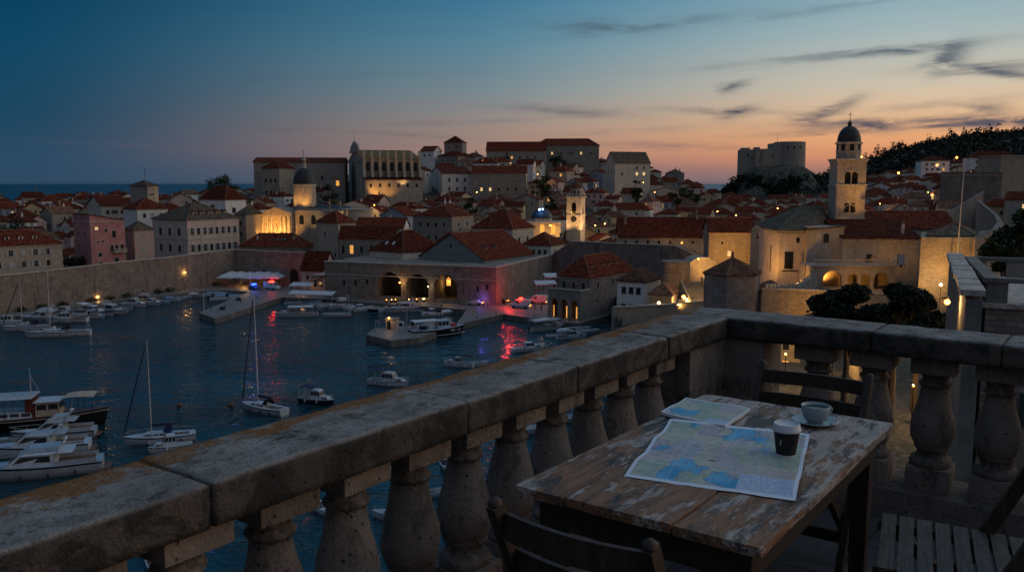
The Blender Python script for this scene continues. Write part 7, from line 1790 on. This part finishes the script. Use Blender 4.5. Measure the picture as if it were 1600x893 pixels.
# old wooden excursion boat, left edge
p = onz(52, 668, 0); wb = thing('wooden_tour_boat', 'old dark wooden excursion boat with white roof and tan awning at the left edge', 'excursion boat', (p.x, p.y, 0), R(14), 'boats moored in the harbour')
L, B_, H_ = 21, 5.0, 1.9
b = MB(); hb, zs = hull(b, L, B_, H_, 0, 1, False, .06, None, 16, .8, .55); b.build('hull', [M['hullblack'], M['varnish']], wb)
b = MB()
for sg in (1, -1): b.path([(L*(-.5+i/16), sg*(hb(i/16)+.03), zs(i/16)*.86) for i in range(17)], .07, 5)
b.build('rubbing_strake', M['tan'], wb)
cabin_mesh(-L*.48, L*.02, B_*.40, H_, H_+.9, .2, .1).build('saloon', M['gel'], wb); glass_band(-L*.48, L*.02, B_*.40, H_, H_+.9, .2, .1, .35, .85, 7).build('saloon_windows', M['glass'], wb)
cabin_mesh(L*.04, L*.20, B_*.34, H_, H_+2.2, .3, .1).build('wheelhouse', M['tan'], wb); glass_band(L*.04, L*.20, B_*.34, H_, H_+2.2, .3, .1, .5, .85, 2).build('wheelhouse_windows', M['glass'], wb); b = MB(); b.cbox((L*.115, 0, H_+2.27), (L*.17, B_*.72, .14)); b.build('wheelhouse_roof', M['gel'], wb)
b = MB(); b.cbox((L*.005, 0, H_+1.25), (L*.06, B_*.6, 2.5)); b.build('red_locker', M['rust'], wb)
b = MB(); b.add([(-L*.5, -B_*.46, H_+2.9), (L*.03, -B_*.44, H_+3.0), (L*.03, B_*.44, H_+3.0), (-L*.5, B_*.46, H_+2.9), (-L*.5, -B_*.36, H_+3.2), (L*.03, -B_*.34, H_+3.3), (L*.03, B_*.34, H_+3.3), (-L*.5, B_*.36, H_+3.2)], [(0, 3, 2, 1), (4, 5, 6, 7), (0, 1, 5, 4), (1, 2, 6, 5), (2, 3, 7, 6), (3, 0, 4, 7)]); b.build('roof', M['gel'], wb)
b = MB(); n = 6; vs = [(L*.22+L*.20*i/n, y*B_*.38, H_+2.6+.4*math.sin(math.pi*(.2+.6*i/n))-.12*y*y) for i in range(n+1) for y in (-1, 0, 1)]; b.add(vs, [(i*3+j, (i+1)*3+j, (i+1)*3+j+1, i*3+j+1) for i in range(n) for j in range(2)]); b.build('awning', M['tan'], wb)
b = MB(); [b.tube((x*L, sg*B_*.36, H_), (x*L, sg*B_*.36, H_+2.7), .04) for x in (.23, .32, .41, -.45, -.3, -.15) for sg in (1, -1)]; b.build('posts', M['iron'], wb)
b = MB(); b.tube((L*.0, 0, H_+3.2), (L*.0, 0, H_+7.2), .10, .05); b.tube((L*.0, 0, H_+6), (L*.06, 0, H_+3.4), .03); b.build('mast', M['gel'], wb)
# mooring buoys
for lab, px, py, mt in (('red mooring buoy off the bow of the wooden excursion boat', 139, 659, 'red'), ('orange mooring buoy, left of two between the sailing boats', 280, 634, 'orange'), ('orange mooring buoy, right of two, beside the sailing boat with black boom', 361, 634, 'orange')):
    p = onz(px, py, 0); o = MB().sphere((0, 0, .18), .42, 14, 10, 0, .9).lathe([(.06, .5), (.05, .72)], 8).build('buoy', M[mt], None, p); tag(o, lab, 'buoy', 'mooring buoys')
# ---------------------------------------------------------------- vehicles, quay furniture, lamps, people
def vehicle(name, label, px, py, rz, kind='car', body_m='paintwhite', stripe=None, beacon=None, tail=True, z=1.5):
    p = onz(px, py, z); t = thing(name, label, 'car' if kind == 'car' else 'van', (p.x, p.y, z), R(rz), 'emergency vehicles on the quay')
    L, Wd, Hb, Ht = (4.5, 1.8, .85, 1.48) if kind == 'car' else (5.6, 2.05, 1.15, 2.45)
    b = MB(); h = Wd/2
    if kind == 'car': prof_ = [(-L/2, .35), (-L/2-.02, .75), (-L/2+.1, .95), (-L*.36, 1.0), (-L*.24, Ht), (L*.08, Ht), (L*.24, .98), (L*.44, .86), (L/2, .66), (L/2, .35)]
    else: prof_ = [(-L/2, .4), (-L/2, Ht-.12), (-L/2+.12, Ht), (L*.20, Ht), (L*.36, 1.35), (L*.48, 1.15), (L/2, .9), (L/2, .4)]
    n = len(prof_); vs = []
    for sg in (-1, 1):
        for x, zz_ in prof_: vs.append((x, sg*(h-(.16 if zz_ > 1.05 and kind == 'car' else .06 if zz_ > 1.4 else 0)), zz_))
    b.add(vs, [(i, (i+1) % n, n+(i+1) % n, n+i) for i in range(n)]+[tuple(range(n-1, -1, -1)), tuple(range(n, 2*n))])
    b.build('body', M[body_m], t)
    b = MB()
    for sg in (-1, 1):
        y = sg*(h-.075 if kind == 'car' else h-.02)
        if kind == 'car': pts = [(-L*.33, 1.02), (-L*.22, Ht-.1), (L*.06, Ht-.1), (L*.20, 1.02)]
        else: pts = [(L*.02, 1.35), (L*.02, Ht-.35), (L*.19, Ht-.35), (L*.31, 1.35)]
        b.add([(x, y, zz_) for x, zz_ in pts], [(0, 1, 2, 3) if sg > 0 else (3, 2, 1, 0)])
    xf0, xf1, za_, zb2 = (L*.235, L*.095, 1.03, Ht-.05) if kind == 'car' else (L*.35, L*.215, 1.42, Ht-.1)
    b.add([(xf0+.03, -h*.8, za_), (xf0+.03, h*.8, za_), (xf1+.03, h*.74, zb2), (xf1+.03, -h*.74, zb2)], [(0, 1, 2, 3)])
    b.build('windows', M['glass'], t)
    for sx in (-.31, .31):
        for sg in (-1, 1):
            b = MB(); b.lathe([(.2, -.12), (.32, -.12), (.34, 0), (.32, .1), (.2, .1)], 16); o = b.build('wheel', M['rubber'], t, (sx*L, sg*(h-.08), .34)); o.rotation_euler = (R(90), 0, 0)
    if stripe:
        b = MB(); b.cbox((0, 0, .68), (L*.93, Wd+.02, .22)); b.build('side_stripe', M[stripe], t)
    if beacon:
        zt = Ht+.02
        for k, m_ in enumerate(beacon):
            b = MB(); b.cbox((-.1, (k-.5*(len(beacon)-1))*.8, zt+.2), (.55, .78, .4)); b.build('beacon', M[m_], t)
    if tail:
        for sg in (-1, 1): b = MB(); b.cbox((-L/2-.03, sg*h*.75, .8), (.06, .25, .2)); b.build('tail_lamp', M['tail'], t)
    return t
v1 = vehicle('police_van', 'police van flashing red in front of the white parasols', 425, 452, -28, 'van', 'paintwhite', 'paintblue', ['redlight', 'redlight'])
v2 = vehicle('police_car', 'dark police car with blue beacon left of the red flashing van', 397, 452, -40, 'car', 'paintblue', None, ['bluelight', 'bluelight'], False)
v3 = vehicle('police_car', 'white police car parked at the corner of the bastion', 742, 476.5, 170, 'car', 'paintwhite', 'paintblue', None, True)
v4 = vehicle('ambulance', 'white and blue ambulance flashing red by the harbour office', 813, 481, 165, 'van', 'paintwhite', 'paintblue', ['redlight', 'redlight', 'redlight'])
v5 = vehicle('police_car', 'small dark car with blue beacon under the red lit bastion wall', 782, 473, 160, 'car', 'paintdark', None, ['bluelight'], True)
v6 = vehicle('police_van', 'second van behind the ambulance, half in red light', 842, 474, 150, 'van', 'paintwhite', 'red', None)
def vlight(v, dz, dx, dy, pw, col, r=.25): lamp('beacon_light', 'POINT', (dx, dy, dz), pw, col, v, r)
vlight(v1, 3.1, 0, 0, 220, (1, .06, .05)); vlight(v2, 2.0, 0, 0, 150, (.1, .2, 1)); vlight(v4, 2.9, 3.2, 0, 1500, (1, .035, .03)); vlight(v5, 2.0, 0, 0, 170, (.1, .16, 1)); vlight(v3, 2.0, -2, .5, 120, (.14, .12, 1))
# white parasols of the quay cafe
pb_ = MB(); s_ = 2.0; pb_.M = Matrix.Scale(1.38, 4)
pb_.add([(-s_, -s_, 2.6), (s_, -s_, 2.6), (s_, s_, 2.6), (-s_, s_, 2.6), (0, 0, 3.5)], [(0, 1, 4), (1, 2, 4), (2, 3, 4), (3, 0, 4), (3, 2, 1, 0)])
for i in range(4):
    c4 = [(-s_, -s_), (s_, -s_), (s_, s_), (-s_, s_)]; a, c_ = c4[i], c4[(i+1) % 4]
    pb_.add([(a[0], a[1], 2.6), (c_[0], c_[1], 2.6), (c_[0]*1.01, c_[1]*1.01, 2.32), (a[0]*1.01, a[1]*1.01, 2.32)], [(0, 1, 2, 3)])
pc_me = pb_.mesh('canopy', M['canvas']); pp_me = MB().lathe([(.45, 0), (.45, .12), (.06, .13), (.06, 4.6)], 8).mesh('pole', M['trim'])
k = 0
for r_ in range(2):
    for i in range(6):
        px = 358+i*14.2+r_*5; py = 448.5-r_*3.2
        p = onz(px, py, 1.5); t = thing('parasol', f'white square cafe parasol, {ORD[i]} from the left in the {"front" if r_ == 0 else "back"} row under the city wall', 'parasol', (p.x, p.y, 1.5), R(-12+7*math.sin(i*3+r_)), 'white cafe parasols')
        link('canopy', pc_me, t, (0, 0, .1*math.sin(i*2+r_))); link('pole', pp_me, t)
def awning(label, p0, p1, Y, z, dpt, mt, rz=0, under=None):
    A_ = pl(p0, Y); B_ = pl(p1, Y); L = B_[0]-A_[0]; t = thing('awning', label, 'awning', (A_[0], Y, 0), R(rz))
    b = MB(); b.add([(0, 0, z), (L, 0, z), (L, dpt, z+.7), (0, dpt, z+.7), (0, 0, z-.25), (L, 0, z-.25), (0, .06, z-.01), (L, .06, z-.01), (L, dpt, z+.64), (0, dpt, z+.64)], [(0, 1, 2, 3), (4, 5, 1, 0), (9, 8, 7, 6)]); b.build('cloth', M[mt], t)
    b = MB(); [b.tube((L*i/4, .05, 1.5), (L*i/4, .05, z), .05) for i in range(5)]; b.build('posts', M['alu'], t)
    if under: b = MB(); b.box((.2, dpt*.5, z-.12), (L-.2, dpt*.55, z-.02)); b.build('lamp_strip', M[under], t); lamp('awning_light', 'POINT', (L*.5, dpt*.4, z-.5), 130, (1, .55, .22), t, .4)
    return t
awning('long pale awning with warm edge in front of the bastion end', 448, 523, 252, 3.6, 3.0, 'canvas', -12)
awning('grey blue awning with lit underside beside the orange gatehouse', 450, 486, 264, 4.6, 3.5, 'canvas', -10, 'lit')
awning('pale awning with warm lit edge between bastion and harbour office', 838, 872, 243, 7.4, 4, 'canvas', 10, 'lit')
awning('violet tinted awning behind the warm lit one beside the harbour office', 852, 874, 252, 8.6, 4, 'canvas', 10)
p = onz(384, 446.5, 1.5); t = thing('cafe_lamp', 'warm lamp post at the front edge of the white parasols', 'lamp', p); MB().tube((0, 0, 0), (0, 0, 3.2), .06).build('post', M['iron'], t); MB().sphere((0, 0, 3.35), .3, 10, 8).build('globe', M['bulb'], t); lamp('lamp_light', 'POINT', (0, -.6, 3.3), 900, (1, .5, .14), t, .35)
# landing with fuel pumps
fr = onz(655, 509, 1.49); 
def on_land(px, py): p = onz(px, py, 1.49); return p
p = on_land(613, 513); hut = thing('pump_hut', 'small stone hut with a warm lamp on the concrete landing', 'hut', p, R(-12)); b = MB(); b.box((-1.3, -1, 0), (1.3, 1, 2.4)); b.build('wall', M['stone_pink'], hut); b = MB(); b.box((-1.5, -1.2, 2.4), (1.5, 1.2, 2.6)); b.build('roof', M['stone_grey'], hut); b = MB(); b.box((-.9, -1.03, 0), (-.1, -.99, 2)); b.build('door', M['dark'], hut); b = MB(); b.sphere((-.4, -1.1, 2.75), .22); b.build('lamp', M['bulb'], hut); lamp('hut_light', 'POINT', (-.4, -1.4, 2.7), 90, (1, .55, .2), hut, .2)
for lab, px, h_ in (('white fuel pump right of the stone hut on the landing', 627, 2.0), ('second white fuel pump on the landing, beside the fishing boat', 645, 2.3)):
    p = on_land(px, 516); t = thing('fuel_pump', lab, 'fuel pump', p, R(-10), 'fuel pumps on the landing'); b = MB(); b.box((-.6, -.4, 0), (.6, .4, h_)); b.box((-.65, -.45, h_), (.65, .45, h_+.12)); b.build('cabinet', M['gel'], t); b = MB(); b.box((-.4, -.43, h_*.55), (.4, -.405, h_*.9)); b.build('display', M['glass'], t); b = MB(); b.path([(.6, 0, 1.4), (.9, 0, .7), (.8, 0, .3), (.62, 0, .9)], .05); b.build('hose', M['rubber'], t)
p = on_land(636, 516); t = thing('light_pole', 'tall grey pole standing between the fuel pumps', 'pole', p); b = MB(); b.tube((0, 0, 0), (0, 0, 6.5), .12, .08); b.build('post', M['steel'], t); b = MB(); b.cbox((0, -.2, 6.5), (.3, .6, .12)); b.build('lamp_head', M['steel'], t)
p = on_land(587, 517); t = thing('davit', 'white bent davit at the left tip of the concrete landing', 'davit', p); b = MB(); b.path([(0, 0, 0), (0, 0, 2.0), (.15, 0, 2.35), (.5, 0, 2.4), (.75, 0, 2.1), (.75, 0, 1.5)], .10, 8); b.build('arm', M['gel'], t); b = MB(); b.cbox((0, 0, .1), (.5, .5, .2)); b.build('foot', M['steel'], t)
# lamps
def street_lamp(label, px, py, z, h, pw, m_='bulb', col=(1, .58, .2), name='street_lamp', wall=None, r=.22):
    """py = row of the foot on level z"""
    p = onz(px, py, z); t = thing(name, label, 'lamp', p)
    b = MB(); b.tube((0, 0, 0), (0, 0, h), .07, .05); b.lathe([(.16, 0), (.1, .3), (.07, .5)], 8); b.build('post', M['iron'], t)
    b = MB(); b.sphere((0, 0, h+r*.8), r, 10, 8); b.build('globe', M[m_], t); lamp('lamp_light', 'POINT', (0, 0, h+r*2.6), pw, col, t, r); return t
def wall_lamp(label, px, py, Y, pw, m_='bulb', col=(1, .55, .18), r=.2, off=.5, name='wall_lamp'):
    p = at(px, py, Y-off); t = thing(name, label, 'lamp', p); b = MB(); b.tube((0, off, .1), (0, 0, .15), .04); b.lathe([(.14, .1), (.02, .3)], 8); b.build('bracket', M['iron'], t)
    b = MB(); b.sphere((0, 0, -.05), r, 10, 8); b.build('bulb', M[m_], t); lamp('lamp_light', 'POINT', (0, -(r*1.7+.12), -.05), pw, col, t, r*.75); return t
def wallY(px): return linepx(A0, A1, px)[0].y
wall_lamp('orange lamp low on the long wall, above the yachts', 154, 463, wallY(154), 160)
wall_lamp('orange lamp on the long wall near the parasols', 290, 425, wallY(290), 170)
for i, (px, py) in enumerate(((231, 455), (238, 454), (293, 447), (306, 443), (319, 442), (326, 441))):
    p = onz(px, py, 1.5); t = thing('quay_light', ['small pale light on the left quay, left of a close pair', 'small pale light on the left quay, right of a close pair', 'small white light at the wall foot below the upper orange lamp', 'reddish small light by the wall left of the parasols', 'first pale light left of the parasols', 'pale light right beside the parasols'][i], 'lamp', p); b = MB(); b.tube((0, 0, 0), (0, 0, 1.3), .06); b.build('post', M['iron'], t); b = MB(); b.sphere((0, 0, 1.45), .2, 8, 6); b.build('globe', M['bulbpale'] if i != 3 else M['redlight'], t)
wall_lamp('bright warm lamp on the pier between first and second arch', 624.5, 441, 252, 170, r=.26)
wall_lamp('pale lamp on the pier between second and third arch', 669, 447, 248.5, 70, 'bulbpale', (1, .8, .5))
b = MB(); z_ = at(0, 437, 254); p = at(701, 443, 255.5); t = thing('arch_lantern', 'tall glowing orange panel inside the third arch', 'lamp', p); b = arch_pane(.62, 1.9, None); b.build('panel', M['lit'], t, (0, 0, -.6)); b = MB(); b.box((-.8, .05, -.8), (.8, .2, -.62)); b.build('bracket', M['iron'], t); lamp('lamp_light', 'POINT', (0, -.8, .6), 200, (1, .5, .14), t, .4)
for i, px in enumerate((604, 612, 618, 639, 651, 662)):
    p = onz(px, 473-(.3*i), 1.5); t = thing('table_light', ['first','second','third','fourth','fifth','sixth'][i]+' small cafe light from the left under the dark arches', 'lamp', p); b = MB(); b.cbox((0, 0, .37), (.7, .7, .74)); b.build('table', M['dark'], t); b = MB(); b.sphere((0, 0, .9), .14 if i != 5 else .3, 8, 6); b.build('globe', M['bulbpale' if i % 2 else 'bulb'], t); lamp('lamp_light', 'POINT', (0, -.2, 1.3), 22 if i != 5 else 60, (1, .6, .25), t, .15)
street_lamp('white globe lamp behind the grey wall, right of the harbour office', 1029, 487, 9.0, 1.6, 60, 'bulbpale', (1, .8, .5), r=.36)
wall_lamp('upper of two bright lamps by the steps to the gate', 1068, 463, 191, 1500, r=.4, off=.6)
wall_lamp('lower brightest lamp by the steps to the gate', 1076, 472, 190, 2400, r=.5, off=.8)
wall_lamp('small warm lamp on the gable of the vaulted gatehouse', 1091, 404, 218, 300, r=.25, off=1.5)
# floodlights around the monastery, each with its housing
def flood(label, pos, tgt, pw, spot=95, col=(1, .47, .10)):
    t = thing('floodlight', label, 'floodlight', pos); d = (Vector(tgt)-Vector(pos)).normalized(); b = MB(); b.M = d.to_track_quat('Y', 'Z').to_matrix().to_4x4(); b.cbox((0, -.15, 0), (.5, .3, .4)); b.build('housing', M['iron'], t); b = MB(); b.M = d.to_track_quat('Y', 'Z').to_matrix().to_4x4(); b.cbox((0, .012, 0), (.42, .02, .32)); b.build('lens', M['bulb'], t)
    lamp('flood_light', 'SPOT', tuple(d*.12), pw*1.35, col, t, .25, tuple(d*3), spot, .9); return t
def A3(px, y, Y): return at(px, y, Y)
FL = [('floodlight in the yard below the yellow lit monastery range', A3(1140, 408, 246), A3(1146, 385, 259), 5200, 130), ('floodlight on the ground left of the apse', A3(1186, 432, 190), A3(1200, 395, 197), 2600, 110), ('floodlight below the many sided apse front', A3(1240, 444, 180), A3(1240, 390, 193), 1500, 110),
      ('floodlight on the stair roof below the church block', A3(1282, 438, 183), A3(1292, 375, 191), 1500, 120), ('floodlight on the loggia terrace by the stone wing', A3(1330, 415, 181.5), A3(1350, 385, 189), 500, 130), ('floodlight at the far end of the loggia terrace', A3(1408, 415, 181.5), A3(1412, 385, 189), 500, 130),
      ('floodlight on the nave roof aimed up the bell tower', A3(1332, 366, 196), A3(1322, 300, 202), 1500, 75), ('floodlight right of the bell tower foot', A3(1356, 352, 196), A3(1330, 290, 203), 1500, 75), ('floodlight high behind the tower cornice', A3(1352, 330, 199), A3(1330, 262, 203), 600, 70),
      ('floodlight in the garden below the loggia', A3(1352, 462, 172), A3(1350, 430, 180), 900, 130), ('floodlight in the garden aimed at the rubble wall', A3(1262, 486, 156), A3(1255, 468, 163), 900, 140), ('floodlight in front of the rubble wall beside the pines', A3(1312, 482, 152), A3(1310, 466, 161), 700, 140),
      ('floodlight at the foot of the corner bastion', A3(1448, 478, 152), A3(1455, 410, 161), 4200, 110), ('floodlight at the right foot of the corner bastion', A3(1506, 440, 154), A3(1490, 395, 161), 1700, 110), ('floodlight under the long wall roof left of the yellow range', A3(1085, 392, 268), A3(1080, 376, 283), 1300, 130)]
for lab, p_, q_, pw, sp__ in FL: flood(lab, p_, q_, pw, sp__)
street_lamp('bright warm street lamp right of the pines', 1466, 515, 9, 8.2, 500, 'bulbpale', (1, .72, .38), r=.3)
street_lamp('warm street lamp glimpsed between the last balusters', 1424, 660, 9, 4.2, 1300, r=.13)
street_lamp('warm street lamp beside the garden wall, low between balusters', 1486, 700, 9, 4.5, 900, r=.12)
street_lamp('warm street lamp seen through the balusters behind the chair', 1226, 600, 9, 4.0, 1800, r=.14)
street_lamp('warm street lamp down the lane above the coffee cup', 1300, 590, 9, 4.0, 900, r=.13)
wall_lamp('warm lamp lighting the narrow garden wall from its left', 1480, 470, 46, 260, r=.15, off=.6)
for lab, px, py, Y, pw in (('small bright lamp on the wooded slope right of the bell tower', 1346, 245, 700, 500), ('lamp on the upper corner of the white villa', 1495, 246, 630, 500), ('lamp on the lower front of the white villa', 1464, 258, 632, 500), ('lone warm lamp left of the white villa', 1404, 270, 600, 400)):
    wall_lamp(lab, px, py, Y, pw, r=.75, off=.8)
for i, (px, py, Y) in enumerate(((1401, 331, 300), (1500, 285, 420), (1375, 318, 380), (1023, 300, 440), (945, 349, 330), (930, 352, 326), (1005, 285, 480), (585, 320, 380), (324, 319, 352), (320, 312, 356), (860, 352, 336), (1215, 325, 300), (1121, 330, 330), (1150, 336, 320), (1450, 300, 430), (812, 262, 520), (840, 272, 470), (745, 300, 440))):
    wall_lamp(['bright orange street light among roofs right of the tall bell tower', 'orange lamp high among dark roofs left of the flagpole', 'faint lamp among the roofs beyond the nave ridge', 'small lamp among roofs below the right hill shoulder', 'warm lamp right of the clock tower foot', 'warm lamp left of the lamp by the clock tower foot', 'lamp beside the tall pale house on the hill', 'lamp in the lane below the hill church', 'orange lamp under the red hip roof, left town', 'upper orange lamp by the red hip roof, left town', 'lamp between domed church and clock tower', 'lamp on the roofs left of the apse roof', 'lamp among roofs above the long monastery roof, left one', 'lamp among roofs above the long monastery roof, right one', 'lamp in the dark roofs below the white villa', 'lamp below the long roof on the hill', 'lamp in the hill lanes above the blue lit dome', 'lamp among roofs below the bare stone house'][i], px, py, Y, 1300, r=.24, off=1.2)
flood('floodlight at the foot of the rounded bastion, by the gate steps', A3(1076, 470, 199), A3(1066, 446, 204), 5200, 130, (1, .50, .12))
flood('floodlight on the gate steps aimed at their parapet', A3(1088, 470, 188), A3(1100, 450, 200), 2600, 130, (1, .50, .12))
flood('floodlight under the gable of the vaulted gatehouse', A3(1110, 436, 213), A3(1106, 415, 218), 1200, 140, (1, .50, .12))
yw = thing('yard_wall', 'low curved yard wall lit bright yellow beside the lamps at the gate steps', 'wall', (at(1052, 0, 187).x, 187, 2)); b = MB()
for i in range(8):
    a0, a1 = R(-100+16*i), R(-100+16*(i+1)); b.prism([(2.6+2.6*math.cos(a0), 2.6+2.6*math.sin(a0)), (2.6+2.6*math.cos(a1), 2.6+2.6*math.sin(a1)), (2.6+2.1*math.cos(a1), 2.6+2.1*math.sin(a1)), (2.6+2.1*math.cos(a0), 2.6+2.1*math.sin(a0))], 0, 8.6)
b.build('wall', M['rubble'], yw)
flood('floodlight set against the curved yard wall', A3(1060, 478, 181), A3(1062, 466, 186), 1500, 140, (1, .50, .12))
# ---------------------------------------------------------------- people on the quay
def skin_mesh(name, joints, edges, mat, smooth=2):
    me = bpy.data.meshes.new(name); me.from_pydata([j[:3] for j in joints], edges, [])
    o = bpy.data.objects.new('tmp', me); COL.objects.link(o); o.modifiers.new('skin', 'SKIN')
    for v, j in zip(me.skin_vertices[0].data, joints): v.radius = (j[3], j[3]*(j[4] if len(j) > 4 else 1))
    me.skin_vertices[0].data[0].use_root = True
    s_ = o.modifiers.new('sub', 'SUBSURF'); s_.levels = smooth
    out = bpy.data.meshes.new_from_object(o.evaluated_get(bpy.context.evaluated_depsgraph_get())); out.name = name
    bpy.data.objects.remove(o); out.materials.clear(); out.materials.append(mat)
    for p_ in out.polygons: p_.use_smooth = True
    return out
def figure(step=0.0, arm=0.0):
    J = [(0, 0, .95, .13, .8), (0, 0, 1.15, .125, .75), (0, 0, 1.38, .15, .6), (0, 0, 1.50, .06), (0, .01, 1.60, .075, 1.15), (0, .01, 1.72, .08, 1.1)]
    E_ = [(0, 1), (1, 2), (2, 3), (3, 4), (4, 5)]
    for sg in (-1, 1):
        k = len(J); J += [(sg*.1, 0, .90, .085), (sg*.11, step*sg*.12+.02, .50, .06), (sg*.11, step*sg*.2, .08, .042), (sg*.12, step*sg*.2+.13, .035, .035)]; E_ += [(0, k), (k, k+1), (k+1, k+2), (k+2, k+3)]
        k = len(J); J += [(sg*.20, 0, 1.40, .055), (sg*.25, -.03-arm*sg*.1, 1.13, .042), (sg*.24, .07+arm*.1, .90, .033), (sg*.24, .10+arm*.12, .80, .03)]; E_ += [(2, k), (k, k+1), (k+1, k+2), (k+2, k+3)]
    return J, E_
def grow(J, f): return [(j[0], j[1], j[2], j[3]+f)+tuple(j[4:]) for j in J]
FIG = []
for st_, ar in ((0, 0), (1, .8), (.5, -.5)):
    J, E_ = figure(st_, ar); bod = skin_mesh('body', J, E_, M['skin'])
    top_i = [1, 2, 10, 11, 12, 18, 19, 20]; low_i = [0, 6, 7, 8, 14, 15, 16]
    def sub(idx): m_ = {a: i for i, a in enumerate(idx)}; return [J[a] for a in idx], [(m_[a], m_[c_]) for a, c_ in E_ if a in m_ and c_ in m_]
    jt, et = sub(top_i); jl, el = sub(low_i); hd_ = MB().sphere((0, -.012, 1.735), .098, 12, 8, 0, 1.0); hd_.v = [(x, y, max(z, 1.70+(.0 if y < .02 else .06))) for x, y, z in hd_.v]
    FIG.append((bod, [skin_mesh('shirt', grow(jt, .02), et, M[c_]) for c_ in ('clothdark', 'clothblue', 'clothgrey', 'clothredlit')], skin_mesh('trousers', grow(jl, .018), el, M['clothdark']), hd_.mesh('hair', M['black'])))
PEOPLE = [(440, 452, 'person standing right of the red flashing police van', 0, 0, 30), (410, 456, 'person in dark clothes standing in front of the police car', 1, 1, 200), (756, 481, 'person on the quay beside the white police car, red light painted on the shirt', 3, 1, 100), (762, 480, 'second person beside the white police car, in dark clothes', 0, 2, 250),  # red shirts hold the beacons' red light in their colour
          (790, 478, 'person standing left of the ambulance', 1, 0, 90), (836, 484, 'person right of the ambulance in grey', 2, 2, 300), (846, 486, 'person at the harbour office corner, red light painted on the shirt', 3, 0, 40), (640, 470, 'person walking under the second arch', 0, 1, 80),
          (632, 472, 'person standing between first and second arch', 2, 0, 180), (556, 463, 'person walking along the bastion foot', 1, 1, 0), (548, 462, 'person in dark clothes at the bastion foot, left one', 0, 2, 90), (906, 495, 'person standing before the arcade of the harbour office', 2, 0, 210)]
for px, py, lab, c_, pose, rz in PEOPLE:
    p = onz(px, py, 1.5); t = thing('person', lab, 'person', (p.x, p.y, 1.5), R(rz), 'people on the quay'); bod, sh_, tr_, ha = FIG[pose]
    link('body', bod, t); link('shirt', sh_[c_], t); link('trousers', tr_, t); link('hair', ha, t)

# bollards on the quay edges and shrubs at the foot of the long wall
bol = MB().lathe([(.16, 0), (.13, .1), (.12, .42), (.2, .5), (.19, .6), (.05, .66)], 10).mesh('bollard', M['iron'])
for i, (px, py, w_) in enumerate(((330, 484.5, 'at the tip of the stone pier'), (352, 480, 'second from the tip of the stone pier'), (376, 472, 'midway along the stone pier'), (402, 466, 'near the root of the stone pier'), (470, 464, 'on the quay edge behind the roofed excursion boat'), (540, 468, 'on the quay edge below the bastion end'),
      (610, 473, 'on the quay edge under the first arch'), (690, 479, 'on the quay edge near the dark slip'), (745, 497, 'on the quay edge right of the dark fishing boat'), (775, 491, 'on the quay corner left of the ambulance'), (835, 495, 'on the quay edge below the ambulance'), (890, 501, 'on the quay edge before the arcade'))):
    p = onz(px, py, 1.5); tag(link('bollard', bol, None, (p.x, p.y, 1.49)), 'dark iron bollard '+w_, 'bollard', 'bollards on the quay')
rg = random.Random(9)
WH = ['leftmost below the two masts', 'second from the left', 'third from the left', 'left of the low wall lamp', 'right of the low wall lamp', 'sixth from the left', 'near the close pair of pale lights', 'ninth from the right end', 'below the upper wall lamp', 'left of the parasols']
for i, px in enumerate((28, 62, 95, 140, 168, 196, 222, 246, 264, 338)):
    Yw = wallY(px)-1.6; x = (px-800)/1335*Yw; cr = MB(); leaf_cloud(cr, [((0, 0, .8), .9), ((.9, .2, .6), .7), ((-.8, .1, .7), .7)], 160, .22, rg)
    t = thing('shrub', 'dark shrub at the foot of the long wall, '+WH[i], 'shrub', (x, Yw, 1.5), 0, 'shrubs along the long wall'); MB().tube((0, 0, -.05), (0, 0, .8), .07).build('stem', M['bark'], t); cr.build('foliage', M['leaf'], t)
p = onz(319, 486, 1.5); t = thing('lamp_post', 'unlit pale lamp post at the tip of the stone pier', 'lamp', p); MB().tube((0, 0, 0), (0, 0, 4.6), .11, .08).build('post', M['alu'], t); MB().sphere((0, 0, 4.8), .26, 10, 8).build('globe', M['canvas'], t)
for i, (px, py, lab) in enumerate(((372, 468.5, 'coil of net heaped on the inner edge of the stone pier'), (347, 483, 'dark heap of nets near the tip of the stone pier'))):
    p = onz(px, py, 1.5); b = MB(); 
    for k in range(5): b.lathe([(.9-.12*k, 0), (1.0-.12*k, .06), (.9-.12*k, .13)], 14, 0, (.05*k, .04*k, .13*k))
    b.lathe([(.42, .62), (.3, .72), (.01, .78)], 12); tag(b.build('net_heap', M['black'], None, p), lab, 'nets')
